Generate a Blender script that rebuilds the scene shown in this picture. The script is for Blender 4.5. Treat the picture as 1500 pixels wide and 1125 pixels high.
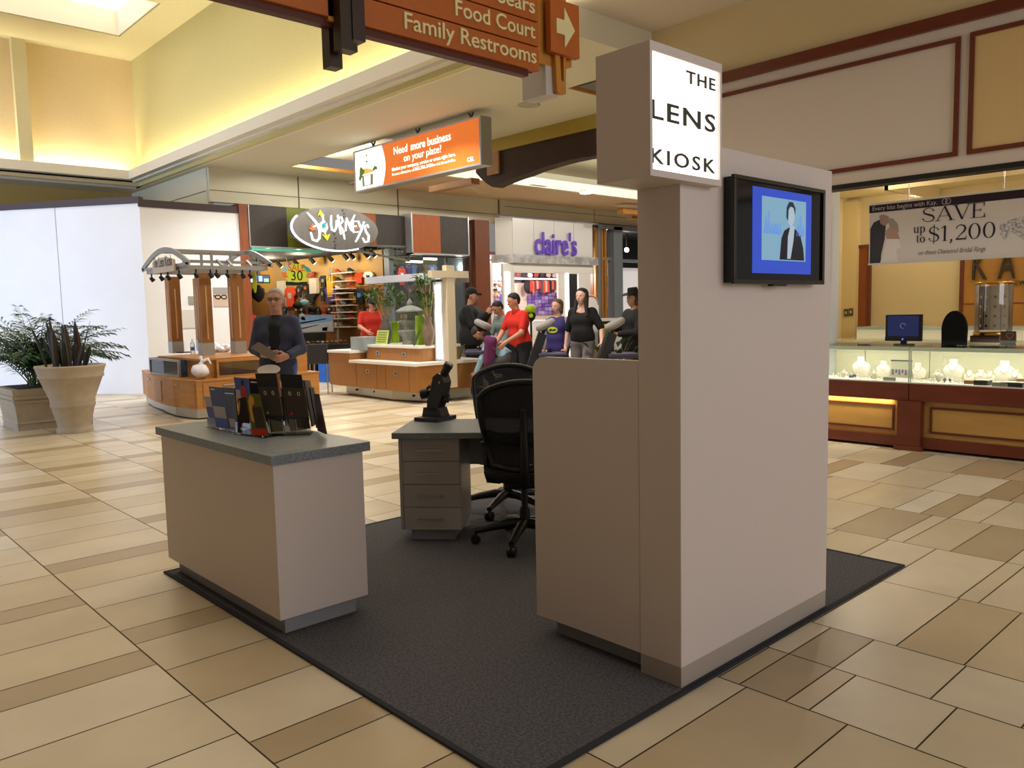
import bpy, math, random
import numpy as np
from mathutils import Vector, Matrix

SC = bpy.context.scene
for o in list(bpy.data.objects): bpy.data.objects.remove(o)
COL = SC.collection
U = 0.9375            # authored units -> metres
HC = 1.6              # camera height (authored units)
FPX = 1174.87         # focal length in pixels of the 1500x1125 frame
YAW, PITCH, ROLL = (math.radians(a) for a in (47.1067, 5.3379, 1.2590))
PI = math.pi

# ------------------------------------------------------------------ camera
def cam_axes():
    f = np.array([math.cos(YAW)*math.cos(PITCH), math.sin(YAW)*math.cos(PITCH), -math.sin(PITCH)])
    r = np.array([math.sin(YAW), -math.cos(YAW), 0.0]); d = np.cross(f, r)
    return math.cos(ROLL)*r+math.sin(ROLL)*d, -math.sin(ROLL)*r+math.cos(ROLL)*d, f
CR, CD, CF = cam_axes()
cd = bpy.data.cameras.new('camera'); cam = bpy.data.objects.new('camera', cd); COL.objects.link(cam)
cd.sensor_fit = 'HORIZONTAL'; cd.sensor_width = 36.0; cd.lens = FPX*36.0/1500.0
cd.clip_start = 0.05; cd.clip_end = 200
m = Matrix.Identity(4)
for i in range(3):
    m[i][0] = CR[i]; m[i][1] = -CD[i]; m[i][2] = -CF[i]
m[2][3] = HC*U
cam.matrix_world = m
SC.camera = cam

# ------------------------------------------------------------------ world, exposure
SC.view_settings.view_transform = 'Standard'; SC.view_settings.look = 'None'
SC.view_settings.gamma = 1.0; SC.view_settings.exposure = 0.0
SC.view_settings.use_curve_mapping = False
w = bpy.data.worlds.new('world'); SC.world = w; w.use_nodes = True
bg = w.node_tree.nodes['Background']
bg.inputs[0].default_value = (1.0, 0.94, 0.88, 1); bg.inputs[1].default_value = 0.24
SC.cycles.max_bounces = 8; SC.cycles.diffuse_bounces = 4; SC.cycles.glossy_bounces = 4
SC.cycles.transparent_max_bounces = 24; SC.cycles.transmission_bounces = 8
SC.cycles.sample_clamp_indirect = 6.0; SC.cycles.caustics_reflective = False; SC.cycles.caustics_refractive = False

def area(name, loc, target, sx, sy, power, col, spread=180, along=None):
    l = bpy.data.lights.new(name, 'AREA'); l.shape = 'RECTANGLE'; l.size = sx*U; l.size_y = sy*U
    l.energy = power; l.color = col; l.spread = math.radians(spread)
    o = bpy.data.objects.new(name, l); COL.objects.link(o)
    o.location = Vector(loc)*U
    d = Vector(target)-Vector(loc)
    if along is None: o.rotation_euler = d.to_track_quat('-Z', 'Y').to_euler()
    else:                                   # along = world direction of the sx side
        z = -d.normalized(); x = Vector(along); x = (x-z*x.dot(z)).normalized(); y = z.cross(x)
        o.rotation_euler = Matrix((x, y, z)).transposed().to_euler()
    return o
def spot(name, loc, target, power, col, ang=70, blend=.5, rad=.05):
    l = bpy.data.lights.new(name, 'SPOT'); l.energy = power; l.color = col; l.spot_size = math.radians(ang)
    l.spot_blend = blend; l.shadow_soft_size = rad
    o = bpy.data.objects.new(name, l); COL.objects.link(o); o.location = Vector(loc)*U
    d = Vector(target)-Vector(loc); o.rotation_euler = d.to_track_quat('-Z', 'Y').to_euler()
    return o
WARM = (1.0, .80, .52); NEUT = (1.0, .93, .84); COOL = (.60, .74, 1.0)
def bulbs(name, pts, power, col, rad=.06):
    for p in pts:
        l = bpy.data.lights.new(name, 'POINT'); l.energy = power; l.color = col; l.shadow_soft_size = rad
        o = bpy.data.objects.new(name, l); COL.objects.link(o); o.location = Vector(p)*U
# daylight from the mall entrance to the left, and from the open hall behind the camera
area('entrance_daylight', (-6.5, 17.0, 2.8), (4.6, 19.0, 1.8), 5, 4.2, 290, COOL, 95)
area('hall_daylight', (4.5, -6.0, 3.2), (3.4, 2.0, 1.0), 7, 3.6, 205, (1.0, .95, .95))
area('entrance_daylight', (-7.9, 14.5, 2.2), (2, 13.0, 0), 8, 3.2, 75, COOL, 150)
bulbs('added_tray_fill', [(9.4, 15.0, 4.98), (9.4, 16.0, 4.98)], 50, (1.0, .95, .84))  # added fill bulbs up in the tray, to brighten the shop fascia
# cove lamps behind the ledges
area('cove_lamp', (6.96, 13.5, 5.02), (7.08, 13.5, 5.6), 14.4, .10, 130, (1.0, .88, .62), 150, (0, 1, 0))
area('cove_lamp', (3.5, 21.05, 5.02), (3.5, 21.14, 5.6), 6.8, .10, 90, (1.0, .90, .68), 150, (1, 0, 0))
# shop lamps
bulbs('jewelry_downlight', [(x, y, 3.1) for x in (10.6, 12.2) for y in (-.5, 2, 4.6)], 22, (1.0, .91, .77))
bulbs('shoe_shop_lamp', [(11.0, y, 3.0) for y in (18.6, 20.4, 22.2, 24.4)], 58, (1.0, .82, .58))
bulbs('trinket_shop_lamp', [(17.0, 18.9, 3.0), (18.8, 18.9, 3.0), (19.4, 18.2, 2.6), (16.4, 18.0, 2.7)], 80, (1.0, .96, .95))
bulbs('grey_shop_lamp', [(22.6, 19.2, 3.6)], 70, (1.0, .93, .86))
for x_, y_ in ((7.65, 8.0), (7.65, 10.6), (7.65, 15.4), (12.5, 17.0), (15.0, 17.0), (17.5, 17.0)):
    area('added_hall_fill', (x_, y_, 4.84), (x_, y_, 0), .22, .22, 78, (1.0, .95, .88), 130)  # added fill lights at soffit height, to lift the dim far hall
bulbs('added_side_hall_fill', [(12.0, 12.6, 5.25), (14.5, 12.8, 5.25), (17.5, 12.8, 5.25), (20.5, 12.8, 5.25)], 175, (1.0, .95, .87))  # added fill bulbs above the white edge, to light the far storefronts

# ------------------------------------------------------------------ pixel -> plane helpers (1500x1125 photograph frame)
def ray(x, y):
    return CR*((x-750)/FPX)+CD*((y-562.5)/FPX)+CF
def onZ(x, y, z=0.0):
    d = ray(x, y); return d*((z-HC)/d[2])+np.array([0, 0, HC])
def onX(x, y, X):
    d = ray(x, y); return d*(X/d[0])+np.array([0, 0, HC])
def onY(x, y, Y):
    d = ray(x, y); return d*(Y/d[1])+np.array([0, 0, HC])
def atD(x, y, D):                       # at depth D along the view axis
    return ray(x, y)*D+np.array([0, 0, HC])

# ------------------------------------------------------------------ materials
def lin(h):
    if isinstance(h, str):
        h = h.lstrip('#'); c = [int(h[i:i+2], 16)/255 for i in (0, 2, 4)]
    else: c = h
    return tuple(((v+.055)/1.055)**2.4 if v > .04045 else v/12.92 for v in c)+(1.0,)
MATS = {}
def mat(name, col, rough=.5, metal=0.0, noise=0.0, nscale=8.0, col2=None, bump=0.0, emit=0.0, emcol=None,
        alpha=1.0, trans=0.0, ior=1.45, stretch=None, coat=0.0, spec=.5):
    if name in MATS: return MATS[name]
    M = bpy.data.materials.new(name); M.use_nodes = True
    nt = M.node_tree; b = nt.nodes['Principled BSDF']
    c = lin(col); b.inputs['Base Color'].default_value = c
    b.inputs['Roughness'].default_value = rough; b.inputs['Metallic'].default_value = metal
    b.inputs['IOR'].default_value = ior; b.inputs['Specular IOR Level'].default_value = spec
    if coat: b.inputs['Coat Weight'].default_value = coat
    if alpha < 1: b.inputs['Alpha'].default_value = alpha
    if trans: b.inputs['Transmission Weight'].default_value = trans
    if emit:
        b.inputs['Emission Color'].default_value = lin(emcol) if emcol else c
        b.inputs['Emission Strength'].default_value = emit
    if noise or col2 or bump:
        tc = nt.nodes.new('ShaderNodeTexCoord'); mp = nt.nodes.new('ShaderNodeMapping')
        nt.links.new(tc.outputs['Object'], mp.inputs['Vector'])
        if stretch: mp.inputs['Scale'].default_value = stretch
        n = nt.nodes.new('ShaderNodeTexNoise'); n.inputs['Scale'].default_value = nscale; n.inputs['Detail'].default_value = 5
        nt.links.new(mp.outputs['Vector'], n.inputs['Vector'])
        if noise or col2:
            r = nt.nodes.new('ShaderNodeValToRGB')
            a2 = lin(col2) if col2 else tuple(v*(1-noise) for v in c[:3])+(1,)
            r.color_ramp.elements[0].position = .36; r.color_ramp.elements[1].position = .64
            r.color_ramp.elements[0].color = a2; r.color_ramp.elements[1].color = c
            nt.links.new(n.outputs['Fac'], r.inputs['Fac']); nt.links.new(r.outputs['Color'], b.inputs['Base Color'])
        if bump:
            bp = nt.nodes.new('ShaderNodeBump'); bp.inputs['Strength'].default_value = bump; bp.inputs['Distance'].default_value = .01
            nt.links.new(n.outputs['Fac'], bp.inputs['Height']); nt.links.new(bp.outputs['Normal'], b.inputs['Normal'])
    MATS[name] = M
    return M
def glassmat(name, tint=(1, 1, 1), refl=.08, rough=.02):
    if name in MATS: return MATS[name]
    M = bpy.data.materials.new(name); M.use_nodes = True; nt = M.node_tree; nt.nodes.clear()
    out = nt.nodes.new('ShaderNodeOutputMaterial'); mx = nt.nodes.new('ShaderNodeMixShader')
    t = nt.nodes.new('ShaderNodeBsdfTransparent'); t.inputs[0].default_value = tuple(tint)+(1,)
    g = nt.nodes.new('ShaderNodeBsdfGlossy'); g.inputs['Roughness'].default_value = rough
    fr = nt.nodes.new('ShaderNodeFresnel'); fr.inputs['IOR'].default_value = 1.45
    ml = nt.nodes.new('ShaderNodeMath'); ml.operation = 'MULTIPLY_ADD'; ml.inputs[1].default_value = .8; ml.inputs[2].default_value = refl*.3
    nt.links.new(fr.outputs[0], ml.inputs[0])
    nt.links.new(ml.outputs[0], mx.inputs[0]); nt.links.new(t.outputs[0], mx.inputs[1]); nt.links.new(g.outputs[0], mx.inputs[2])
    nt.links.new(mx.outputs[0], out.inputs[0])
    MATS[name] = M
    return M
def emis(name, col, s=1.0):
    return mat(name, col, rough=.4, emit=s, emcol=col)

# ------------------------------------------------------------------ mesh builder
def unit(v):
    v = np.array(v, float); n = np.linalg.norm(v); return v/n if n > 1e-12 else v
FONTCACHE = {}
def text_geo(s, bold=0.0, shear=0.0, spacing=1.0, wordsp=1.0):
    k = (s, bold, shear, spacing)
    if k not in FONTCACHE:
        c = bpy.data.curves.new('t', 'FONT'); c.body = s; c.size = 1.0; c.offset = bold; c.shear = shear
        c.space_character = spacing; c.resolution_u = 3
        o = bpy.data.objects.new('t', c); me = bpy.data.meshes.new_from_object(o)
        v = np.array([x.co[:] for x in me.vertices]); f = [tuple(p.vertices) for p in me.polygons]
        bpy.data.meshes.remove(me); bpy.data.objects.remove(o); bpy.data.curves.remove(c)
        FONTCACHE[k] = (v, f)
    return FONTCACHE[k]
def text_letters(st, bold=0.0, shear=0.0, spacing=1.0):
    """the letters of a string as separate (vertices, faces), left to right, dots kept with their stems"""
    v, f = text_geo(st, bold, shear, spacing); par = list(range(len(v)))
    def find(a):
        while par[a] != a: par[a] = par[par[a]]; a = par[a]
        return a
    for p in f:
        for q in p[1:]: par[find(q)] = find(p[0])
    gr = {}
    for p in f: gr.setdefault(find(p[0]), []).append(p)
    isl = sorted([(min(v[i][0] for p in ps for i in p), max(v[i][0] for p in ps for i in p), ps) for ps in gr.values()], key=lambda a: a[0]); out = []
    for a in isl:
        if out and a[0] < out[-1][1]-.3*min(a[1]-a[0], out[-1][1]-out[-1][0]): out[-1] = (out[-1][0], max(out[-1][1], a[1]), out[-1][2]+a[2])
        else: out.append(a)
    return v, [a[2] for a in out]
def text_words(st, bold=0.0, shear=0.0, spacing=1.0):
    """faces of each word of a string, or [None] when letters touch"""
    _, L = text_letters(st, bold, shear, spacing); ws = st.split()
    if len(L) != sum(len(w) for w in ws): return [None]
    out = []; k = 0
    for w in ws: out.append([p for l in L[k:k+len(w)] for p in l]); k += len(w)
    return out
class MB:
    def __init__(s, loc=None, rz=0.0, M=None):
        s.v = []; s.f = []; s.mi = []; s.sm = []
        s.M = np.eye(4) if M is None else np.array(M, float)
        if loc is not None:
            c, q = math.cos(rz), math.sin(rz)
            s.M = np.array([[c, -q, 0, loc[0]], [q, c, 0, loc[1]], [0, 0, 1, loc[2] if len(loc) > 2 else 0], [0, 0, 0, 1.0]])
    def add(s, vs, fs, m=0, smooth=False):
        vs = np.asarray(vs, float); n = sum(len(a) for a in s.v)
        s.v.append(vs @ s.M[:3, :3].T + s.M[:3, 3])
        for f in fs: s.f.append(tuple(n+i for i in f)); s.mi.append(m); s.sm.append(smooth)
        return s
    def box(s, a, b, m=0):
        x0, y0, z0 = (min(p, q) for p, q in zip(a, b)); x1, y1, z1 = (max(p, q) for p, q in zip(a, b))
        v = [(x0,y0,z0),(x1,y0,z0),(x1,y1,z0),(x0,y1,z0),(x0,y0,z1),(x1,y0,z1),(x1,y1,z1),(x0,y1,z1)]
        return s.add(v, [(0,3,2,1),(4,5,6,7),(0,1,5,4),(1,2,6,5),(2,3,7,6),(3,0,4,7)], m)
    def ring(s, ax, a0, b0, a1, b1, wl, wr, wb, wt, c0, c1, m=0):
        """rectangular frame; ax = thickness axis, (a, b) the other two in order"""
        def bx(p, q, r, t_):
            if ax == 'x': s.box((c0, p, q), (c1, r, t_), m)
            elif ax == 'y': s.box((p, c0, q), (r, c1, t_), m)
            else: s.box((p, q, c0), (r, t_, c1), m)
        bx(a0, b0, a1, b0+wb); bx(a0, b1-wt, a1, b1); bx(a0, b0+wb, a0+wl, b1-wt); bx(a1-wr, b0+wb, a1, b1-wt)
        return s
    def bar(s, p, q, w, h, up=(0, 0, 1), m=0):
        p = np.array(p, float); q = np.array(q, float); d = unit(q-p); up = np.array(up, float)
        if abs(d@unit(up)) > .99: up = np.array([1.0, 0, 0])
        x = unit(np.cross(d, up)); y = np.cross(x, d)
        v = [e+x*i*w/2+y*j*h/2 for e in (p, q) for i, j in ((-1,-1),(1,-1),(1,1),(-1,1))]
        return s.add(v, [(3,2,1,0),(4,5,6,7),(0,1,5,4),(1,2,6,5),(2,3,7,6),(3,0,4,7)], m)
    def tube(s, pts, r, n=8, m=0, smooth=True, caps=True):
        P = [np.array(p, float) for p in pts]; k = len(P); R = [r]*k if np.isscalar(r) else list(r)
        t = [unit(P[min(i+1, k-1)]-P[max(i-1, 0)]) for i in range(k)]
        a = np.array([0, 0, 1.0]) if abs(t[0][2]) < .9 else np.array([1.0, 0, 0])
        x = unit(np.cross(t[0], a)); v = []
        for i in range(k):
            x = unit(x-t[i]*(x@t[i])); y = np.cross(t[i], x)
            for j in range(n):
                an = 2*PI*j/n; v.append(P[i]+R[i]*(math.cos(an)*x+math.sin(an)*y))
        f = [(i*n+j, i*n+(j+1)%n, (i+1)*n+(j+1)%n, (i+1)*n+j) for i in range(k-1) for j in range(n)]
        s.add(v, f, m, smooth)
        if caps: s.add(v, [tuple(range(n-1, -1, -1)), tuple((k-1)*n+j for j in range(n))], m)
        return s
    def cyl(s, p, q, r, r2=None, n=16, m=0): return s.tube([p, q], [r, r if r2 is None else r2], n, m)
    def lathe(s, prof, c=(0, 0, 0), n=24, m=0, smooth=True, sy=1.0, a0=0.0, a1=2*PI):
        v = []; full = abs(a1-a0-2*PI) < 1e-6; k = n if full else n+1
        for r, z in prof:
            for j in range(k):
                an = a0+(a1-a0)*j/n; v.append((c[0]+r*math.cos(an), c[1]+r*sy*math.sin(an), c[2]+z))
        f = []
        for i in range(len(prof)-1):
            for j in range(n):
                j2 = (j+1) % k; f.append((i*k+j, i*k+j2, (i+1)*k+j2, (i+1)*k+j))
        s.add(v, f, m, smooth)
        if full:
            if prof[0][0] > 1e-4: s.add(v[:k], [tuple(range(k-1, -1, -1))], m)
            if prof[-1][0] > 1e-4: s.add(v[-k:], [tuple(range(k))], m)
        return s
    def ball(s, c, r, n=12, m=0):
        rx, ry, rz = (r, r, r) if np.isscalar(r) else r
        v = []; f = []; h = max(4, n//2)
        for i in range(h+1):
            t = PI*i/h
            for j in range(n):
                a = 2*PI*j/n; v.append((c[0]+rx*math.sin(t)*math.cos(a), c[1]+ry*math.sin(t)*math.sin(a), c[2]-rz*math.cos(t)))
        for i in range(h):
            for j in range(n):
                f.append((i*n+j, i*n+(j+1)%n, (i+1)*n+(j+1)%n, (i+1)*n+j))
        return s.add(v, f, m, True)
    def prism(s, poly, o, u, v, t, m=0, smooth=False):
        """extrude the 2D polygon (u, v axes at o) by t along u x v"""
        o = np.array(o, float); u = np.array(u, float); v = np.array(v, float); w_ = unit(np.cross(u, v))*t
        n = len(poly); a = [o+u*p[0]+v*p[1] for p in poly]; b = [p+w_ for p in a]
        s.add(a+b, [tuple(range(n-1, -1, -1)), tuple(range(n, 2*n))], m)
        s.add(a+b, [(i, (i+1)%n, n+(i+1)%n, n+i) for i in range(n)], m, smooth)
        return s
    def quad(s, a, b, c, d, m=0): return s.add([a, b, c, d], [(0, 1, 2, 3)], m)
    def text(s, st, size, o, u, v, depth=.004, align='L', m=0, bold=0.0, shear=0.0, spacing=1.0, wid=None, vs=1.0, only=None):
        g, f = text_geo(st, bold, shear, spacing)
        if only is not None: f = only
        g = g*size; x0, x1 = g[:, 0].min(), g[:, 0].max()
        k = 1.0 if wid is None else wid/(x1-x0)
        ox = {'L': x0, 'R': x1, 'C': (x0+x1)/2}[align]
        u = unit(u); v = unit(v); w_ = np.cross(u, v)
        base = np.array(o, float)+np.outer((g[:, 0]-ox)*k, u)+np.outer(g[:, 1]*vs, v)
        n = len(base); top = base+w_*depth
        edges = {}
        for p in f:
            for i in range(len(p)):
                e = (p[i], p[(i+1) % len(p)])
                if (e[1], e[0]) in edges: edges.pop((e[1], e[0]))
                else: edges[e] = 1
        fs = [tuple(i+n for i in p) for p in f]+[(a, b, b+n, a+n) for a, b in edges]
        VV = np.vstack([base, top]); use = sorted({i for q in fs for i in q}); mp = {i: k_ for k_, i in enumerate(use)}
        return s.add(VV[use], [tuple(mp[i] for i in q) for q in fs], m)
    def stroke(s, pts, wd, o, u, v, depth=.004, m=0, closed=False):
        """flat ribbon through 2D pts with width(s) wd, extruded by depth"""
        P = np.array(pts, float); k = len(P); W = np.full(k, wd) if np.isscalar(wd) else np.array(wd, float)
        L = []; Rr = []
        for i in range(k):
            a = P[i-1] if (i > 0 or closed) else P[i]; b = P[(i+1) % k] if (i < k-1 or closed) else P[i]
            d = unit(b-a); nn = np.array([-d[1], d[0]]); L.append(P[i]+nn*W[i]/2); Rr.append(P[i]-nn*W[i]/2)
        u = np.array(u, float); v = np.array(v, float); w_ = unit(np.cross(u, v))*depth; o = np.array(o, float)
        vs = [o+u*p[0]+v*p[1] for p in L+Rr]; vs = vs+[p+w_ for p in vs]; N = 2*k; fs = []
        for i in range(k if closed else k-1):
            j = (i+1) % k
            fs += [(N+i, N+k+i, N+k+j, N+j), (i, j, k+j, k+i), (i, N+i, N+j, j), (k+j, N+k+j, N+k+i, k+i)]
        if not closed: fs += [(0, k, N+k, N), (k-1, N+k-1, N+2*k-1, 2*k-1)]
        return s.add(vs, fs, m)
    def build(s, name, mats, parent=None, bevel=0.0, kind=None, label=None, cat=None, group=None, seg=2):
        V = (np.vstack(s.v) if s.v else np.zeros((0, 3)))*U
        if parent is not None: V = V-np.array(WLOC[parent.name])
        org = np.zeros(3)
        if parent is None and kind != 'structure' and len(V):
            org = np.array([(V[:, 0].min()+V[:, 0].max())/2, (V[:, 1].min()+V[:, 1].max())/2, V[:, 2].min()]); V = V-org
        me = bpy.data.meshes.new(name); me.from_pydata(V.tolist(), [], s.f); me.update()
        mats = mats if isinstance(mats, (list, tuple)) else [mats]
        for M_ in mats: me.materials.append(M_)
        me.polygons.foreach_set('material_index', s.mi); me.polygons.foreach_set('use_smooth', s.sm)
        o = bpy.data.objects.new(name, me); COL.objects.link(o); o.location = org
        if parent is not None: o.parent = parent; WLOC[o.name] = WLOC[parent.name]
        else: WLOC[o.name] = tuple(org)
        if bevel:
            b = o.modifiers.new('bevel', 'BEVEL'); b.width = bevel*U; b.segments = seg; b.limit_method = 'ANGLE'; b.angle_limit = math.radians(40)
        tag(o, label, cat, group, kind)
        return o
WLOC = {}
def tag(o, label=None, cat=None, group=None, kind=None):
    if label: o['label'] = label
    if cat: o['category'] = cat
    if group: o['group'] = group
    if kind: o['kind'] = kind
    return o
def thing(name, label, cat, loc, group=None, kind=None):
    o = bpy.data.objects.new(name, None); COL.objects.link(o); o.location = Vector([float(a) for a in loc])*U
    o.empty_display_size = .1
    WLOC[o.name] = tuple(np.array(loc, float)*U)
    return tag(o, label, cat, group, kind)
def struct(mb, name, mats, **k): return mb.build(name, mats, kind='structure', **k)
def dup(root, loc, label=None, group=None, rz=None):
    r = root.copy(); COL.objects.link(r); r.location = Vector([float(a) for a in loc])*U
    if rz is not None: r.rotation_euler[2] = rz
    if label: r['label'] = label
    if group: r['group'] = group
    for ch in root.children:
        c = ch.copy(); COL.objects.link(c); c.parent = r
        for g in ch.children:
            d = g.copy(); COL.objects.link(d); d.parent = c
    return r
XA, YA, ZA = np.array([1., 0, 0]), np.array([0, 1., 0]), np.array([0, 0, 1.])
def rrect(x0, y0, x1, y1, r, n=6):
    pts = []
    for cx, cy, a in ((x1-r, y0+r, -90), (x1-r, y1-r, 0), (x0+r, y1-r, 90), (x0+r, y0+r, 180)):
        for i in range(n+1):
            t = math.radians(a+90*i/n); pts.append((cx+r*math.cos(t), cy+r*math.sin(t)))
    return pts
def ell(cx, cy, rx, ry, n=40, a0=0, a1=360):
    return [(cx+rx*math.cos(math.radians(a0+(a1-a0)*i/n)), cy+ry*math.sin(math.radians(a0+(a1-a0)*i/n))) for i in range(n if a1-a0 == 360 else n+1)]
# ================================================================== SETTING
random.seed(4)
# ---- floor: stone tiles in long columns, grout between
tile_cols = ['#d3c4a6', '#ccbb9b', '#dacdb3', '#c4b190', '#d6c8ad', '#b39f7e', '#dfd6c3']
tmats = [mat('stone_tile_%d' % i, c, rough=.30, noise=.10, nscale=2.2, bump=.015, spec=.45) for i, c in enumerate(tile_cols)]
grout = mat('tile_grout', '#6a5a45', rough=.8)
fl = MB(); fl.box((-8, -8, -.06), (30, 30, -.004), 7)
known = {0: [2.46, 2.90, 3.34, (3.76, 1), 3.98, 4.41, (4.86, 1), 5.08, 5.59, 6.02, 6.45, (6.88, 1), 7.1],
         1: [2.20, (2.60, 1), 2.80, 3.23, 3.66, (4.07, 1), 4.30, 4.74, 5.16, (5.59, 1), 5.83, 6.27, 6.70, 7.13, (7.56, 1), 7.78],
         3: [.62, 1.04, 1.44, (1.54, 1), 1.75, 1.85, 2.3], 3.5: [.82, 1.14, (1.54, 1), 1.75, 1.86, 2.3], 4: [.75, 1.15, 1.44, 1.85, (2.2, 1), 2.42],
         5: [.9, 1.35, (1.45, 0), 1.85, 2.15, 2.5], 6: [1.0, (1.45, 1), 1.77, 2.06, (2.17, 1), 2.54, 2.98],
         7: [1.1, 1.43, 1.86, (2.06, 1), 2.26, 2.46, 2.9]}
g = .0035
def column(x0, x1, key):
    ks = known.get(key, [random.uniform(1, 2)])
    ks = [(k, 0) if not isinstance(k, tuple) else k for k in ks]
    ys = list(ks); cnt = random.randint(0, 3)
    while ys[-1][0] < 29:
        cnt += 1
        last = ys[-1]
        ys.append((last[0]+(.215 if last[1] else .43), 1 if cnt % 4 == 0 else 0))
    while ys[0][0] > -7.5:
        cnt += 1; d = 1 if cnt % 4 == 0 else 0
        ys.insert(0, (ys[0][0]-(.215 if d else .43), d))
    prev = -1
    for i in range(len(ys)-1):
        y0, d = ys[i]; y1 = ys[i+1][0]
        c = 5 if d else random.choice([q for q in (0, 1, 2, 3, 4, 0, 2, 4, 6) if q != prev]); prev = c
        fl.quad((x0+g, y0+g, 0), (x1-g, y0+g, 0), (x1-g, y1-g, 0), (x0+g, y1-g, 0), c)
xs = [.37+.8425*k for k in range(-9, 35)]
for k in range(len(xs)-1):
    key = k-9
    if key == 3:
        column(xs[k], 3.32, 3); column(3.32, xs[k+1], 3.5)
    else: column(xs[k], xs[k+1], key)
struct(fl, 'floor', tmats+[grout])

# ---- ceilings, atrium walls, bulkhead with cove
cream = mat('cream_wall_paint', '#d8cda2', rough=.75, noise=.05, nscale=30)
vinyl = mat('green_wallcovering', '#cdc288', rough=.7, noise=.10, nscale=45)
warmwall = mat('warm_wallcovering', '#e2cb9e', rough=.7, noise=.06, nscale=45)
ceilw = mat('ceiling_paint', '#d9d2b8', rough=.85)
ceilsoft = mat('soffit_paint', '#cfcab2', rough=.85)
trimw = mat('cove_trim_paint', '#dfd9c8', rough=.6)
fascia = mat('fascia_panel', '#d2cdb6', rough=.6)
seam = mat('dark_seam', '#5d5747', rough=.8)
tanc = mat('tan_soffit_paint', '#c9ae8a', rough=.8)
ZS = 4.85
b = MB()      # atrium ceiling with skylight coffers along the hall
CY = [(17.0, 19.55), (13.4, 15.9), (9.8, 12.3), (6.2, 8.7), (2.6, 5.1)]
X0, X1 = -.5, 6.38
ys = [21.2]
for a, c in CY: ys += [c, a]
ys += [-2]
for i in range(0, len(ys)-1, 2): b.box((X0, ys[i+1], 7.87), (X1, ys[i], 8.0))
b.box((-8, -2, 7.87), (X0, 21.2, 8.0)); b.box((X1, -2, 7.87), (7.14, 21.2, 8.0))
struct(b, 'ceiling', cream)
sky_m = emis('skylight_diffuser', '#fff3e2', 1.8)
for i, (a, c) in enumerate(CY):
    b = MB()
    b.ring('z', X0+.015, a+.015, X1-.015, c-.015, .02, .02, .02, .02, 7.895, 8.5)
    o = struct(b, 'window_%d' % (i+1), trimw)
    b = MB(); b.box((X0+.04, a+.04, 8.42), (X1-.04, c-.04, 8.46)); b.build('skylight_diffuser', sky_m, o)
b = MB(); b.box((7.14, 6.9, ZS), (7.24, 21.3, 7.9)); struct(b, 'wall_right', vinyl)
b = MB(); b.box((-8, 21.2, ZS), (7.24, 21.3, 7.9)); struct(b, 'wall_back', warmwall)
b = MB()      # pilasters on the far atrium wall
for x in (4.55, 1.2): b.box((x, 21.02, 5.0), (x+.28, 21.2, 7.87))
struct(b, 'trim_1', cream)
b = MB()      # cove ledge: lip, groove, fascia
b.box((6.88, 6.9, 4.97), (7.14, 21.0, 5.0)); b.box((6.84, 6.9, 4.965), (6.88, 20.96, 5.18))
b.box((-8, 21.0, 4.97), (7.14, 21.2, 5.0)); b.box((-8, 20.96, 4.965), (6.88, 21.0, 5.18))
struct(b, 'trim_2', trimw)
b = MB(); b.box((7.24, 6.9, ZS-.005), (7.28, 21.66, 4.93)); b.box((7.0, 6.9, 4.93), (7.28, 21.2, 4.968)); b.box((-8, 21.2, 4.93), (7.28, 21.7, 4.968)); b.box((-8, 21.66, ZS-.005), (7.28, 21.7, 4.93))
struct(b, 'trim_3', trimw)
b = MB()      # lower soffits, recessed trays between
def soff(x0, y0, x1, y1, z=ZS, t=.06): b.box((x0, y0, z), (x1, y1, z+t))
soff(7.24, 6.9, 8.85, 23.0); soff(8.85, 16.57, 24.5, 17.75); soff(8.85, 8.35, 10.9, 12.9); soff(8.85, 6.72, 9.04, 8.35)
soff(9.04, 6.72, 10.9, 7.2); soff(-8, 21.7, 7.24, 23.0)
soff(10.9, 6.0, 12.6, 9.0); soff(10.75, 12.9, 10.9, 16.57)
struct(b, 'ceiling_soffit', ceilsoft)
b = MB()
b.box((8.85, 12.9, 5.15), (10.9, 16.57, 5.2)); b.box((9.04, 7.2, 5.15), (10.9, 8.35, 5.2)); b.box((10.9, 6.0, 5.5), (24.5, 16.6, 5.56))
b.box((8.83, 12.9, ZS), (8.85, 16.57, 5.2)); b.box((10.9, 9.0, ZS), (10.93, 16.57, 5.56)); b.box((10.9, 16.57, ZS+.06), (24.5, 16.6, 5.56))
b.box((8.85, 12.88, ZS+.06), (10.9, 12.9, 5.2)); b.box((9.02, 7.2, ZS+.06), (9.04, 8.35, 5.2))
struct(b, 'ceiling_tray', ceilsoft)
olive = mat('ochre_band_paint', '#a8913c', rough=.7)
orangew = mat('orange_wood_trim', '#a8702c', rough=.5, noise=.2, nscale=5, stretch=(8, 1, 8))
b = MB(); b.box((8.85, 16.55, ZS-.005), (10.9, 16.59, ZS+.07)); b.box((9.04, 8.33, ZS-.005), (10.9, 8.37, ZS+.05)); struct(b, 'trim_4', orangew)
b = MB(); b.box((10.55, 8.9, 4.62), (10.9, 13.6, ZS)); struct(b, 'trim_5', olive)
# big tray over the kiosk
b = MB(); b.box((6.6, -3, 5.2), (9.0, 6.75, 5.28)); struct(b, 'ceiling_near', mat('pink_ceiling_paint', '#c9bcae', rough=.85))
b = MB(); b.box((6.86, 6.72, ZS), (9.0, 6.9, 5.28)); b.box((6.6, -3, 5.2), (6.7, 6.9, 7.9)); b.box((6.6, 6.72, 5.2), (7.2, 6.9, 7.9)); struct(b, 'wall_bulkhead', ceilsoft)

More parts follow.
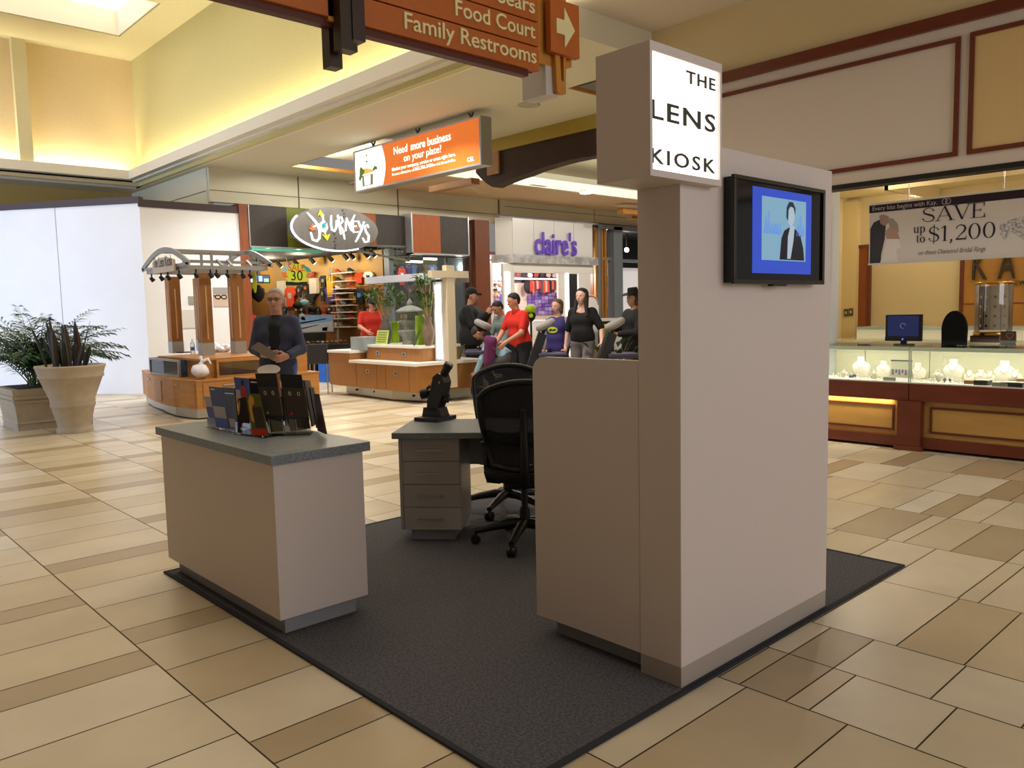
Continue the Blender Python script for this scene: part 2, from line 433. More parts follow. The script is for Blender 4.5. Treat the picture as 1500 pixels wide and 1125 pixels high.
# ---- arched dark wood beam
darkwood = mat('dark_brown_wood', '#3b2415', rough=.75, noise=.25, nscale=4, stretch=(6, 1, 6))
def arch(y_end, y_mid, drop, x0, x1, ztop, zc):
    n = 18; pts = []
    for i in range(n+1):
        t = i/n; y = y_end+(y_mid-y_end)*t; z = zc-drop*(1-math.sin(t*PI/2)) ; pts.append((y, z))
    poly = pts+[(y_mid, ztop), (y_end, ztop)]
    return poly
b = MB()
pl = [(onX(px, py, 10.6)[1], onX(px, py, 10.6)[2]) for px, py in ((721, 274), (729, 270), (742, 264.5), (754, 260), (767, 256), (783, 249.5), (800, 244), (817, 239), (833, 235), (852, 231), (872, 228))]
ye = pl[-1]; pl += [(ye[0]-1.0, ye[1]+.02), (ye[0]-2.0, ye[1]-.05), (ye[0]-3.0, ye[1]-.22), (ye[0]-3.0, 4.62), (pl[0][0], 4.62)]
b.prism(pl, (10.6, 0, 0), YA, ZA, .28)
b.prism([(pl[0][0], pl[0][1])]+[(onX(px, py, 10.6)[1], onX(px, py, 10.6)[2]) for px, py in ((713, 269), (705, 262), (697, 253), (697, 246))]+[(pl[0][0], 4.45)], (10.6, 0, 0), YA, ZA, .28)
struct(b, 'beam_arch', darkwood)
b = MB(); b.box((10.56, pl[0][0]-.24, 4.2), (10.6, pl[0][0]+.1, 4.62)); b.box((10.62, 12.5, 4.12), (10.84, 13.9, 4.24)); struct(b, 'beam_bracket', orangew)

# ---- tan soffit and fascia over the shops at the far side
YF = 17.6
b = MB(); b.box((10.95, 15.2, 4.78), (24.5, 17.7, 4.84)); struct(b, 'ceiling_tan', tanc)
b = MB(); b.box((10.95, 15.1, 4.76), (24.5, 15.22, 5.0)); struct(b, 'trim_6', trimw)
b = MB()
b.box((7.42, YF, 4.10), (16.0, YF+.12, ZS)); b.box((16.0, YF-.02, 4.35), (24.5, YF+.12, ZS))
b.box((7.42, YF+.1, 3.9), (7.54, 22.6, ZS))
struct(b, 'wall_fascia', fascia)
b = MB()
b.box((7.415, YF-.004, 4.345), (15.9, YF, 4.36)); b.box((16.2, YF-.024, 4.60), (24.4, YF-.02, 4.615))
for x in (9.55, 12.4, 15.95, 20.15): b.box((x, YF-.026, 4.1 if x < 15 else 4.37), (x+.02, YF, ZS-.02))
b.box((7.41, YF+.2, 4.345), (7.42, 22.5, 4.36))
struct(b, 'trim_7', seam)
b = MB(); b.box((-8, 22.6, 3.6), (7.6, 22.75, ZS)); struct(b, 'wall_far_left', mat('ochre_wall_paint', '#b89d5c', rough=.8))
b = MB(); b.box((19.6, 15.9, 4.45), (24.0, 16.15, 4.62)); b.box((20.4, 16.2, 4.37), (24.0, 16.4, 4.45)); struct(b, 'trim_8', orangew)
for px, py in ((858, 279),):
    c = onZ(px, py, 4.775)
    t = thing('ceiling_downlight', 'glowing square downlight in the tan ceiling beyond the arched beam', 'ceiling light', (c[0], c[1], 4.70))
    b = MB(); b.box((c[0]-.13, c[1]-.13, 4.72), (c[0]+.13, c[1]+.13, 4.80)); b.build('housing', mat('white_metal', '#e8e6e0', rough=.4), t)
    b = MB(); b.box((c[0]-.11, c[1]-.11, 4.69), (c[0]+.11, c[1]+.11, 4.72)); b.build('diffuser', emis('downlight_glow', '#fff0d8', 12), t)
c = onZ(790, 271, 4.775); b = MB(); b.box((c[0]-.28, c[1]-.1, 4.755), (c[0]+.28, c[1]+.1, 4.78))
b.build('ceiling_vent', mat('white_metal', '#e8e6e0', rough=.4), label='flat white vent in the tan ceiling left of the glowing downlight', cat='vent')
c = onZ(775, 153, ZS); b = MB(); b.lathe([(.18, 0), (.18, -.015), (.13, -.02), (.12, -.005)], (c[0], c[1], ZS), 24)
b.build('round_vent', mat('grey_vent', '#a9a591', rough=.6), label='round grey vent in the soffit above the orange lit advert sign', cat='vent')

# ---- white hoarding with dark band on top
hoard = mat('hoarding_white', '#eef0f4', rough=.6, noise=.03, nscale=1.5)
hband = mat('hoarding_dark_band', '#453a3c', rough=.6)
b = MB(); b.box((-8.3, -8, 0), (-8.1, 23, 8.0)); struct(b, 'wall_light_block', mat('light_block_paint', '#a58c66', rough=.8))  # unseen wall added to block ambient light and darken the left-facing sides
P0 = np.array([5.83, 17.35]); dv = unit(np.array([4.97-5.83, 18.56-17.35])); P1 = P0+dv*7.5
def wall2(mb, a, b_, z0, z1, t, m=0):
    a = np.array(a); b_ = np.array(b_); d = unit(b_-a); n = np.array([-d[1], d[0]])*t
    mb.prism([(0, z0), (np.linalg.norm(b_-a), z0), (np.linalg.norm(b_-a), z1), (0, z1)], (a[0], a[1], 0), (d[0], d[1], 0), ZA, -t, m)
b = MB()
wall2(b, P1, P0, 0, 3.93, .12); wall2(b, P0, (7.95, 17.35), 0, 3.86, .12)
struct(b, 'wall_left', hoard)
b = MB()
wall2(b, P1-.02*np.array([dv[1], -dv[0]]), P0+(-.02, -.01), 3.92, 4.06, .16); wall2(b, P0+(-.02, -.02), (7.95, 17.33), 3.85, 4.0, .16)
struct(b, 'trim_9', hband)
b = MB()
for dd in (2.0, 3.9, 5.7):
    p = P0+dv*dd; b.box((p[0]-.006, p[1]-.006-.004, .0), (p[0]+.006, p[1]+.006-.004, 3.92))
struct(b, 'trim_10', mat('hoarding_seam', '#b9bcc8', rough=.7))
b = MB(); b.box((7.93, 17.3, 0), (8.12, 18.0, 4.06)); struct(b, 'trim_11', mat('rust_wood', '#8a4a26', rough=.5, noise=.15, nscale=3, stretch=(6, 6, 1)))
# ================================================================== THE LENS KIOSK
lam = mat('kiosk_laminate', '#cdc1bb', rough=.45, noise=.03, nscale=120)
base = mat('kiosk_base_band', '#a0958c', rough=.5)
kick = mat('kiosk_toe_kick', '#8a8a8e', rough=.5)
granite = mat('counter_top_laminate', '#858c92', rough=.4, col2='#60676e', nscale=160)
# carpet
t = thing('carpet', 'dark grey carpet under the kiosk counters and wall', 'carpet', (3.3, 3.5, 0))
b = MB(); b.box((1.735, 1.875, 0.001), (4.91, 5.075, .011))
b.build('pile', mat('carpet_pile', '#5b5a5f', rough=.95, col2='#3e3d44', nscale=90, bump=.6), t)
b = MB()
b.ring('z', 1.715, 1.855, 4.93, 5.095, .027, .027, .027, .027, .001, .013)
b.build('binding', mat('carpet_binding', '#26262e', rough=.9), t, bevel=.003)
# tall wall
t = thing('kiosk_wall', 'tall taupe kiosk wall with a television on its right face', 'kiosk wall', (3.32, 2.0, .011))
b = MB(); b.box((2.677, 1.887, .098), (3.967, 2.10, 2.25)); b.build('panel', lam, t, bevel=.003)
b = MB(); b.box((2.678, 1.888, .012), (3.966, 2.099, .098)); b.build('base_band', base, t, bevel=.002)
# sign box
t = thing('sign_box', 'illuminated white box sign with dark capital letters on top of the kiosk wall', 'sign', (2.65, 1.95, 2.08))
sx0, sx1, sy0, sy1, sz0, sz1 = 2.415, 2.885, 1.832, 2.09, 2.075, 2.555
b = MB()
b.box((sx0, sy0+.02, sz0), (2.677, sy1, sz1)); b.box((2.677, sy0+.02, sz0), (sx1, 1.887, 2.25)); b.box((2.677, sy0+.02, 2.25), (sx1, sy1, sz1))
b.build('case', lam, t, bevel=.002)
b = MB(); fw = .027
b.ring('y', sx0, sz0, sx1, sz1, fw*.55, fw*.45, .025, .035, sy0, sy0+.021); b.build('frame', lam, t, bevel=.001)
b = MB(); b.box((sx0+.012, sy0+.012, sz0+.02), (sx1-.01, sy0+.019, sz1-.03)); b.build('light_panel', emis('sign_light', '#fffaf0', 2.6), t)
for s_, sz, z, x0, x1, sp in (('THE', .066, 2.447, 2.655, 2.852, 1.0), ('LENS', .096, 2.285, 2.432, 2.852, 1.0), ('KIOSK', .076, 2.125, 2.432, 2.852, 1.25)):
    gl = mat('sign_letter', '#3a3830', rough=.5); b = MB(); b.text(s_, sz, (x0, sy0+.012, z), XA, ZA, .004, 'L', wid=x1-x0, spacing=sp if sp != 1 else 1.15, bold=.012); b.build('lettering', gl, t)
# television
t = thing('television', 'black flat television showing a portrait slide on the kiosk wall', 'television', (3.37, 1.85, 1.69))
b = MB(); b.box((2.985, 1.842, 1.69), (3.77, 1.887, 2.13)); b.build('back_shell', mat('tv_black', '#15140f', rough=.35), t, bevel=.004)
b = MB()
b.ring('y', 2.975, 1.685, 3.78, 2.135, .02, .02, .019, .017, 1.828, 1.845)
b.box((3.30, 1.830, 1.676), (3.42, 1.86, 1.688)); b.build('bezel', mat('tv_bezel', '#1f1d16', rough=.3), t, bevel=.002)
b = MB(); b.box((2.99, 1.838, 1.70), (3.765, 1.843, 2.122)); b.build('screen', mat('tv_screen_off', '#0b0b10', rough=.08), t)
b = MB(); b.box((3.13, 1.8365, 1.732), (3.655, 1.8385, 2.10)); b.build('slide', mat('tv_blue', '#2c48b8', rough=.15, emit=.55, emcol='#3350c8'), t)
b = MB(); b.box((3.205, 1.8355, 1.79), (3.60, 1.837, 2.065)); b.build('photo', mat('tv_photo', '#86b6d4', rough=.15, emit=.35, emcol='#86b6d4'), t)
b = MB(); u_, v_ = XA, ZA
b.prism([(3.36,1.795),(3.375,1.89),(3.40,1.925),(3.44,1.94),(3.50,1.935),(3.545,1.91),(3.575,1.85),(3.585,1.795)], (0,1.8355,0), u_, v_, .0015)
b.build('suit', mat('tv_suit', '#0c1024', rough=.2, emit=.2, emcol='#101830'), t)
b = MB(); b.prism([(3.425,1.80),(3.43,1.90),(3.455,1.955),(3.49,1.945),(3.48,1.88),(3.455,1.80)], (0,1.8345,0), u_, v_, .001)
b.prism(ell(3.455, 1.995, .034, .045, 20), (0,1.8345,0), u_, v_, .001)
b.build('shirt_and_face', mat('tv_face', '#a9c0d2', rough=.2, emit=.45, emcol='#a9c0d2'), t)
b = MB(); b.prism([(3.415,1.985),(3.418,2.03),(3.44,2.055),(3.47,2.055),(3.495,2.03),(3.492,2.0),(3.48,2.03),(3.45,2.035),(3.432,2.02),(3.428,1.97)], (0,1.8335,0), u_, v_, .001)
b.build('hair', mat('tv_hair', '#20304c', rough=.2, emit=.15, emcol='#20304c'), t)
b = MB()
zz = 1.905
for i, (x, h) in enumerate(((3.235,.075),(3.26,.10),(3.29,.05),(3.315,.045),(3.335,.05),(3.36,.05),(3.52,.05),(3.545,.10),(3.57,.05))):
    b.stroke([(x-.012, zz), (x, zz+h), (x+.008, zz)], .005, (0,1.8325,0), u_, v_, .0008)
b.build('script_lettering', mat('tv_script', '#5f86d8', rough=.2, emit=.7, emcol='#5f86d8'), t)
# tall end panel with desk body behind it
t = thing('end_panel_desk', 'taupe low kiosk desk with rounded end panel joined to the tall wall', 'desk', (2.9, 2.4, .011))
b = MB()
pl = [(2.102, .10), (2.738, .10)]+[(2.738-.075+.075*math.cos(math.radians(a)), 1.372-.075+.075*math.sin(math.radians(a))) for a in range(0, 91, 10)]+[(2.102, 1.372)]
b.prism(pl, (2.679, 0, 0), YA, ZA, .032); b.build('end_panel', lam, t, bevel=.002)
b = MB(); b.box((2.711, 2.105, .10), (3.25, 2.72, .72)); b.build('body', lam, t)
b = MB(); b.box((2.711, 2.105, .72), (3.28, 2.735, .76)); b.build('worktop', granite, t)
b = MB(); b.box((2.74, 2.103, .012), (3.22, 2.66, .10)); b.build('toe_kick', kick, t)
# counter
t = thing('counter', 'taupe counter with grey speckled top holding the brochure stands', 'counter', (2.0, 4.33, .011))
cx0, cx1, cy0, cy1 = 1.745, 2.25, 3.585, 5.07
b = MB(); b.box((cx0, cy0, .10), (cx1, cy1, .878)); b.build('body', lam, t, bevel=.002)
b = MB(); b.box((cx0-.022, cy0-.03, .878), (cx1+.03, cy1+.03, .926)); b.build('countertop', granite, t, bevel=.003)
b = MB(); b.box((cx0+.045, cy0+.045, .012), (cx1-.05, cy1-.05, .10)); b.build('toe_kick', kick, t)
# ------------------------------------------------------------------ desk with drawers
DL = (3.13, 4.53, 0.0); DRZ = math.radians(-48.7)
steel = mat('brushed_steel', '#b9b4a8', rough=.3, metal=1.0)
blackp = mat('black_plastic', '#16161a', rough=.45)
darkgap = mat('dark_gap', '#2c2a28', rough=.9)
dlam = mat('desk_laminate', '#9f9993', rough=.45, noise=.03, nscale=120)
t = thing('drawer_desk', 'grey desk with a four drawer pedestal under the black lens meter', 'desk', (3.6, 4.2, .011))
b = MB(DL, DRZ); b.box((-.0, .02, .09), (.425, .45, .735)); b.build('pedestal', dlam, t, bevel=.002)
b = MB(DL, DRZ); b.box((0, .0, .09), (.022, .02, .735)); b.build('side_stile', dlam, t)
b = MB(DL, DRZ); b.box((.06, .05, .012), (.37, .42, .09)); b.build('toe_kick', kick, t)
zs_ = [(.575, .733), (.414, .571), (.254, .410), (.094, .250)]
for z0, z1 in zs_:
    b = MB(DL, DRZ); b.box((.026, -.004, z0), (.423, .02, z1)); d_ = b.build('drawer', dlam, t, bevel=.0015)
    b = MB(DL, DRZ); zc = (z0+z1)/2; b.bar((.125, -.028, zc), (.305, -.028, zc), .009, .009)
    b.bar((.14, -.028, zc), (.14, -.004, zc), .007, .007); b.bar((.29, -.028, zc), (.29, -.004, zc), .007, .007); b.build('handle', steel, d_)
b = MB(DL, DRZ); b.box((-.035, -.045, .735), (1.42, .64, .777)); b.build('desktop', granite, t, bevel=.004)
b = MB(DL, DRZ); b.box((.425, .42, .47), (1.38, .44, .735)); b.build('modesty_panel', dlam, t)
b = MB(DL, DRZ); b.box((1.36, .0, .012), (1.39, .5, .735)); b.build('end_support', dlam, t)

# ------------------------------------------------------------------ lens meter
lp = onZ(639, 615, .777)
def LM(): return MB((lp[0], lp[1], .777), math.radians(-48.7-28))
t = thing('lens_meter', 'black lens meter with tilted eyepiece standing on the grey desk', 'lens meter', (lp[0], lp[1], .777))
lmm = mat('lens_meter_paint', '#1b1b1f', rough=.38); lmg = mat('lens_meter_grey', '#2e2e34', rough=.5)
b = LM(); b.prism([(-.11, -.13), (.11, -.13), (.095, .13), (-.095, .13)], (0, 0, 0), XA, YA, .028); b.build('base', lmg, t, bevel=.006)
b = LM(); b.prism([(-.10, .028), (.09, .028), (.06, .10), (-.085, .095)], (0, .055, 0), XA, ZA, .10); b.build('cradle', lmg, t, bevel=.008)
# inclined body runs from low front to high back along the tilted axis
b = LM()
b.prism([(-.055, .075), (.035, .07), (.085, .16), (.12, .29), (.10, .345), (.06, .36), (.015, .33), (-.005, .25), (-.045, .15)], (0, .045, 0), XA, ZA, .09)
b.build('body', lmm, t, bevel=.01)
b = LM(); b.cyl((.085, 0, .345), (.125, 0, .405), .030, .033, 20); b.cyl((.125, 0, .405), (.14, 0, .428), .036, .034, 20); b.build('eyepiece', blackp, t)
b = LM(); b.cyl((.1405, 0, .4285), (.1425, 0, .4315), .018, .018, 16); b.build('eye_lens', mat('lens_glass', '#a9b6c4', rough=.05), t)
b = LM(); b.cyl((-.12, -.02, .19), (-.07, .0, .20), .040, .040, 20); b.cyl((-.07, 0, .20), (-.02, 0, .215), .018, .018, 12); b.build('power_wheel', blackp, t, bevel=.004)
b = LM(); b.bar((-.05, 0, .245), (.03, 0, .30), .05, .022); b.bar((-.075, -.005, .235), (-.045, 0, .25), .03, .02); b.build('lens_table', lmg, t, bevel=.003)
b = LM(); b.cyl((.085, -.01, .15), (.135, -.02, .17), .022, .022, 16); b.cyl((.135, -.03, .14), (.135, -.01, .20), .012, .012, 12); b.build('axis_knob', blackp, t)
b = LM(); b.cyl((.085, -.05, .292), (.085, -.055, .292), .008, .008, 12); b.build('set_screw', steel, t); b = LM(); b.cyl((.0, -.05, .27), (.0, -.058, .27), .007, .007, 12); b.build('set_screw', steel, t)

# ------------------------------------------------------------------ office chairs
chairfab = mat('chair_black_fabric', '#141416', rough=.85, noise=.3, nscale=60)
meshf = None
def mesh_material():
    M = bpy.data.materials.new('chair_mesh'); M.use_nodes = True; nt = M.node_tree; p = nt.nodes['Principled BSDF']
    p.inputs['Base Color'].default_value = lin('#1c1c20'); p.inputs['Roughness'].default_value = .7
    tc = nt.nodes.new('ShaderNodeTexCoord'); ck = nt.nodes.new('ShaderNodeTexChecker'); ck.inputs['Scale'].default_value = 220
    ck.inputs[1].default_value = (1, 1, 1, 1); ck.inputs[2].default_value = (.62, .62, .62, 1)
    nt.links.new(tc.outputs['Object'], ck.inputs['Vector']); nt.links.new(ck.outputs['Color'], p.inputs['Alpha'])
    return M
meshf = mesh_material()
def office_chair(c, face, label, feet0):
    t = thing('office_chair', label, 'office chair', (c[0], c[1], .011), 'black mesh office chairs at the desk')
    rz = face-PI/2                       # local +y faces 'face'
    def L(): return MB((c[0], c[1], .011), rz)
    for k in range(5):
        a = feet0-rz+k*2*PI/5; dx, dy = math.cos(a), math.sin(a)
        b = L(); b.tube([(0, 0, .135), (dx*.10, dy*.10, .135), (dx*.22, dy*.22, .115), (dx*.345, dy*.345, .085)], [.036, .034, .028, .02], 10); lg = b.build('leg', blackp, t)
        b = L(); ca, sa = -dy, dx
        for q in (-.016, .016):
            p = np.array([dx*.34+ca*q, dy*.34+sa*q, .034]); b.cyl(p-np.array([ca, sa, 0])*.011, p+np.array([ca, sa, 0])*.011, .033, .033, 16)
        b.cyl((dx*.34, dy*.34, .03), (dx*.34, dy*.34, .09), .010, .010, 8); b.build('caster', blackp, lg)
    b = L(); b.cyl((0, 0, .11), (0, 0, .24), .036, .034, 16); b.cyl((0, 0, .24), (0, 0, .42), .022, .022, 16); b.build('gas_column', blackp, t)
    b = L(); b.box((-.12, -.16, .40), (.12, .12, .455)); b.build('tilt_mechanism', blackp, t, bevel=.02)
    b = L(); n = 14; g_ = []
    for i in range(n+1):
        for j in range(n+1):
            u = -1+2*i/n; v = -1+2*j/n; x = .265*u*(1-.10*(v > .3)*(v-.3)); y = .255*v+.01
            z = .515-.055*max(0, v-.45)**1.5*3+.025*abs(u)**3-.012*(1-u*u)*(1-v*v)
            g_.append((x, y, z))
    low = [(x*.96, y*.96, z-.075+.03*max(abs(x/.265), abs(y/.26))**4) for x, y, z in g_]
    F = []; N = (n+1)**2; id_ = lambda i, j: i*(n+1)+j
    for i in range(n):
        for j in range(n):
            F.append((id_(i, j), id_(i+1, j), id_(i+1, j+1), id_(i, j+1))); F.append((N+id_(i, j), N+id_(i, j+1), N+id_(i+1, j+1), N+id_(i+1, j)))
    ring = [(i, 0) for i in range(n)]+[(n, j) for j in range(n)]+[(i, n) for i in range(n, 0, -1)]+[(0, j) for j in range(n, 0, -1)]
    for k in range(len(ring)):
        p, q = id_(*ring[k]), id_(*ring[(k+1) % len(ring)]); F.append((q, p, N+p, N+q))
    b.add(g_+low, F, 0, True); b.build('seat', chairfab, t)
    # backrest: shield outline, frame tube and mesh
    def bp(u, z):                         # u -1..1 across, z height above floor
        s = (z-.56)/.60
        half = .20+.085*math.sin(min(max(s, 0), 1)*PI*.62)
        y = -.235-.10*s+.055*math.exp(-((z-.70)/.12)**2)+.05*u*u
        return (u*half, y, z)
    out = []
    for i in range(15): out.append(bp(-1, .57+.46*i/14))
    top = [bp(-1+2*i/12, 1.03+.10*math.sin(PI*i/12)**.6) for i in range(1, 12)]
    out += top
    for i in range(14, -1, -1): out.append(bp(1, .57+.46*i/14))
    bot = [bp(1-2*i/10, .57-.03*math.sin(PI*i/10)) for i in range(1, 10)]
    b = L(); b.tube(out+bot+[out[0]], .02, 8, caps=False); b.build('back_frame', blackp, t)
    b = L(); nu, nz = 12, 14; v = []
    for k in range(nz+1):
        for i in range(nu+1):
            u = -1+2*i/nu; zt = 1.03+.10*math.sin(PI*i/nu)**.6 if 0 < i < nu else 1.03
            z = .56+(zt-.56)*k/nz; v.append(bp(u, z))
    v2 = [(x, y-.004, z) for x, y, z in v]; W = len(v)
    F = []
    for k in range(nz):
        for i in range(nu):
            a = k*(nu+1)+i; F += [(a, a+1, a+nu+2, a+nu+1), (W+a, W+a+nu+1, W+a+nu+2, W+a+1)]
    b.add(v+v2, F, 0, True); b.build('back_mesh', meshf, t)
    b = L(); b.tube([bp(-.93, .80), bp(-.5, .74), bp(0, .73), bp(.5, .74), bp(.93, .80)], [.02, .035, .04, .035, .02], 8); b.build('lumbar_pad', chairfab, t)
    b = L(); b.tube([(0, -.10, .43), (0, -.24, .45), (0, -.29, .58), (0, -.27, .78), (0, -.31, .95)], [.035, .035, .03, .026, .02], 8); b.build('spine', blackp, t)
    for s in (-1, 1):
        b = L(); b.tube([(s*.16, -.02, .43), (s*.24, -.02, .44), (s*.25, -.02, .52), (s*.25, -.02, .68)], [.02, .024, .024, .02], 8); ar = b.build('arm_post', blackp, t)
        b = L(); b.prism(rrect(s*.25-.04, -.14, s*.25+.04, .12, .035, 4), (0, 0, .685), XA, YA, .03); b.build('arm_pad', chairfab, ar, bevel=.008)
    return t
office_chair(onZ(770, 796), math.radians(47), 'black mesh office chair in front of the grey desk, nearest the low taupe panel', math.radians(139))
office_chair((4.22, 4.62), math.radians(222), 'second black mesh office chair on the far side of the grey desk', math.radians(131))

# ------------------------------------------------------------------ brochures and their acrylic stands on the counter
def P3(x, y): return (280+x/6.818, 530+y/6.818)
acry = glassmat('clear_acrylic', (.93, .95, .95), refl=.25)
CT = .926
def slab(tl, tr, br, bl, tilt, z=.015):
    pb = [onZ(*P3(*q), CT+z) for q in (bl, br)]
    dpt = [float((p-np.array([0, 0, HC]))@CF) for p in pb]
    pt = [atD(*P3(*tl), dpt[0]+tilt), atD(*P3(*tr), dpt[1]+tilt)]
    return pb[0], pb[1], pt[1], pt[0]
def bil(c, u, v): return (c[0]*(1-u)+c[1]*u)*(1-v)+(c[3]*(1-u)+c[2]*u)*v
def patch(mb, c, u0, v0, u1, v1, off, th, m=0, poly=None):
    n = unit(np.cross(c[1]-c[0], c[3]-c[0]))
    if n@CF > 0: n = -n
    pp = poly or [(u0, v0), (u1, v0), (u1, v1), (u0, v1)]
    A = [bil(c, *p)+n*(off+th) for p in pp]; B = [bil(c, *p)+n*off for p in pp]; k = len(pp)
    mb.add(A+B, [tuple(range(k)), tuple(range(2*k-1, k-1, -1))]+[(i, (i+1) % k, k+(i+1) % k, k+i) for i in range(k)], m)
ink = mat('brochure_black', '#17171a', rough=.35); navy = mat('brochure_navy', '#1f2250', rough=.35); blue = mat('brochure_blue', '#2b369c', rough=.35)
greyp = mat('brochure_grey', '#a79f9b', rough=.4); umber = mat('brochure_dark_brown', '#322c28', rough=.35); redp = mat('brochure_red', '#b3261f', rough=.4)
white_p = mat('print_white', '#d8d5d0', rough=.4); skyb = mat('photo_sky', '#46568f', rough=.4); skin_p = mat('photo_skin', '#b9744e', rough=.4)
oliv = mat('photo_olive', '#575225', rough=.4); ochre = mat('photo_ochre', '#b98a2e', rough=.4); maroon = mat('brochure_maroon', '#3a1c1f', rough=.4); redcl = mat('photo_red_coat', '#b0322a', rough=.4)
BR = [  # label, corners TL TR BR BL, tilt, sheet material, patches (name, mat, rect or poly)
 ('small blue and grey brochure at the far left end of the acrylic stand', (125,345),(190,345),(245,630),(190,618), .05, greyp, [('blue_field', blue, (0,0,1,.62)), ]),
 ('navy brochure with pale picture and blue foot beside the small blue one', (175,245),(312,258),(385,672),(250,650), .06, navy, [('pale_picture', greyp, (.06,.24,.94,.52)), ('blue_foot', blue, (.02,.01,.98,.22)), ('title', white_p, (.1,.92,.4,.95))]),
 ('black brochure with a pale square at its foot, beside the navy brochure', (308,255),(430,262),(470,688),(388,672), .06, umber, [('pale_square', greyp, (.1,.06,.8,.26)), ('title', white_p, (.15,.85,.9,.875)), ('dark_band', ink, (0,.8,1,1))]),
 ('tall brochure showing a woman in red against blue sky', (424,152),(566,166),(612,606),(492,600), .10, skyb, [('red_figure', redcl, [(.40,.45),(.8,.45),(.78,.75),(.66,.82),(.48,.82),(.38,.70)]), ('head', maroon, [(.5,.82),(.66,.82),(.70,.92),(.58,.97),(.48,.91)]), ('sand', greyp, (0.02,.5,.34,.72))]),
 ('black brochure with red letter mark and yellow flower, in front of the woman in red', (470,368),(575,340),(580,706),(462,706), .05, ink, [('yellow_flower', ochre, [(.0,.5),(.14,.55),(.2,.8),(.12,.96),(.02,.84)]), ('red_mark', redp, (.35,.16,.85,.25)), ('title', white_p, (.25,.09,.95,.13))]),
 ('black brochure with small white title standing behind the olive brochure', (560,165),(668,172),(706,590),(604,590), .10, ink, [('title', white_p, (.3,.90,.98,.93))]),
 ('olive and gold brochure with red foot showing a long haired woman', (540,312),(680,322),(770,738),(612,735), .05, oliv, [('gold_hair', ochre, [(.1,.35),(.3,.3),(.28,.6),(.5,.9),(.3,.97),(.12,.8)]), ('face', skin_p, [(.33,.74),(.52,.74),(.55,.9),(.42,.95),(.32,.88)]), ('dark_dress', umber, (.3,.18,.95,.68)), ('red_foot', redp, (.02,.01,.98,.15)), ('title', white_p, (.3,.26,.8,.29))]),
 ('tall black brochure with skin toned strip on its right edge', (636,116),(888,112),(952,588),(738,592), .10, ink, [('skin_strip', skin_p, [(.86,.5),(.94,.5),(.99,.99),(.85,.99)]), ('pale_strip', white_p, [(.95,.68),(.99,.68),(.995,.82),(.94,.86)])]),
 ('dark brown brochure with two small rings and an orange mark, left of two alike', (664,250),(868,250),(912,535),(742,530), .06, umber, [('ring', white_p, 'ring1'), ('ring', white_p, 'ring2'), ('orange_mark', ochre, [(.10,.05),(.26,.05),(.18,.13)])]),
 ('tall black brochure behind the right hand dark brown brochure', (880,122),(1102,130),(1180,588),(958,588), .10, ink, [('blue_edge', navy, (.97,.1,1,.98))]),
 ('dark brown brochure with two small rings and a red mark, right of two alike', (908,252),(1130,262),(1172,545),(962,540), .06, umber, [('ring', white_p, 'ring1'), ('ring', white_p, 'ring2'), ('red_mark', redp, [(.14,.05),(.30,.05),(.22,.13)]), ]),
 ('black brochure standing low under the left brown brochure', (735,540),(915,545),(935,690),(800,700), .03, ink, [('foot_band', maroon, (.4,.02,1,.1))]),
 ('black brochure with reddish print low under the right brown brochure', (960,545),(1172,548),(1195,660),(1000,690), .03, ink, [('red_print', maroon, (.1,.1,.6,.8))]),
 ('maroon and black brochure turned edge on, first from the right brown brochure', (1118,185),(1176,190),(1262,610),(1200,650), .05, maroon, [('black_head', ink, (0,.75,1,1))]),
 ('black brochure turned edge on, middle of the three at the right end', (1186,255),(1226,258),(1300,640),(1262,660), .05, ink, []),
 ('dark maroon brochure turned edge on at the right end of the counter display', (1228,318),(1266,322),(1345,722),(1262,690), .05, maroon, [('black_head', ink, (0,.8,1,1))]),
]
for lab, tl, tr, br, bl, ti, ms, pats in BR:
    zb = .015 if bl[1] > 600 else (.10 if bl[1] < 530 else .085)
    if lab.startswith('dark brown'): zb = .12
    if lab.startswith('tall') or 'standing behind' in lab: zb = .015
    c = slab(tl, tr, br, bl, ti, zb)
    cb = (c[0]+c[1])/2
    t = thing('brochure', lab, 'brochure', (cb[0], cb[1], c[0][2]), 'brochures on the counter')
    b = MB(); patch(b, c, 0, 0, 1, 1, -.008, .008); b.build('sheet', ms, t)
    for nm, mm, r in pats:
        b = MB()
        if isinstance(r, str):
            cx = .30 if r == 'ring1' else .70
            for i in range(12):
                a, a2 = 2*PI*i/12, 2*PI*(i+1)/12
                patch(b, c, 0, 0, 0, 0, .0005, .0008, 0, [(cx+.045*math.cos(a), .78+.055*math.sin(a)), (cx+.06*math.cos(a), .78+.07*math.sin(a)), (cx+.06*math.cos(a2), .78+.07*math.sin(a2)), (cx+.045*math.cos(a2), .78+.055*math.sin(a2))])
        elif isinstance(r, tuple): patch(b, c, *r, .0005, .0008)
        else: patch(b, c, 0, 0, 1, 1, .0005, .0008, 0, r)
        b.build(nm, mm, t)
stands = [('clear acrylic brochure stand at the left, holding the navy and blue brochures', (190,640),(480,700), (150,380),(440,420), 3),
          ('clear acrylic brochure stand in the middle, holding the olive brochure', (465,712),(780,748), (440,400),(690,420), 2),
          ('clear acrylic brochure stand at the right, holding the dark brown brochures', (800,728),(1200,715), (740,300),(1140,320), 3)]
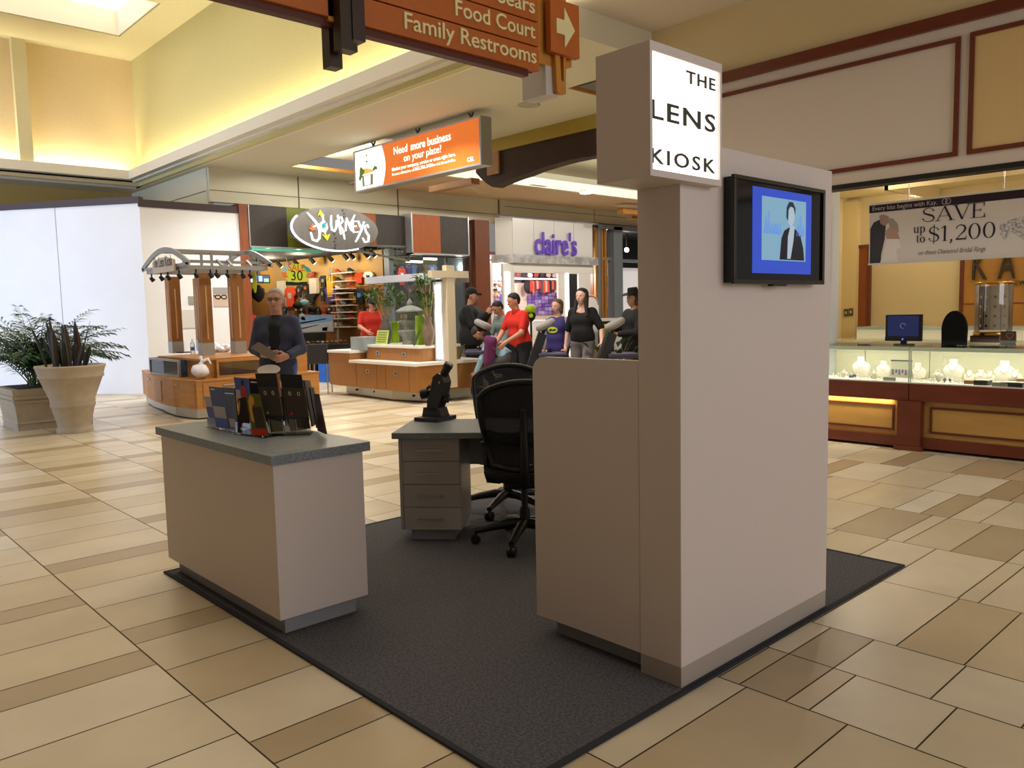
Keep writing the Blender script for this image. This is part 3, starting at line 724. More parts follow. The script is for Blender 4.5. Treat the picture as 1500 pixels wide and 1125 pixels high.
for lab, bl, br, tl, tr, npk in stands:
    c = slab(tl, tr, br, bl, .07, .006); cb = (c[0]+c[1])/2
    t = thing('brochure_stand', lab, 'brochure stand', (cb[0], cb[1], CT), 'acrylic brochure stands')
    b = MB(); patch(b, c, 0, 0, 1, .34, .012, .002); b.build('front_lip', acry, t)
    n_ = unit(np.cross(c[1]-c[0], c[3]-c[0])); n_ = n_ if n_@CF < 0 else -n_
    b = MB(); 
    for k in range(npk+1):
        p = c[0]+(c[1]-c[0])*k/npk; q = c[3]+(c[2]-c[3])*k/npk; e = p+(q-p)*.34
        b = MB(); b.tube([p+n_*.013, e+n_*.013], .0016, 5); b.build('lip_edge', mat('acrylic_edge', '#b9bdc0', rough=.15), t)
    b = MB(); f0, f1 = c[0].copy(), c[1].copy(); f0[2] = f1[2] = CT+.001; nn = n_.copy(); nn[2] = 0; nn = unit(nn)
    b.add([f0+nn*.03, f1+nn*.03, f1-nn*.10, f0-nn*.10]+[p+ZA*.004 for p in (f0+nn*.03, f1+nn*.03, f1-nn*.10, f0-nn*.10)], [(3,2,1,0),(4,5,6,7),(0,1,5,4),(1,2,6,5),(2,3,7,6),(3,0,4,7)]); b.build('foot_plate', acry, t)
# ================================================================== JEWELRY STORE ON THE RIGHT
XK = 8.91
mahog = mat('mahogany', '#6e3320', rough=.35, noise=.18, nscale=3, stretch=(6, 1, 6))
maple = mat('maple_panel', '#c59a55', rough=.4, noise=.10, nscale=2.5, stretch=(6, 1, 6))
kaywall = mat('jeweler_fascia_paint', '#d5cac0', rough=.7)
kayyel = mat('jeweler_yellow_paint', '#d2bd90', rough=.7)
blackm = mat('black_metal', '#14110f', rough=.5)
YL = 6.72
b = MB(); b.box((XK, -2.5, 4.43), (XK+.15, YL, 5.22)); b.box((XK, -2.5, 2.90), (XK+.15, YL, 4.43)); struct(b, 'wall_right_front', [kaywall])
b = MB(); b.box((XK-.05, -2.5, 4.31), (XK, YL, 4.435)); b.box((XK-.03, 3.8, 4.31), (XK-.0, 3.81, 4.43)); struct(b, 'trim_12', mahog)
b = MB(); b.box((XK-.004, -2.5, 4.435), (XK, YL, 5.2)); struct(b, 'wall_right_upper', mat('jeweler_upper_paint', '#d2c196', rough=.75))
b = MB()
def frame_y(mb, y0, y1, z0, z1, w, x, t=.025):
    mb.box((x-t, y0, z0), (x, y1, z0+w)); mb.box((x-t, y0, z1-w), (x, y1, z1)); mb.box((x-t, y0, z0+w), (x, y0+w, z1-w)); mb.box((x-t, y1-w, z0+w), (x, y1, z1-w))
p = onX(1408, 65, XK); q = onX(1405, 232, XK)
frame_y(b, p[1], 6.6, 3.03, 4.19, .045, XK)
p2 = onX(1422, 55, XK); frame_y(b, -2.3, p2[1], 3.03, 4.20, .045, XK)
struct(b, 'trim_13', mahog)
b = MB(); b.box((XK-.008, -2.2, 3.07), (XK, p2[1]-.045, 4.16)); struct(b, 'wall_right_panel', mat('jeweler_gold_panel', '#d6ba84', rough=.7))
b = MB(); b.box((XK-.01, -2.5, 2.85), (XK+.2, YL, 2.90)); struct(b, 'trim_14', blackm)
# interior shell
kc = mat('jeweler_ceiling_paint', '#e8d7a4', rough=.8)
b = MB(); b.box((XK+.15, -2.5, 3.25), (14.0, 6.3, 3.3)); b.box((XK+.15, -2.5, 2.9), (XK+.2, 6.3, 3.3)); struct(b, 'ceiling_shop', kc)
b = MB(); b.box((11.2, -2.5, 3.08), (11.25, 4.6, 3.25)); b.box((11.2, 4.55, 3.08), (13.1, 4.6, 3.25)); struct(b, 'trim_15', kayyel)
area('jewelry_cove_lamp', (11.4, 1.5, 3.12), (11.4, 1.5, 4), 6, .08, 10, (1, .85, .55), 170, (0, 1, 0))
b = MB(); b.box((13.05, 4.2, 0), (13.2, 5.95, 3.3)); b.box((13.05, -2.5, 2.3), (13.2, 4.2, 3.3)); struct(b, 'wall_shop_back', kayyel)
b = MB(); b.box((13.02, -2.5, 0), (13.2, 4.2, 2.5)); struct(b, 'wall_shop_wood', mat('amber_wood_panel', '#b07c35', rough=.4, noise=.12, nscale=2, stretch=(1, 5, 1)))
b = MB(); b.box((13.0, 4.17, 0), (13.03, 4.22, 2.5)); b.box((13.012, -2.5, 1.52), (13.02, 4.2, 1.535)); struct(b, 'trim_16', mahog)
b = MB(); b.box((9.06, 5.95, 0), (13.2, 6.1, 3.3)); struct(b, 'wall_shop_side', mat('jeweler_side_paint', '#e3d3a6', rough=.7))
c0 = onX(1222, 325, 9.2); c1 = onX(1236, 325, 9.6)
b = MB(); b.box((9.12, 4.42, 0), (9.5, 4.6, 2.9)); struct(b, 'wall_shop_pier', mat('cool_white_paint', '#d7dade', rough=.6))
b = MB(); b.box((9.08, 4.40, 0), (9.12, 4.44, 2.9)); struct(b, 'trim_17', blackm)
# amber door at the back
d0 = onX(1251, 362, 13.02); d1 = onX(1272, 362, 13.02)
b = MB(); b.box((13.0, d1[1], 0), (13.05, d0[1], 2.45)); dr = struct(b, 'door_1', mat('amber_door', '#8c4a1c', rough=.4, noise=.12, nscale=2, stretch=(6, 6, 1)))
b = MB(); b.box((12.98, d0[1], 0), (13.05, d0[1]+.05, 2.5)); b.box((12.98, d1[1]-.05, 0), (13.05, d1[1], 2.5)); b.box((12.98, d1[1], 2.45), (13.05, d0[1], 2.5)); b.build('door_frame', mahog, dr)
for px, py, nm in ((1240, 458, 'left'), (1247, 457, 'right')):
    p = onX(px, py, 12.9)
    o = thing('switch_plate', 'small dark switch plate beside the brown door in the jewelry store, %s of the two' % nm, 'switch', (12.9, p[1], p[2]-.05))
    b = MB(); b.box((12.88, p[1]-.03, p[2]-.06), (12.9, p[1]+.03, p[2]+.06)); b.build('plate', mat('switch_plate_brown', '#5c4a30', rough=.5), o)
    b = MB(); b.box((12.872, p[1]-.012, p[2]-.02), (12.88, p[1]+.012, p[2]+.02)); b.build('toggle', mat('switch_white', '#d8cfb8', rough=.4), o)
b = MB(); b.box((12.9, 5.0+.72, 0), (13.05, 5.98, 3.2)); struct(b, 'trim_18', mat('jeweler_jamb_paint', '#dbc48c', rough=.7))

# KAY letters on the wood wall
kl = mat('bronze_letter', '#3c3222', rough=.4, metal=.3)
t = thing('wall_lettering', 'large dark capital letters on the amber wood wall', 'sign', (13.0, 3.5, 1.7))
pk = onX(1425, 410, 13.0)
for i, (ch, px, w_) in enumerate((('K', 1424.5, .19), ('A', 1462, .215), ('Y', 1502, .21))):
    p = onX(px, 410, 13.0); b = MB(); b.text(ch, .62, (13.0, p[1], 1.875), -YA, ZA, .03, 'L', wid=w_*1.02); b.build('letter', kl, t)
pe = onX(1490, 417, 13.0)
b = MB(); b.text('JEWELERS', .085, (13.0, pe[1]+.09, pe[2]), -YA, ZA, .015, 'L', spacing=1.5); b.build('small_lettering', kl, t)

# display cases
glass = glassmat('case_glass', (.92, .97, .94), refl=.15)
caseedge = mat('case_glass_edge', '#b9cdbd', rough=.2)
bright = mat('case_white_lining', '#f4efe0', rough=.6)
caseback = mat('case_back_panel', '#e2d9b6', rough=.6)
def display_case(y0, y1, label, pil_y=None):
    t = thing('display_case', label, 'display case', (XK+.3, (y0+y1)/2, 0), 'jewelry display cases')
    b = MB(); b.box((XK, y0, .03), (XK+.62, y1, .14)); b.build('base_rail', mahog, t)
    b = MB(); b.box((XK+.07, y0, .14), (XK+.62, y1, .53)); b.build('front_panel', maple, t)
    b = MB(); frame_y(b, y0+.17 if pil_y is None else y0+.02, y1-.06 if pil_y is None else y1-.19, .19, .47, .02, XK+.07, .015); b.build('panel_molding', mahog, t)
    b = MB(); b.box((XK-.01, y0, .53), (XK+.62, y1, .715)); b.build('top_rail', mahog, t, bevel=.004)
    b = MB(); b.box((XK+.005, y0, .716), (XK+.60, y1, .728)); b.build('deck', bright, t)
    b = MB(); b.box((XK+.56, y0, .728), (XK+.60, y1, 1.07)); b.build('back_doors', caseback, t)
    b = MB()
    for k in range(1, 4):
        y = y0+(y1-y0)*k/4; b.box((XK+.554, y-.005, .73), (XK+.56, y+.005, 1.07))
    b.build('door_gap', mat('case_gap', '#a59b76', rough=.7), t)
    b = MB(); b.box((XK+.006, y0, .729), (XK+.012, y1, 1.075)); b.build('front_glass', glass, t)
    b = MB(); b.box((XK-.005, y0, 1.092), (XK+.62, y1, 1.105)); b.build('top_glass', glass, t)
    b = MB(); b.box((XK-.006, y0, 1.065), (XK+.014, y1, 1.105)); b.build('front_edge', caseedge, t)
    b = MB(); b.box((XK+.002, y0, .73), (XK+.014, y0+.01, 1.07)); b.box((XK+.002, y1-.01, .73), (XK+.014, y1, 1.07)); b.build('corner_edge', caseedge, t)
    b = MB(); b.box((XK+.03, y0+.03, 1.068), (XK+.055, y1-.03, 1.084)); b.build('light_strip', emis('case_strip_glow', '#fff6e0', 6.0), t)
    area('display_case_lamp', (XK+.07, (y0+y1)/2, 1.06), (XK+.32, (y0+y1)/2, .73), y1-y0-.1, .05, 10*(y1-y0)/3, (1, .96, .90), 170, (0, 1, 0))
    return t
ca = display_case(3.36, 6.2, 'left glass jewelry case, its maple front lit by a strip under the rail')
cb_ = display_case(-1.5, 3.352, 'long right glass jewelry case with dark trays and white busts inside', 1)
b = MB(); b.box((XK-.04, 3.22, .03), (XK+.06, 3.46, .53)); b.box((XK-.06, 3.20, 0.002), (XK+.06, 3.48, .05)); b.build('pilaster', mahog, cb_)
area('under_rail_lamp', (XK+.035, 4.9, .525), (XK+.07, 4.9, .3), 2.7, .03, 6, (1, .85, .5), 170, (0, 1, 0))

bust_m = mat('bust_linen', '#efe3cf', rough=.7); gold = mat('gold', '#c79a3a', rough=.25, metal=1.0)
def bust(px, py, h, label, x=None, grp='necklace busts in the jewelry cases', mt=bust_m):
    x = XK+.3 if x is None else x
    p = onX(px, py, x); z0 = .729
    t = thing('necklace_bust', label, 'bust', (x, p[1], z0), grp)
    b = MB((x, p[1], z0), PI)         # local +x towards the aisle
    w_ = h*.46
    prof = [(.20, 0), (.30, .03), (.42, .22), (.50, .45), (.485, .58), (.36, .70), (.21, .78), (.185, .88), (.20, 1.0)]
    b.lathe([(r*w_*2.0*.95, z*h) for r, z in prof], (0, 0, 0), 16)
    g_ = b.v[0]; c0 = np.array([x, p[1], z0]); d = g_-c0; d[:, 0] *= .42; d[:, 0] -= d[:, 2]*.18; b.v[0] = c0+d
    for k in range(1, len(b.v)):
        d = b.v[k]-c0; d[:, 0] *= .42; d[:, 0] -= d[:, 2]*.18; b.v[k] = c0+d
    b.v = [a+np.array([.10*h*1.8*.5, 0, 0]) for a in b.v]
    b.build('bust', mt, t)
    b = MB(); pts = []
    for i in range(9):
        a = PI*i/8; pts.append((x-.16*h-.09*h*math.sin(a)+.04*h, p[1]+w_*.42*math.cos(a), z0+h*(.80-.32*math.sin(a))))
    b.tube(pts, .0018, 5); b.build('necklace', gold, t)
    return t
BUSTS = [(1236, 545, .10, 'low cream necklace bust at the far left end of the lit case'), (1262, 545, .24, 'tall cream necklace bust, leftmost tall one in the lit case'),
 (1281, 548, .11, 'small white bust between the two tall busts left of the glass seam'), (1295, 548, .20, 'cream necklace bust just left of the clear pendant stand'),
 (1345, 552, .19, 'broad cream necklace bust just right of the glass seam'), (1374, 554, .13, 'small cream bust left of the tall round shouldered bust'),
 (1397, 553, .24, 'tall round shouldered cream bust in the middle of the right case'), (1420, 562, .13, 'small cream bust on a brown tray, right of the tall round shouldered one'),
 (1437, 560, .14, 'cream bust standing over the black tray'), (1450, 562, .13, 'bright white bust beside the white box in the right case'),
 (1472, 556, .24, 'wide tall cream bust near the right edge of the photo'), (1487, 556, .16, 'cream V shaped bust overlapping the wide tall bust at right')]
for px, py, h, lb in BUSTS: bust(px, py, h, lb, x=XK+(.17 if px in (1236, 1281, 1374) else .20 if px == 1487 else .30))
random.seed(11)
ringm = mat('ring_stand_white', '#f7f0e2', rough=.6)
for i, (px, dx) in enumerate(((1221,.16),(1228,.18),(1240,.14),(1248,.18),(1256,.16),(1268,.14),(1275,.18),(1287,.14),(1340,.16),(1352,.13),(1362,.18),(1370,.14),(1380,.16),(1388,.13),(1395,.15),(1408,.17))):
    p = onX(px, 548, XK+dx); t = thing('ring_stand', 'small white ring stand on the bright deck in front of the jewelry busts', 'ring stand', (XK+dx, p[1], .729), 'white ring stands')
    h = random.uniform(.035, .07); b = MB((XK+dx, p[1], .729)); b.lathe([(.022, 0), (.022, .012), (.014, .016), (.012, h*.6), (.004, h)], n=10); b.build('cone', ringm, t)
    b = MB((XK+dx, p[1], .729+h*.55)); 
    b.tube([(.0145*math.cos(2*PI*k/10), .0145*math.sin(2*PI*k/10), 0) for k in range(11)], .0022, 5); b.build('ring', gold, t)
def simple(name, lb, cat, parts, loc, grp=None):
    t = thing(name, lb, cat, loc, grp)
    for nm, mb, mm in parts: mb.build(nm, mm, t)
    return t
def boxat(px, py, x, w, d, h, z0=.729):
    p = onX(px, py, x); return MB().box((x-d/2, p[1]-w/2, z0), (x+d/2, p[1]+w/2, z0+h)), p[1]
darktray = mat('dark_tray', '#35302a', rough=.6); browntray = mat('brown_tray', '#7a4f33', rough=.6)
for px, dx, w, d, h, mm, lb in ((1440, .12, .13, .14, .045, darktray, 'black jewelry tray under the cream bust at right'), (1485, .10, .20, .16, .04, darktray, 'black tray behind the white box near the right edge'),
        (1420, .15, .075, .08, .035, browntray, 'small brown tray under the small cream bust'), (1467, .07, .14, .10, .035, ringm, 'white box lying in front of the black tray'),
        (1498, .2, .08, .1, .07, browntray, 'brown box at the far right of the right case')):
    b, y = boxat(px, 555, XK+dx, w, d, h); b2, _ = boxat(px, 555, XK+dx, w*.86, d*.86, .006, .729+h)
    simple('jewelry_tray', lb, 'tray', [('tray', b, mm), ('pad', b2, bright if mm is ringm else mat('tray_pad', '#d8ccb4', rough=.8))], (XK+dx, y, .729), 'jewelry trays')
# clear pendant stand at the seam
b, y = boxat(1318, 540, XK+.22, .22, .12, .012); pn = MB(); cm = MB()
cm.box((XK+.27, y-.11, .74), (XK+.275, y+.11, .93))
for k in range(6): pn.box((XK+.262, y-.09+k*.034, .80-.02*(k % 2)), (XK+.268, y-.072+k*.034, .84))
tb = MB(); tb.box((XK+.25, y-.11, .93), (XK+.28, y+.11, .945))
simple('pendant_stand', 'clear pendant stand with purple stones at the seam of the two cases', 'stand', [('foot', b, ringm), ('back_plate', cm, acry), ('top_rail', tb, darktray)], (XK+.22, y, .729))
for k in range(6):
    q = MB(); q.box((XK+.262, y-.09+k*.034, .80-.02*(k % 2)), (XK+.268, y-.072+k*.034, .84)); q.build('pendant', mat('pendant_violet', '#5d4a7c', rough=.2), bpy.data.objects['pendant_stand'])
b, y = boxat(1303, 552, XK+.08, .13, .02, .035); q = MB(); q.text('GIFT', .018, (XK+.0695, y+.045, .74), -YA, ZA, .001)
simple('name_plaque', 'grey plaque lying at the front of the left case', 'plaque', [('plaque', b, mat('plaque_grey', '#9b9a94', rough=.4))], (XK+.08, y, .729))
for px, lb in ((1250, 'dark blue bracelet ring on the left case deck'), (1388, 'dark blue bracelet ring before the tall round shouldered bust')):
    p = onX(px, 540, XK+.2); b = MB((XK+.2, p[1], .75), 0)
    b.tube([(.035*math.cos(2*PI*k/16), .035*math.sin(2*PI*k/16), .01*math.sin(4*PI*k/16)) for k in range(17)], .012, 8, caps=False)
    o = b.build('bracelet', mat('bracelet_blue', '#4a4763', rough=.3), label=lb, cat='bracelet')

# back counter, rear case, stool, monitor, tower
t = thing('back_counter', 'mahogany back counter behind the glass cases with a pale glass top', 'counter', (10.55, 2, 0))
b = MB(); b.box((10.25, -1.5, .03), (10.85, 5.2, 1.06)); b.build('body', mahog, t); b = MB(); b.box((10.22, -1.5, 1.06), (10.88, 5.2, 1.10)); b.build('glass_top', mat('counter_glass_top', '#c9c29a', rough=.1), t)
t = thing('wall_case', 'pale lit glass case along the back wall of the jewelry store', 'display case', (12.3, 2, 0))
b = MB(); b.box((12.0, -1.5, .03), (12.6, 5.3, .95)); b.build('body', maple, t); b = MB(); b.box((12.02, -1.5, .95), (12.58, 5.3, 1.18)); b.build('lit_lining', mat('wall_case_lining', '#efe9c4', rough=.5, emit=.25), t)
b = MB(); b.box((11.99, -1.5, 1.18), (12.61, 5.3, 1.22)); b.build('glass_top', caseedge, t)
pm = onX(1325, 505, 9.28)
t = thing('monitor', 'black computer monitor with dark blue screen on the glass case', 'monitor', (9.28, pm[1], 1.106))
y0, y1 = onX(1351, 480, 9.28)[1], onX(1298, 480, 9.28)[1]
b = MB(); b.box((9.26, y0, 1.15), (9.30, y1, 1.445)); b.box((9.25, y0, 1.15), (9.27, y1, 1.195)); b.build('housing', mat('tv_black', '#15140f'), t, bevel=.004)
b = MB(); b.box((9.255, y0+.028, 1.205), (9.26, y1-.028, 1.43)); sc = b.build('screen', mat('monitor_screen', '#232a52', rough=.2, emit=.35, emcol='#2a3468'), t)
b = MB(); yc = (y0+y1)/2
b.stroke([(math.cos(k*PI/7)*.028, math.sin(k*PI/7)*.028) for k in range(12)], .007, (9.253, yc, 1.32), -YA, ZA, .001); b.build('screen_mark', mat('screen_mark', '#6f7fa8', emit=.3), sc)
b = MB(); b.box((9.247, yc-.006, 1.163), (9.25, yc+.006, 1.18)); b.build('power_light', emis('blue_led', '#3a5cff', 3), t)
b = MB(); b.box((9.27, yc-.03, 1.115), (9.30, yc+.03, 1.16)); b.prism(ell(0, 0, .09, .11, 24), (9.29, yc, 1.106), XA, YA, .012); b.build('stand', blackp, t)
# stool with black rounded back behind the case
px0 = onX(1397, 497, 10.0); y0, y1 = onX(1416, 480, 10.0)[1], onX(1379, 480, 10.0)[1]
t = thing('shop_chair', 'black chair with tall rounded back behind the glass cases', 'chair', (9.85, (y0+y1)/2, 0))
w2 = (y1-y0)/2; yc = (y0+y1)/2
poly = [(-w2*.86, .62), (w2*.86, .62), (w2, 1.25)]+[(w2*math.cos(math.radians(a)), 1.25+.22*math.sin(math.radians(a))) for a in range(10, 171, 12)]+[(-w2, 1.25)]
b = MB(); b.prism(poly, (10.0, yc, 0), YA, ZA, .05); b.build('backrest', mat('black_velvet', '#070707', rough=.95), t, bevel=.012)
b = MB(); b.box((9.6, yc-w2, .60), (10.03, yc+w2, .68)); b.build('seat', mat('black_velvet', '#070707'), t, bevel=.02)
for sx in (9.63, 10.0):
    for sy in (-1, 1):
        b = MB(); b.cyl((sx, yc+sy*(w2-.03), 0), (sx, yc+sy*(w2-.03), .60), .015); b.build('leg', blackm, t)
# rotating jewelry tower
p = onX(1452, 492, 10.35); yc = p[1]; zb = 1.10
t = thing('display_tower', 'clear cylindrical jewelry tower with gold rims on the back counter', 'display tower', (10.4, yc, zb))
r = (onX(1426, 450, 10.4)[1]-onX(1481, 450, 10.4)[1])/2; ztop = onX(1452, 413, 10.4)[2]
b = MB(); b.box((10.28, yc-.19, zb), (10.6, yc+.20, zb+.075)); b.build('plinth', mat('tower_plinth', '#51403a', rough=.4), t)
b = MB(); b.lathe([(r*1.03, zb+.08), (r*1.05, zb+.09), (r*1.03, zb+.11)], (10.4, yc, 0), 32); b.build('lower_rim', gold, t)
b = MB(); b.lathe([(r*1.03, ztop-.02), (r*1.05, ztop-.01), (r*1.0, ztop)], (10.4, yc, 0), 32); b.build('upper_rim', gold, t)
b = MB(); b.lathe([(r, zb+.11), (r, ztop-.02)], (10.4, yc, 0), 32); b.build('glass_drum', glassmat('drum_glass', (.96, .93, .9), refl=.3), t)
for k, (a, cc) in enumerate(((-2.75, '#c9c5b6'), (-3.35, '#d5d2c6'), (-3.9, '#3a3558'), (-4.5, '#c9b98a'), (-2.0, '#b7b2a0'), (.3, '#b7b2a0'))):
    b = MB((10.4, yc, 0), a); b.box((r*.70, -r*.26, zb+.14), (r*.74, r*.26, ztop-.05)); pn = b.build('jewelry_card', mat('tower_card_%d' % k, cc, rough=.4), t)
    for q in range(7):
        b = MB((10.4, yc, 0), a); b.cyl((r*.742, 0, zb+.19+q*.055), (r*.755, 0, zb+.19+q*.055), .016, .016, 10)
        if q % 2 == 0: b.build('jewel', gold if k != 2 else mat('silver', '#cfcfd4', rough=.15, metal=1), pn)
# heart card
p = onX(1476, 512, 9.32); z0 = 1.106
t = thing('card_holder', 'small clear stand with red and white heart card on the glass case', 'card holder', (9.32, p[1], z0))
b = MB(); b.box((9.31, p[1]-.075, z0), (9.34, p[1]+.075, z0+.03)); b.box((9.315, p[1]-.075, z0), (9.322, p[1]+.075, z0+.16)); b.build('holder', acry, t)
b = MB(); b.box((9.322, p[1]-.07, z0+.012), (9.326, p[1]+.07, z0+.155)); b.build('card', mat('heart_card_red', '#b06a55', rough=.5), t)
b = MB(); b.box((9.3205, p[1]-.07, z0+.012), (9.322, p[1]+.07, z0+.06)); b.build('card_white', white_p, t)
hp = [(0, -.035), (.03, 0), (.03, .02), (.015, .03), (0, .018), (-.015, .03), (-.03, .02), (-.03, 0)]
b = MB(); b.stroke(hp, .008, (9.32, p[1]-.015, z0+.11), -YA, ZA, .0015, closed=True); b.build('heart', white_p, t)

# hanging SAVE banner
XB = 9.5
yl, yr = 4.065, .95
t = thing('banner', 'hanging white banner reading SAVE up to $1,200 above the jewelry cases', 'banner', (XB, 2.5, 2.02))
bw = mat('banner_white', '#dcd6d6', rough=.6)
b = MB(); b.box((XB, yr, 2.035), (XB+.008, yl, 2.70)); b.build('sheet', bw, t)
b = MB(); b.box((XB-.006, yr, 2.615), (XB, yl+.002, 2.70)); b.build('dark_band', mat('banner_aubergine', '#2a1a2c', rough=.5), t)
b = MB(); b.box((XB-.012, yr, 2.018), (XB+.016, yl+.005, 2.037)); b.box((XB-.012, yr, 2.70), (XB+.016, yl+.005, 2.722)); b.build('rail', white_p, t)
bl = mat('banner_ink', '#251a38', rough=.5); bgy = mat('banner_grey_ink', '#7f7a80', rough=.5)
def yb(px, py=340): return onX(px, py, XB)[1]
b = MB(); b.text('Every kiss begins with Kay.', .072, (XB-.006, yb(1278), 2.637), -YA, ZA, .002, wid=yb(1278)-yb(1372)); b.build('slogan_lettering', mat('banner_pale_ink', '#b9b2bd', rough=.5), t)
b = MB()
for dx in (0, .035): b.stroke([(dx+.025*math.cos(k*PI/6), .03*math.sin(k*PI/6)) for k in range(13)], .006, (XB-.006, yb(1380)-.02, 2.66), -YA, ZA, .002)
b.build('round_marks', mat('banner_pale_ink', '#b9b2bd'), t)
# ---- high-contrast serif letters drawn with thick and thin strokes (units of cap height)
def serif_glyph(mb, ch, o, u, v, h, th=.16, tn=.035, depth=.003, k=1.0, sl=0.0):
    """draws one letter at o, returns its advance"""
    U_ = np.array(u, float); V_ = np.array(v, float)+np.array(u, float)*sl
    o = np.array(o, float)
    S = lambda pts, w: mb.stroke([(x*h*k, y*h) for x, y in pts], [a*h for a in w] if not np.isscalar(w) else w*h, o, U_, V_, depth)
    def bar(x0, x1, y, w=tn): S([(x0, y), (x1, y)], w)
    def stem(x, y0=0, y1=1, w=th, sf=True, top=True):
        S([(x, y0), (x, y1)], w)
        if sf:
            bar(x-th*.95, x+th*.95, y0+tn/2)
            if top: bar(x-th*.95, x+th*.95, y1-tn/2)
    def arc(cx, cy, rx, ry, a0, a1, wf=None, n=14):
        pts = []; ws = []
        for i in range(n+1):
            a = math.radians(a0+(a1-a0)*i/n); pts.append((cx+rx*math.cos(a), cy+ry*math.sin(a)))
            ws.append(tn+(th-tn)*abs(math.cos(a))**1.5 if wf is None else wf(i/n))
        S(pts, ws)
    if ch == ' ': return .32*h*k
    if ch == 'S':
        pts = [(.52, .80), (.46, .92), (.30, .985), (.14, .92), (.07, .77), (.12, .62), (.30, .52), (.48, .42), (.56, .26), (.50, .09), (.32, .015), (.14, .07), (.06, .22)]
        S(pts, [tn, tn, tn*1.2, th*.5, th*.75, th*.9, th, th*.95, th*.8, th*.5, tn*1.2, tn, tn]); bar(.03, .09, .22, .10); bar(.49, .55, .80, .10); return .66*h*k
    if ch == 'A': S([(.04, 0), (.36, 1)], tn*1.3); S([(.36, 1), (.68, 0)], th); bar(.15, .52, .33); bar(-.06, .16, tn/2); bar(.54, .82, tn/2); return .78*h*k
    if ch == 'V': S([(.06, 1), (.36, 0)], th); S([(.36, 0), (.64, 1)], tn*1.3); bar(-.06, .2, 1-tn/2); bar(.54, .76, 1-tn/2); return .70*h*k
    if ch == 'E': stem(.16, sf=False); bar(.0, .58, 1-tn/2); bar(.0, .60, tn/2); bar(.16, .44, .51); S([(.58, 1), (.58, .74)], [tn*2.4, tn*.6]); S([(.60, 0), (.60, .28)], [tn*2.6, tn*.6]); S([(.44, .42), (.44, .60)], tn); return .70*h*k
    if ch == '$': adv = serif_glyph(mb, 'S', o, u, v, h, th, tn, depth, k, sl); S([(.31, -.14), (.31, 1.14)], tn*1.2); return adv
    if ch == '1': stem(.22, top=False); S([(.22, 1), (.04, .86)], tn*1.4); return .46*h*k
    if ch == '2':
        S([(.06, .74), (.10, .90), (.27, .985), (.46, .90), (.52, .74), (.46, .56), (.28, .36), (.05, .06)], [tn*2, tn*1.6, tn*1.6, th*.8, th, th*.8, th*.45, tn*1.2]); S([(.05, .06), (.54, .06)], th*.75); S([(.54, .0), (.57, .24)], tn*1.4); return .66*h*k
    if ch == '0': arc(.32, .5, .25, .49, 0, 360, n=28); return .72*h*k
    if ch == ',': S([(.10, .10), (.12, .0), (.05, -.17)], [th*.9, th*.8, tn]); return .30*h*k
    xh = .62
    if ch == 'u': S([(.14, xh), (.14, .18)], th*.8); arc(.30, .18, .16, .165, 180, 350); S([(.48, xh), (.48, 0)], th*.8); bar(.0, .14, xh-tn/2); bar(.34, .48, xh-tn/2); bar(.48, .62, tn/2); return .66*h*k
    if ch == 'p': S([(.14, xh), (.14, -.30)], th*.8); arc(.32, xh/2, .20, .30, -140, 140); bar(.0, .14, xh-tn/2); bar(.0, .28, -.30+tn/2); return .64*h*k
    if ch == 't': S([(.18, .82), (.18, .14), (.26, .02), (.38, .05)], [th*.7, th*.8, tn*2, tn]); bar(.02, .36, xh-tn/2); return .42*h*k
    if ch == 'o': arc(.28, xh/2, .21, .30, 0, 360, n=22); return .60*h*k
    return .4*h*k
def serif_text(mb, s, o, u, v, h, wid=None, th=.125, tn=.03, depth=.003):
    tmp = MB(); x = 0.0
    for ch in s: x += serif_glyph(tmp, ch, np.array([x, 0, 0.]), XA, YA, h, th, tn, depth)
    k = 1.0 if wid is None else wid/x
    x = 0.0; u = np.array(u, float)
    for ch in s: x += serif_glyph(mb, ch, np.array(o, float)+u*x, u, v, h, th, tn, depth, k)
    return x
for s_, px0, px1, z0, h in (('SAVE', 1350, 1445, 2.455, .155), ('$1,200', 1360, 1461, 2.235, .165), ('up', 1338, 1356, 2.345, .105), ('to', 1342, 1356, 2.235, .105)):
    b = MB(); serif_text(b, s_, (XB-.002, yb(px0), z0), -YA, ZA, h, yb(px0)-yb(px1)); b.build('lettering', bl, t)
b = MB(); b.text('on these Diamond Bridal Rings', .075, (XB-.001, yb(1346), 2.10), -YA, ZA, .002, wid=yb(1346)-yb(1445), shear=.3); b.build('small_lettering', bgy, t)
# the printed couple and the printed ring
def pp(pts): return [(yb(x, y)*-1, onX(x, y, XB)[2]) for x, y in pts]
def bprint(nm, pts, mm, off=.002):
    b = MB(); P = pp(pts); b.prism(P, (XB-off+.0015, 0, 0), -YA, ZA, .0015); return b.build(nm, mm, t)
bprint('groom_suit', [(1274, 386), (1275, 335), (1280, 326), (1288, 322), (1298, 326), (1296, 350), (1291, 372), (1290, 386)], mat('print_charcoal', '#3d3b46', rough=.6), .0022)
bprint('groom_head', [(1288, 316), (1294, 314), (1302, 317), (1302, 326), (1296, 331), (1290, 328)], mat('print_face', '#a98e86', rough=.6), .0026)
bprint('bride_head', [(1300, 320), (1308, 320), (1315, 328), (1317, 340), (1310, 338), (1303, 331)], mat('print_fair_hair', '#a79b95', rough=.6), .0028)
bprint('bride_arms', [(1296, 340), (1304, 332), (1314, 338), (1318, 350), (1310, 352), (1299, 350)], mat('print_skin', '#b9988b', rough=.6), .003)
bprint('wedding_dress', [(1299, 350), (1316, 350), (1320, 362), (1313, 366), (1316, 385), (1289, 386), (1296, 364)], mat('print_dress', '#e9e4e6', rough=.6), .0033)
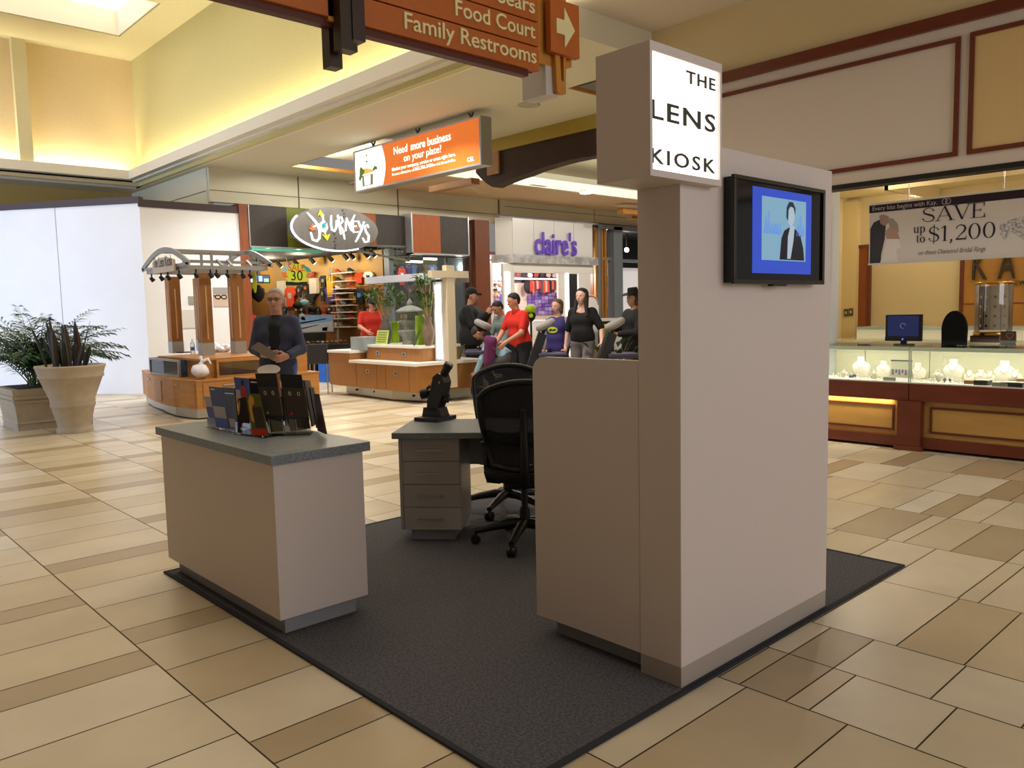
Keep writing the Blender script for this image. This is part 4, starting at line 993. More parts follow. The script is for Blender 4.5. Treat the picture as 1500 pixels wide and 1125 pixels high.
bprint('diamond_ring', [(1464, 330), (1480, 322), (1500, 316), (1515, 322), (1515, 352), (1500, 352), (1482, 340), (1472, 352), (1465, 344)], mat('print_silver', '#8f8b90', rough=.6, col2='#dedbe0', nscale=40), .0022)
for px in (1331, 1470):
    y = yb(px, 290); b = MB(); b.tube([(XB+.003, y, 2.72), (XB+.003, y, 3.25)], .006, 6); b.build('hanger_wire', steel, t)
p = onZ(1334, 273, 3.245); t = thing('ceiling_anchor', 'small chrome ceiling anchor above the left end of the SAVE banner', 'anchor', (XB, yb(1331, 290), 3.22))
b = MB(); b.lathe([(.05, 3.25), (.05, 3.235), (.02, 3.225), (.012, 3.19)], (XB, yb(1331, 290), 0), 14); b.build('cap', steel, t)
b = MB(); b.lathe([(.13, 3.25), (.13, 3.243), (.1, 3.243)], (10.6, 4.5, 0), 20); b.build('ceiling_speaker', mat('pale_vent', '#d9c99c', rough=.6), label='round pale ceiling grille in the jewelry store left of the banner', cat='vent')
# ================================================================== OLD KIOSK CART
oak = mat('cart_oak', '#b37c3f', rough=.45, noise=.16, nscale=3, stretch=(1, 1, 7)); oak2 = mat('cart_oak_post', '#99652f', rough=.45, noise=.16, nscale=3, stretch=(7, 7, 1))
silver_p = mat('silver_paint', '#a8a7a4', rough=.35, metal=.5); galv = mat('brushed_plinth', '#b8b7b0', rough=.35, metal=.7)
def Pz(px, py, z): p = onZ(px, py, z); return (p[0], p[1])
c0 = Pz(289.5, 600, .17); cx, cy = c0
base_poly = [(cx, cy)]+[Pz(px, py, .17) for px, py in ((272, 598.3), (255, 596), (240, 592.5), (227, 588), (217, 582.5), (212.5, 577.5))]
base_poly += [(cx+.35, base_poly[-1][1]+.15), (cx+2.1, base_poly[-1][1]+.15), (cx+2.1, cy)]
t = thing('kiosk_cart', 'oak retail cart with silver canopy and small script name board', 'cart', (cx+1, cy+1, 0), None)
def inset(poly, d):
    P = [np.array(p) for p in poly]; c = sum(P)/len(P); return [tuple(p+(c-p)/np.linalg.norm(c-p)*d) for p in P]
b = MB(); b.prism(inset(base_poly, .12), (0, 0, .02), XA, YA, .15); b.build('plinth', galv, t)
b = MB(); b.prism(base_poly, (0, 0, .17), XA, YA, .42); b.build('body', oak, t, bevel=.004)
b = MB(); b.prism(inset(base_poly, -.01), (0, 0, .59), XA, YA, .025); b.build('ledge', oak, t)
dk = mat('oak_gap', '#5a3414', rough=.7)
def seg_point(s):                          # walk along the left side
    return (cx-.004, cy+s)
for y0, y1 in ((.06, .52), (.56, .98)):
    e0, e1 = (np.array(base_poly[k]) for k in ((0, 2) if y1 < .6 else (3, 5))); dd = unit(e1-e0); nn = np.array([-dd[1], dd[0]]); nn = nn if nn[0] < 0 else -nn; Ld = np.linalg.norm(e1-e0)
    def dp(s, o, z): q = e0+dd*s+nn*o; return (q[0], q[1], z)
    b = MB(); b.bar(dp(.05*Ld, .004, .39), dp(.95*Ld, .004, .39), .022, .34); d_ = b.build('door', oak, t, bevel=.003)
    b = MB(); b.bar(dp(.68*Ld, .03, .53), dp(.85*Ld, .03, .53), .02, .015); b.build('handle', silver_p, d_)
b = MB(); b.box((cx+.1, cy-.014, .22), (cx+1.0, cy, .56)); d_ = b.build('door', oak, t, bevel=.003)
b = MB(); b.bar((cx+.42, cy-.03, .52), (cx+.62, cy-.03, .52), .02, .02); b.build('handle', silver_p, d_)
cg = glassmat('cart_glass', (.80, .86, .90), refl=.5)
def glass_box(x0, y0, x1, y1, z0, z1, face, nm):
    b = MB(); w_ = .035
    if face == 'x': b.ring('x', y0, z0, y1, z1, w_, w_, w_, w_, x0-.02, x0+.02)
    else: b.ring('y', x0, z0, x1, z1, w_, w_, w_, w_, y0-.02, y0+.02)
    fr = b.build('case_frame', silver_p if face == 'x' else oak, t)
    b = MB()
    if face == 'x': b.box((x0-.004, y0+w_, z0+w_), (x0, y1-w_, z1-w_))
    else: b.box((x0+w_, y0-.004, z0+w_), (x1-w_, y0, z1-w_))
    b.build('pane', cg, fr)
    b = MB(); b.box((x0+.03, y0+.03, z0), (x1, y1, z0+.02)); b.box((x1-.02, y0, z0), (x1, y1, z1)); b.box((x0+.02, y1-.02, z0), (x1, y1, z1)); b.build('case_interior', oak2 if face != 'x' else mat('case_dark_inside', '#4d5a60', rough=.6), fr)
zu0, zu1 = .615, .90
gy0, gy1 = onX(263, 536, cx+.10)[1], onX(220, 533, cx+.10)[1]
glass_box(cx+.10, gy0, cx+.6, gy1, zu0, zu1, 'x', 'l')
b = MB(); b.box((cx+.22, cy+.28, zu0), (cx+.7, gy0, zu1)); b.build('step_panel', oak, t)
glass_box(cx+.42, cy+.22, cx+1.5, cy+.7, zu0, zu1, 'y', 'r')
b = MB(); b.box((cx+1.5, cy+.2, zu0), (cx+2.0, cy+2.0, zu1)); b.box((cx+.6, cy+.9, zu0), (cx+1.5, cy+2.0, zu1)); b.build('upper_body', oak, t)
b = MB(); b.box((cx+.16, cy+.24, zu1), (cx+2.02, cy+2.02, zu1+.03)); b.build('upper_top', oak, t)
ztop_ = 2.32
posts = [(258.5, 517, 1.25), (303, 520, .45), (349, 516, .0)]
pxy = [(cx+.42, cy+1.62), (cx+.34, cy+.42), (cx+1.33, cy+.62)]
pa = Pz(303, 520, .93); pxy = [Pz(258.5, 517, .93), Pz(303, 520, .93), Pz(350, 517, .93)]
pxy.append((pxy[2][0]+.1, pxy[0][1]+.5))
for x, y in pxy:
    b = MB(); b.box((x-.1, y-.1, .93), (x+.1, y+.1, ztop_)); po = b.build('post', oak2, t)
    b = MB(); b.box((x-.104, y-.104, .931), (x+.104, y+.104, 1.14)); b.build('post_foot', silver_p, po)
    b = MB(); b.box((x-.105, y-.012, 1.2), (x-.1, y+.012, 2.1)); b.box((x-.012, y-.105, 1.2), (x+.012, y-.1, 2.1)); b.build('slot_strip', mat('slot_strip', '#c9a27a', rough=.5), po)
# canopy
zc = 2.32
k0 = np.array(Pz(275, 394, zc)); kx, ky = k0
kx1 = onY(392, 396, ky)[0]; ky1 = onX(215, 404, kx)[1]
b = MB(); b.ring('z', kx, ky, kx1, ky1, .06, .06, .06, .06, zc, zc+.06)
b.box((kx+.06, (ky+ky1)/2-.03, zc), (kx1-.06, (ky+ky1)/2+.03, zc+.05)); b.build('canopy_frame', silver_p, t)
def rail_arch(x, nm):
    ya, yb_ = ky-.12, ky1+.12; n = 14; pts = []
    for i in range(n+1):
        s = i/n; pts.append((x, ya+(yb_-ya)*s, zc+.08+.27*math.sin(PI*s)))
    b = MB()
    for i in range(n): b.bar(pts[i], pts[i+1], .08, .03, up=(1, 0, 0))
    b.bar((x, ya, zc+.08), (x, yb_, zc+.08), .04, .03, up=(1, 0, 0)); b.build(nm, silver_p, t)
rail_arch(kx-.02, 'arched_rail'); rail_arch(kx1+.02, 'arched_rail')
for s, z in ((.10, .13), (.45, .34), (.62, .33)):
    b = MB(); y = ky+(ky1-ky)*s; b.bar((kx, y, zc+z), (kx1, y, zc+z), .045, .045); b.build('long_rail', silver_p, t)
for s in (.42, .55, .80):
    x = kx+(kx1-kx)*s; b = MB(); b.bar((x, ky+.03, zc+.06), (x, ky+.2, zc+.16), .035, .035); b.build('rail_upright', silver_p, t)
    b = MB(); b.bar((x, ky+(ky1-ky)*.45, zc+.05), (x, ky+(ky1-ky)*.45, zc+.34), .035, .035); b.build('rail_upright', silver_p, t)
ya, yb_ = onX(226, 390, kx-.05)[1], onX(257, 388, kx-.05)[1]
b = MB(); zl, zh = onX(257, 397, kx-.05)[2], onX(240, 377, kx-.05)[2]
n = 10; poly = [(0, zl), (ya-yb_, zl)]+[((ya-yb_)*(1-i/n), zh-.06+.06*math.sin(PI*i/n)) for i in range(n+1)]
b.prism(poly, (kx-.05, ya, 0), -YA, ZA, .03); so = b.build('sign_board', mat('cart_sign_board', '#cbb9a4', rough=.5), t)
b = MB(); b.text('The Lens Kiosk', .16, (kx-.081, ya-.05, zl+.09), -YA, ZA, .003, wid=(ya-yb_)-.1, vs=1.5); b.build('lettering', mat('cart_sign_ink', '#4a4038'), so)
random.seed(5)
sp = [(222, 408), (236, 408), (246, 408), (262, 400), (287, 402), (308, 400), (317, 400), (333, 402), (355, 400), (366, 400)]
for i, (px, py) in enumerate(sp):
    if px < 270: p = onX(px, py-4, kx+.03)
    else: p = onY(px, py-3, ky+.03)
    b = MB(); x, y = p[0], p[1]; b.cyl((x, y, zc), (x, y, zc-.07), .014, .014, 8); a = random.uniform(-.6, .6)
    d = unit((math.cos(a)*.6, math.sin(a)*.6-.2, -.75)); q = np.array([x, y, zc-.08]); b.cyl(q-d*.03, q+d*.05, .028, .04, 12)
    b.build('spotlight', blackp, t)
# things on the cart
bagm = mat('plastic_bag_white', '#e9e7ee', rough=.35, noise=.06, nscale=12, bump=.4)
def blob(mb, c, r, seed, amp=.25, sx=1, sy=1, sz=1, n=16):
    rnd = np.random.RandomState(seed); ph = rnd.rand(6, 3)*6; fr = rnd.rand(6, 3)*4+2
    k = len(mb.v); mb.ball((0, 0, 0), 1.0, n)
    v = np.linalg.inv(mb.M) if False else None
    g_ = mb.v[-1]; s = np.ones(len(g_))
    for i in range(6): s += amp/3*np.sin(g_[:, 0]*fr[i, 0]+ph[i, 0])*np.sin(g_[:, 1]*fr[i, 1]+ph[i, 1])*np.cos(g_[:, 2]*fr[i, 2]+ph[i, 2])
    mb.v[-1] = g_*s[:, None]*np.array([sx, sy, sz])*r+np.array(c)
p = onZ(298, 555, .62); t2 = thing('plastic_bag', 'white knotted plastic bag sitting on the oak cart ledge', 'bag', (p[0], p[1]+.1, .62))
b = MB(); blob(b, (p[0]-.02, p[1]+.06, .745), .125, 3, .3, 1.0, 1.05, .85); b.build('bag', bagm, t2)
b = MB(); q = np.array([p[0]-.01, p[1]+.05, .83]); b.tube([q, q+[.02, -.01, .07], q+[.0, .02, .14]], [.05, .022, .035], 8); b.tube([q+[0, 0, .05], q+[.09, -.08, .10], q+[.12, -.1, .02]], [.02, .028, .012], 8); b.build('tied_handles', bagm, t2)
p = onZ(296, 519, .935)
t2 = thing('water_bottle', 'clear water bottle with blue label on the oak cart top', 'bottle', (p[0]-.06, p[1]+.25, .93)); x, y = p[0]-.06, p[1]+.25
b = MB(); b.lathe([(.035, .93), (.038, .95), (.036, 1.03), (.038, 1.10), (.03, 1.13), (.014, 1.16), (.014, 1.18)], (x, y, 0), 14); b.build('bottle', glassmat('bottle_plastic', (.85, .92, .98), refl=.5), t2)
b = MB(); b.cyl((x, y, 1.18), (x, y, 1.20), .016); b.build('cap', mat('bottle_cap', '#e8e8ee'), t2); b = MB(); b.lathe([(.0385, 1.0), (.0385, 1.06)], (x, y, 0), 14); b.build('bottle_label', mat('bottle_label', '#4a78b8'), t2)
p = onZ(326, 516, .935); t2 = thing('plastic_sheet', 'crumpled white plastic sheet on the oak cart beside the middle post', 'plastic sheet', (p[0], p[1]+.2, .93))
b = MB()
for i, (dx, dy, r_) in enumerate(((-.12, .0, .09), (.0, .1, .12), (.13, .0, .10), (.03, -.08, .07), (.2, .12, .07))): blob(b, (p[0]+dx, p[1]+.2+dy, .93+r_*.7), r_, i+7, .5, 1, 1, .75)
b.build('crumpled_sheet', bagm, t2)
p = onZ(262, 517, .935); b = MB(); b.box((p[0]-.02, p[1]-.05, .931), (p[0]+.2, p[1]+.12, .95)); b.build('black_tablet', blackp, label='flat black tablet lying on the oak cart by the left post', cat='tablet')
x, y = pxy[2][0]+.42, pxy[2][1]+.0
t2 = thing('wrapped_column', 'column wrapped in clear plastic at the right end of the oak cart', 'column', (x, y, .93))
b = MB(); b.box((x-.07, y-.07, .93), (x+.07, y+.07, 1.42)); b.build('core', mat('wrapped_core', '#8f8a84', rough=.5), t2)
b = MB(); blob(b, (x, y, 1.2), .22, 21, .12, .62, .62, 1.25); b.build('wrap', mat('cloudy_plastic', '#b9b7b8', rough=.3, alpha=.55, bump=.5, nscale=14), t2)
# things inside the left glass case and flyers seen on the hoarding behind
pw = onY(318, 447, 17.34)
def wallprint(px0, py0, px1, py1, nm, lb, cat, mm, extra=()):
    a = onY(px0, py0, 17.33); c = onY(px1, py1, 17.33)
    o = thing(nm, lb, cat, (a[0], 17.33, c[2])); b = MB(); b.box((a[0], 17.335, c[2]), (c[0], 17.35, a[2])); b.build('sheet', mm, o)
    return o, a, c
o, a, c = wallprint(312, 421, 335, 449, 'eyeglass_poster', 'small poster of an eye with glasses on the white hoarding between cart posts', 'poster', mat('poster_sand', '#c9b3a0', rough=.6))
b = MB(); w_, h_ = c[0]-a[0], a[2]-c[2]; zz = c[2]+h_*.5
for s in (.3, .72): b.stroke([(a[0]+w_*s+w_*.18*math.cos(k*PI/8), zz+h_*.10*math.sin(k*PI/8)) for k in range(17)], .025, (0, 17.334, 0), XA, ZA, .002)
b.stroke([(a[0]+w_*.02, zz+.03), (a[0]+w_*.12, zz+.02)], .03, (0, 17.334, 0), XA, ZA, .002); b.build('printed_glasses', ink, o)
b = MB(); b.box((a[0], 17.333, a[2]-h_*.35), (c[0], 17.335, a[2])); b.build('grey_band', mat('poster_grey', '#9b9a9a', rough=.6), o)
o, a, c = wallprint(276, 434, 288, 446, 'round_sticker', 'round grey green sticker on the hoarding between the left cart posts', 'sticker', mat('sticker_grey', '#8f968c', rough=.6))
o, a, c = wallprint(266, 454, 295, 480, 'pale_notice', 'pale blank notice low on the hoarding between the left cart posts', 'notice', mat('notice_paper', '#d3d3d0', rough=.6))

# ================================================================== PLANTERS
stone = mat('cast_stone', '#b4a793', rough=.7, noise=.10, nscale=9); soil = mat('soil', '#2a2018', rough=.95)
pc = onZ(94, 637, 0); D = float((pc-np.array([0, 0, HC]))@CF); s_ = D/FPX; pc = pc+unit([CF[0], CF[1], 0])*.28
D = float((pc-np.array([0, 0, HC]))@CF); s_ = D/FPX
t = thing('round_planter', 'round flared stone planter holding the dark snake plant', 'planter', (pc[0], pc[1], 0))
H_ = .94; R = lambda px: px*s_
prof = [(R(24), 0), (R(24.5), .04), (R(22.5), .07), (R(22), .11), (R(28), .38), (R(29.5), .40), (R(30), .43), (R(29), .46), (R(30), .48), (R(29.2), .50), (R(41), .83), (R(43), .84), (R(43.5), .86), (R(42.5), .88), (R(45), .97), (R(46.5), 1.0), (R(46), 1.025), (R(42), 1.025), (R(40), .95)]
prof = [(r, z*.93) for r, z in prof]
b = MB(); b.lathe(prof, (pc[0], pc[1], 0), 40); b.build('pot', stone, t)
b = MB(); b.lathe([(R(40.5), .885), (.001, .90)], (pc[0], pc[1], 0), 24); b.build('soil', soil, t)
leafd = mat('snake_leaf', '#1d2a1b', rough=.4, col2='#33301c', nscale=6); leafb = mat('snake_leaf_brown', '#3a2a1a', rough=.5)
t = thing('snake_plant', 'dark snake plant with upright sword leaves in the round planter', 'plant', (pc[0], pc[1], .83))
random.seed(9)
rt = np.array([CR[0], CR[1], 0]); rt = unit(rt); fwd = np.array([-rt[1], rt[0], 0])
# (offset px at foot, offset px at tip, tip height px above rim, width px, brown?)
BL = [(-24, -28, 62, 5, 0), (-18, -26, 50, 5, 0), (-14, -12, 70, 5, 1), (-10, -16, 58, 6, 0), (-8, -4, 52, 8, 1), (-3, -8, 60, 6, 1), (0, 2, 44, 8, 1), (2, 6, 38, 9, 0), (6, 8, 34, 8, 1), (12, 7, 64, 7, 1), (14, 12, 58, 5, 1), (14, 26, 30, 9, 1), (16, 24, 26, 7, 0), (-20, -36, 40, 4, 0), (10, 26, 62, 1.6, 0), (-27, -40, 56, 4, 0), (-12, -22, 66, 3, 0)]
for i, (f0, f1, h_, w_, br) in enumerate(BL):
    b = MB(); dd = random.uniform(-.22, .22); n = 7; vv = []; p0 = pc+rt*R(f0)*.9+fwd*dd; p1 = pc+rt*R(f1)+fwd*dd*1.4
    for k in range(n+1):
        s = k/n; p = p0+(p1-p0)*s**1.4; z = .83+(.13+R(h_))*s; w2 = R(w_)/2*(.75+.5*math.sin(PI*s*.8))*(1 if s < .7 else max(.06, 1-((s-.7)/.3)**2))
        tw = .25*math.sin(i*2.1); d = rt*math.cos(tw)+fwd*math.sin(tw); nrm = fwd
        vv += [p-d*w2+ZA*z-ZA*p[2]*0, p+nrm*w2*.35+ZA*z, p+d*w2+ZA*z, p-nrm*.006+ZA*z]
    F = []
    for k in range(n):
        for j in range(4): F.append((k*4+j, k*4+(j+1) % 4, (k+1)*4+(j+1) % 4, (k+1)*4+j))
    b.add(vv, F, 0, True); b.build('leaf', leafb if br else leafd, t)
# square planter and palm
q0 = onZ(29, 631.5, 0); t = thing('square_planter', 'square stone planter with the feathery palm behind the round planter', 'planter', (q0[0]+.45, q0[1]+.45, 0))
def sq(z0, z1, e0, e1):
    a0, a1 = q0[0]-e0, q0[0]+.95+e0; c0_, c1_ = q0[1]-e0, q0[1]+.95+e0
    A0, A1 = q0[0]-e1, q0[0]+.95+e1; C0, C1 = q0[1]-e1, q0[1]+.95+e1
    b.add([(a0, c0_, z0), (a1, c0_, z0), (a1, c1_, z0), (a0, c1_, z0), (A0, C0, z1), (A1, C0, z1), (A1, C1, z1), (A0, C1, z1)], [(0,3,2,1),(4,5,6,7),(0,1,5,4),(1,2,6,5),(2,3,7,6),(3,0,4,7)])
b = MB()
for z0, z1, e0, e1 in ((0, .10, .02, .02), (.10, .13, .035, .02), (.13, .40, .02, .05), (.40, .43, .065, .065), (.43, .46, .05, .055), (.46, .50, .07, .075), (.50, .60, .06, .07)): sq(z0, z1, e0, e1)
b.build('box', stone, t); b = MB(); b.box((q0[0]+.02, q0[1]+.02, .60), (q0[0]+.93, q0[1]+.93, .607)); b.build('soil', soil, t)
palm = mat('palm_leaf', '#3d6a45', rough=.4, col2='#23402c', nscale=4); palms = mat('palm_stem', '#5d6b35', rough=.5)
cpx, cpy = q0[0]+.42, q0[1]+.48
t = thing('areca_palm', 'feathery green palm in the square planter by the white hoarding', 'plant', (cpx, cpy, .607))
fol = MB(); stm = MB(); random.seed(21)
for i in range(84):
    az = random.uniform(0, 2*PI); L = random.uniform(.95, 1.6); el = random.uniform(.85, 1.48); r0 = random.uniform(0, .22)
    p = np.array([cpx+r0*math.cos(az*1.7), cpy+r0*math.sin(az*1.7), .6]); d = np.array([math.cos(az)*math.cos(el), math.sin(az)*math.cos(el), math.sin(el)])
    pts = [p]; n = 12; droop = random.uniform(.9, 1.9)
    for k in range(n):
        s = k/n; d = unit(d+np.array([math.cos(az)*.05, math.sin(az)*.05, -.13*droop*s])); pts.append(pts[-1]+d*L/n)
    stm.tube(pts, [.010*(1-.85*k/n) for k in range(n+1)], 5)
    for k in range(3, n+1):
        q = pts[k]; tg = unit(pts[min(k+1, n)]-pts[k-1]); side = unit(np.cross(tg, ZA))
        for m_ in (0, .5):
            qq = q-tg*m_*L/n
            for sg in (-1, 1):
                ll = random.uniform(.20, .30)*(1-.45*abs(k/n-.55)/.5); ld = unit(tg*.75+side*sg*.8+ZA*random.uniform(-.15, .2))
                tip = qq+ld*ll+ZA*(-.25*ll); mid = qq+ld*ll*.5; wv = unit(np.cross(ld, ZA))*.016+ZA*.004
                fol.add([qq, mid+wv, tip, mid-wv], [(0, 1, 2, 3)])
stm.build('stems', palms, t); fo = fol.build('foliage', palm, t)
# ================================================================== SHOE AND CLOTHING SHOP (far wall, left)
YJ = 17.45
def J(px, py, y=YJ): return onY(px, py, y)
dkp = mat('charcoal_wood_panel', '#3b3532', rough=.5, noise=.25, nscale=6, stretch=(8, 8, 1)); greenp = mat('lime_panel', '#737a22', rough=.5); orangp = mat('orange_panel', '#a7571f', rough=.5, noise=.12, nscale=4, stretch=(8, 8, 1))
chrome = mat('sign_chrome_edge', '#c9ccd2', rough=.3, metal=.6)
t = thing('shop_fascia', 'dark, lime and orange panelled shop fascia behind the oval metal sign', 'shop sign', (11.0, YJ, 3.1))
zt, zb_ = J(365, 300)[2], J(365, 360)[2]
def xat(px, y=YJ): return J(px, 340, y)[0]
for a, c, mm, nm in ((366, 421, dkp, 'dark_panel'), (421, 520, greenp, 'lime_panel'), (520, 551, orangp, 'orange_panel'), (551, 596, dkp, 'dark_panel'), (596, 598.5, greenp, 'lime_panel')):
    b = MB(); b.box((xat(a), YJ, zb_ if a < 500 else zb_+.13), (xat(c), YJ+.25, zt)); b.build(nm, mm, t)
b = MB(); b.box((xat(365), YJ-.02, zb_-.04), (xat(421)+.9, YJ+.25, zb_)); b.box((xat(364.5), YJ-.02, zb_-.04), (xat(366), YJ+.25, zt)); b.build('silver_edge', chrome, t)
t2 = thing('shop_fascia', 'second fascia box with orange and charcoal halves, right of the oval metal sign', 'shop sign', (13.6, YJ-.3, 3.1))
Y2 = YJ-.25; za, zc_ = J(603, 313, Y2)[2], J(603, 370, Y2)[2]
def x2(px): return J(px, 340, Y2)[0]
b = MB(); b.box((x2(604), Y2, zc_), (x2(645), Y2+.39, za)); b.build('orange_panel', orangp, t2); b = MB(); b.box((x2(645), Y2, zc_), (x2(685), Y2+.39, za)); b.build('dark_panel', dkp, t2)
b = MB(); b.box((x2(602), Y2-.02, zc_-.04), (x2(686.5), Y2+.39, zc_)); b.box((x2(602), Y2-.02, zc_-.04), (x2(604), Y2+.39, za+.02)); b.box((x2(685), Y2-.02, zc_-.04), (x2(686.5), Y2+.39, za+.02)); b.build('silver_edge', chrome, t2)
# oval sign
YO = 16.75
b = MB(); b.box((xat(367), YJ-.02, zb_-.10), (xat(470), YJ+.1, zb_-.05)); b.build('teal_reflection_strip', emis('teal_reflection_glow', '#4fae8e', .5), t)  # reflection on the panel underside, put in as a glowing teal strip
ox, oz = onY(493, 335, YO)[0], onY(493, 335.5, YO)[2]
rx = (onY(556, 337, YO)[0]-onY(430, 334, YO)[0])/2; rz_ = (onY(493, 304, YO)[2]-onY(493, 368, YO)[2])/2
t = thing('oval_shop_sign', 'oval brushed metal shop sign with glowing white brush lettering', 'shop sign', (ox, YO, oz-rz_))
b = MB(); b.prism(ell(0, 0, rx, rz_, 48), (ox, YO+.2, oz), XA, ZA, .2); b.build('oval_plate', mat('brushed_oval', '#8d8a88', rough=.35, metal=.5, col2='#6f6c6a', nscale=1.2, stretch=(1, 1, .1)), t, bevel=.012)
b = MB(); b.box((ox-.6, YO+.2, oz-.2), (ox+.6, YJ-.003, oz+.2)); b.build('mounting_bracket', blackm, t)
b = MB(); P = ell(0, 0, rx*1.0, rz_*1.0, 48, 150, 300); b.stroke(P, .035, (ox, YO+.03, oz), XA, ZA, .04); b.build('lit_rim', emis('oval_rim_glow', '#e8eaff', 2.0), t)
jw = emis('oval_sign_letter', '#ffffff', 1.8)
def jst(strokes, nm, mm, off=.0):
    for s, w_ in strokes:
        b = MB(); b.stroke([((x-582)/254*rx, (231-y)/127*rz_) for x, y in s], [q*rx*.72 for q in w_], (ox, YO-.004-off, oz), XA, ZA, .03); b.build(nm, mm, t)
L1 = [([(415,148),(440,175),(470,210),(482,250),(478,290),(462,308),(440,300),(430,258)], [.02,.05,.055,.05,.05,.05,.05,.03]),
 ([(432,238),(455,222),(485,208)], [.02,.035,.02]),
 ([(507,190),(492,205),(488,228),(498,248),(515,246),(524,228),(520,205),(506,191)], [.045]*8), ([(500,150),(507,200),(512,262)], [.03,.035,.02]),
 ([(552,155),(548,200),(552,238),(566,245),(578,225),(582,180)], [.03,.045,.045,.045,.045,.03]),
 ([(590,150),(596,200),(604,262)], [.04,.045,.03]), ([(592,165),(612,160),(618,185),(600,205),(618,240),(626,290)], [.03,.04,.04,.035,.045,.02]),
 ([(634,240),(636,195),(642,165),(655,200),(668,235),(668,190),(692,142)], [.03,.045,.045,.045,.045,.04,.02]),
 ([(705,180),(680,178),(676,210),(682,245),(710,240)], [.02,.04,.045,.04,.02]), ([(676,212),(700,206)], [.035,.025]),
 ([(712,175),(722,205),(735,225)], [.03,.045,.03]), ([(748,178),(728,232),(704,280),(690,302)], [.03,.045,.04,.015]),
 ([(775,212),(768,195),(752,205),(756,235),(774,262),(770,295),(748,300),(735,275)], [.03,.04,.04,.045,.05,.045,.04,.025])]
jst(L1, 'letter', jw)
ye = emis('oval_sign_yellow', '#d9e021', .8); og = emis('oval_sign_orange', '#e86a25', .7); tg = emis('oval_sign_teal', '#1d9a8c', .6)
def jpoly(nm, pts, mm):
    b = MB(); b.prism([((x-582)/254*rx, (231-y)/127*rz_) for x, y in pts], (ox, YO-.006, oz), XA, ZA, .03); b.build(nm, mm, t)
jpoly('arrow', [(476,162),(488,128),(510,160),(496,152),(492,165),(486,152)], ye); jpoly('arrow', [(496,266),(512,276),(514,262),(520,276),(540,262),(522,300)], ye)
jpoly('arrow', [(424,240),(442,212),(440,228),(458,230),(456,242),(440,248)], og); jpoly('arrow', [(690,205),(692,228),(708,216)], og); jpoly('emblem', [(496,195),(504,205),(512,194),(522,200),(514,214),(522,230),(510,226),(502,236),(496,226),(502,214)], tg)
rv = mat('rivet', '#3c3c3c', rough=.4)
for k, (x, y) in enumerate(((622, 120), (630, 138), (628, 158), (566, 262), (574, 285), (566, 305), (572, 325), (568, 342))):
    b = MB(); b.cyl((ox+(x-582)/254*rx, YO, oz+(231-y)/127*rz_), (ox+(x-582)/254*rx, YO-.012, oz+(231-y)/127*rz_), .022, .022, 8); b.build('rivet', rv, t)
b = MB()      # perforated underside grille
g0, g1 = J(552, 352), J(597, 345)
for k in range(9):
    x = g0[0]+(g1[0]-g0[0])*k/8; b.bar((x, YJ-.02, zb_+.10), (x, YJ-.02, zb_-.03-.2*k/8), .012, .012)
for k in range(5): b.bar((g0[0]+.2*k, YJ-.02, zb_+.08-.07*k), (g1[0], YJ-.02, zb_+.08-.07*k), .012, .012)
b.bar((g0[0]-.9, YJ-.03, zb_+.02), (g1[0], YJ-.03, zb_-.24), .05, .05); b.bar((g1[0], YJ-.03, zb_-.24), (g1[0], YJ-.03, zb_+.13), .05, .05); b.bar((g0[0]-.6, YJ-.03, zb_+.12), (g1[0], YJ-.03, zb_+.13), .05, .05)
b.build('canopy_grille', mat('grille_grey', '#6a6a66', rough=.5), thing('fascia_grille', 'dark wire grille hanging under the fascia right of the oval metal sign', 'grille', (g1[0], YJ, 3.0)))
# shell of the shop
dark = mat('shop_dark_paint', '#171516', rough=.8); slat = mat('slatwall_maple', '#8f6332', rough=.5, noise=.12, nscale=3, stretch=(1, 1, 12))
XW = 12.0
b = MB(); b.box((7.95, YJ+.3, 3.22), (15.2, 27, 3.3)); struct(b, 'ceiling_shoe_shop', dark)
b = MB(); b.box((XW, 17.7, 0), (XW+.1, 27, 2.30)); struct(b, 'wall_slat', slat)
b = MB(); b.box((XW-.02, 17.7, 2.30), (XW+.1, 27, 3.22)); struct(b, 'wall_slat_upper', mat('gold_upper_wall', '#a8833a', rough=.6))
b = MB(); b.box((7.95, 26.9, 0), (15.3, 27, 3.22)); b.box((8.1, 18.0, 0), (8.25, 27, 3.3)); struct(b, 'wall_shop_dark', dark)
b = MB(); b.box((9.2, 26.8, 0), (11.98, 26.9, 2.2)); struct(b, 'wall_brick', mat('orange_brick', '#a5602c', rough=.7, col2='#7f451d', nscale=8))
# window side: post, header, side wall of display
b = MB(); b.box((XW-.02, YJ+.02, 0), (XW+.12, 17.75, 3.22)); b.box((15.06, YJ+.32, 0), (15.16, 19.4, 3.22)); struct(b, 'wall_post', mat('blue_grey_post', '#67757f', rough=.5))
b = MB(); b.box((XW+.1, 19.4, 0), (15.16, 19.5, 3.22)); struct(b, 'wall_window_back', mat('window_back_slat', '#8d8457', rough=.6, noise=.2, nscale=4, stretch=(10, 10, 1)))
b = MB(); b.box((XW+.12, YJ+.10, .1), (14.72, YJ+.115, 3.05)); w_ = struct(b, 'window_6', glassmat('shop_glass', (.95, .97, .95), refl=.3))
b = MB(); b.box((XW+.12, YJ+.07, 0), (14.72, YJ+.15, .1)); b.box((XW+.12, YJ+.07, 3.05), (14.72, YJ+.15, 3.12)); b.box((13.9, YJ+.07, .1), (13.95, YJ+.14, 3.05)); b.build('window_frame', mat('window_frame_grey', '#55565a', rough=.4), w_)
for px in (608, 622, 634):
    b = MB(); b.box((0, 0, 0), (.001, .001, .001))
rw = mat('redwood_pilaster', '#6f3a20', rough=.5, noise=.15, nscale=3, stretch=(6, 6, 1))
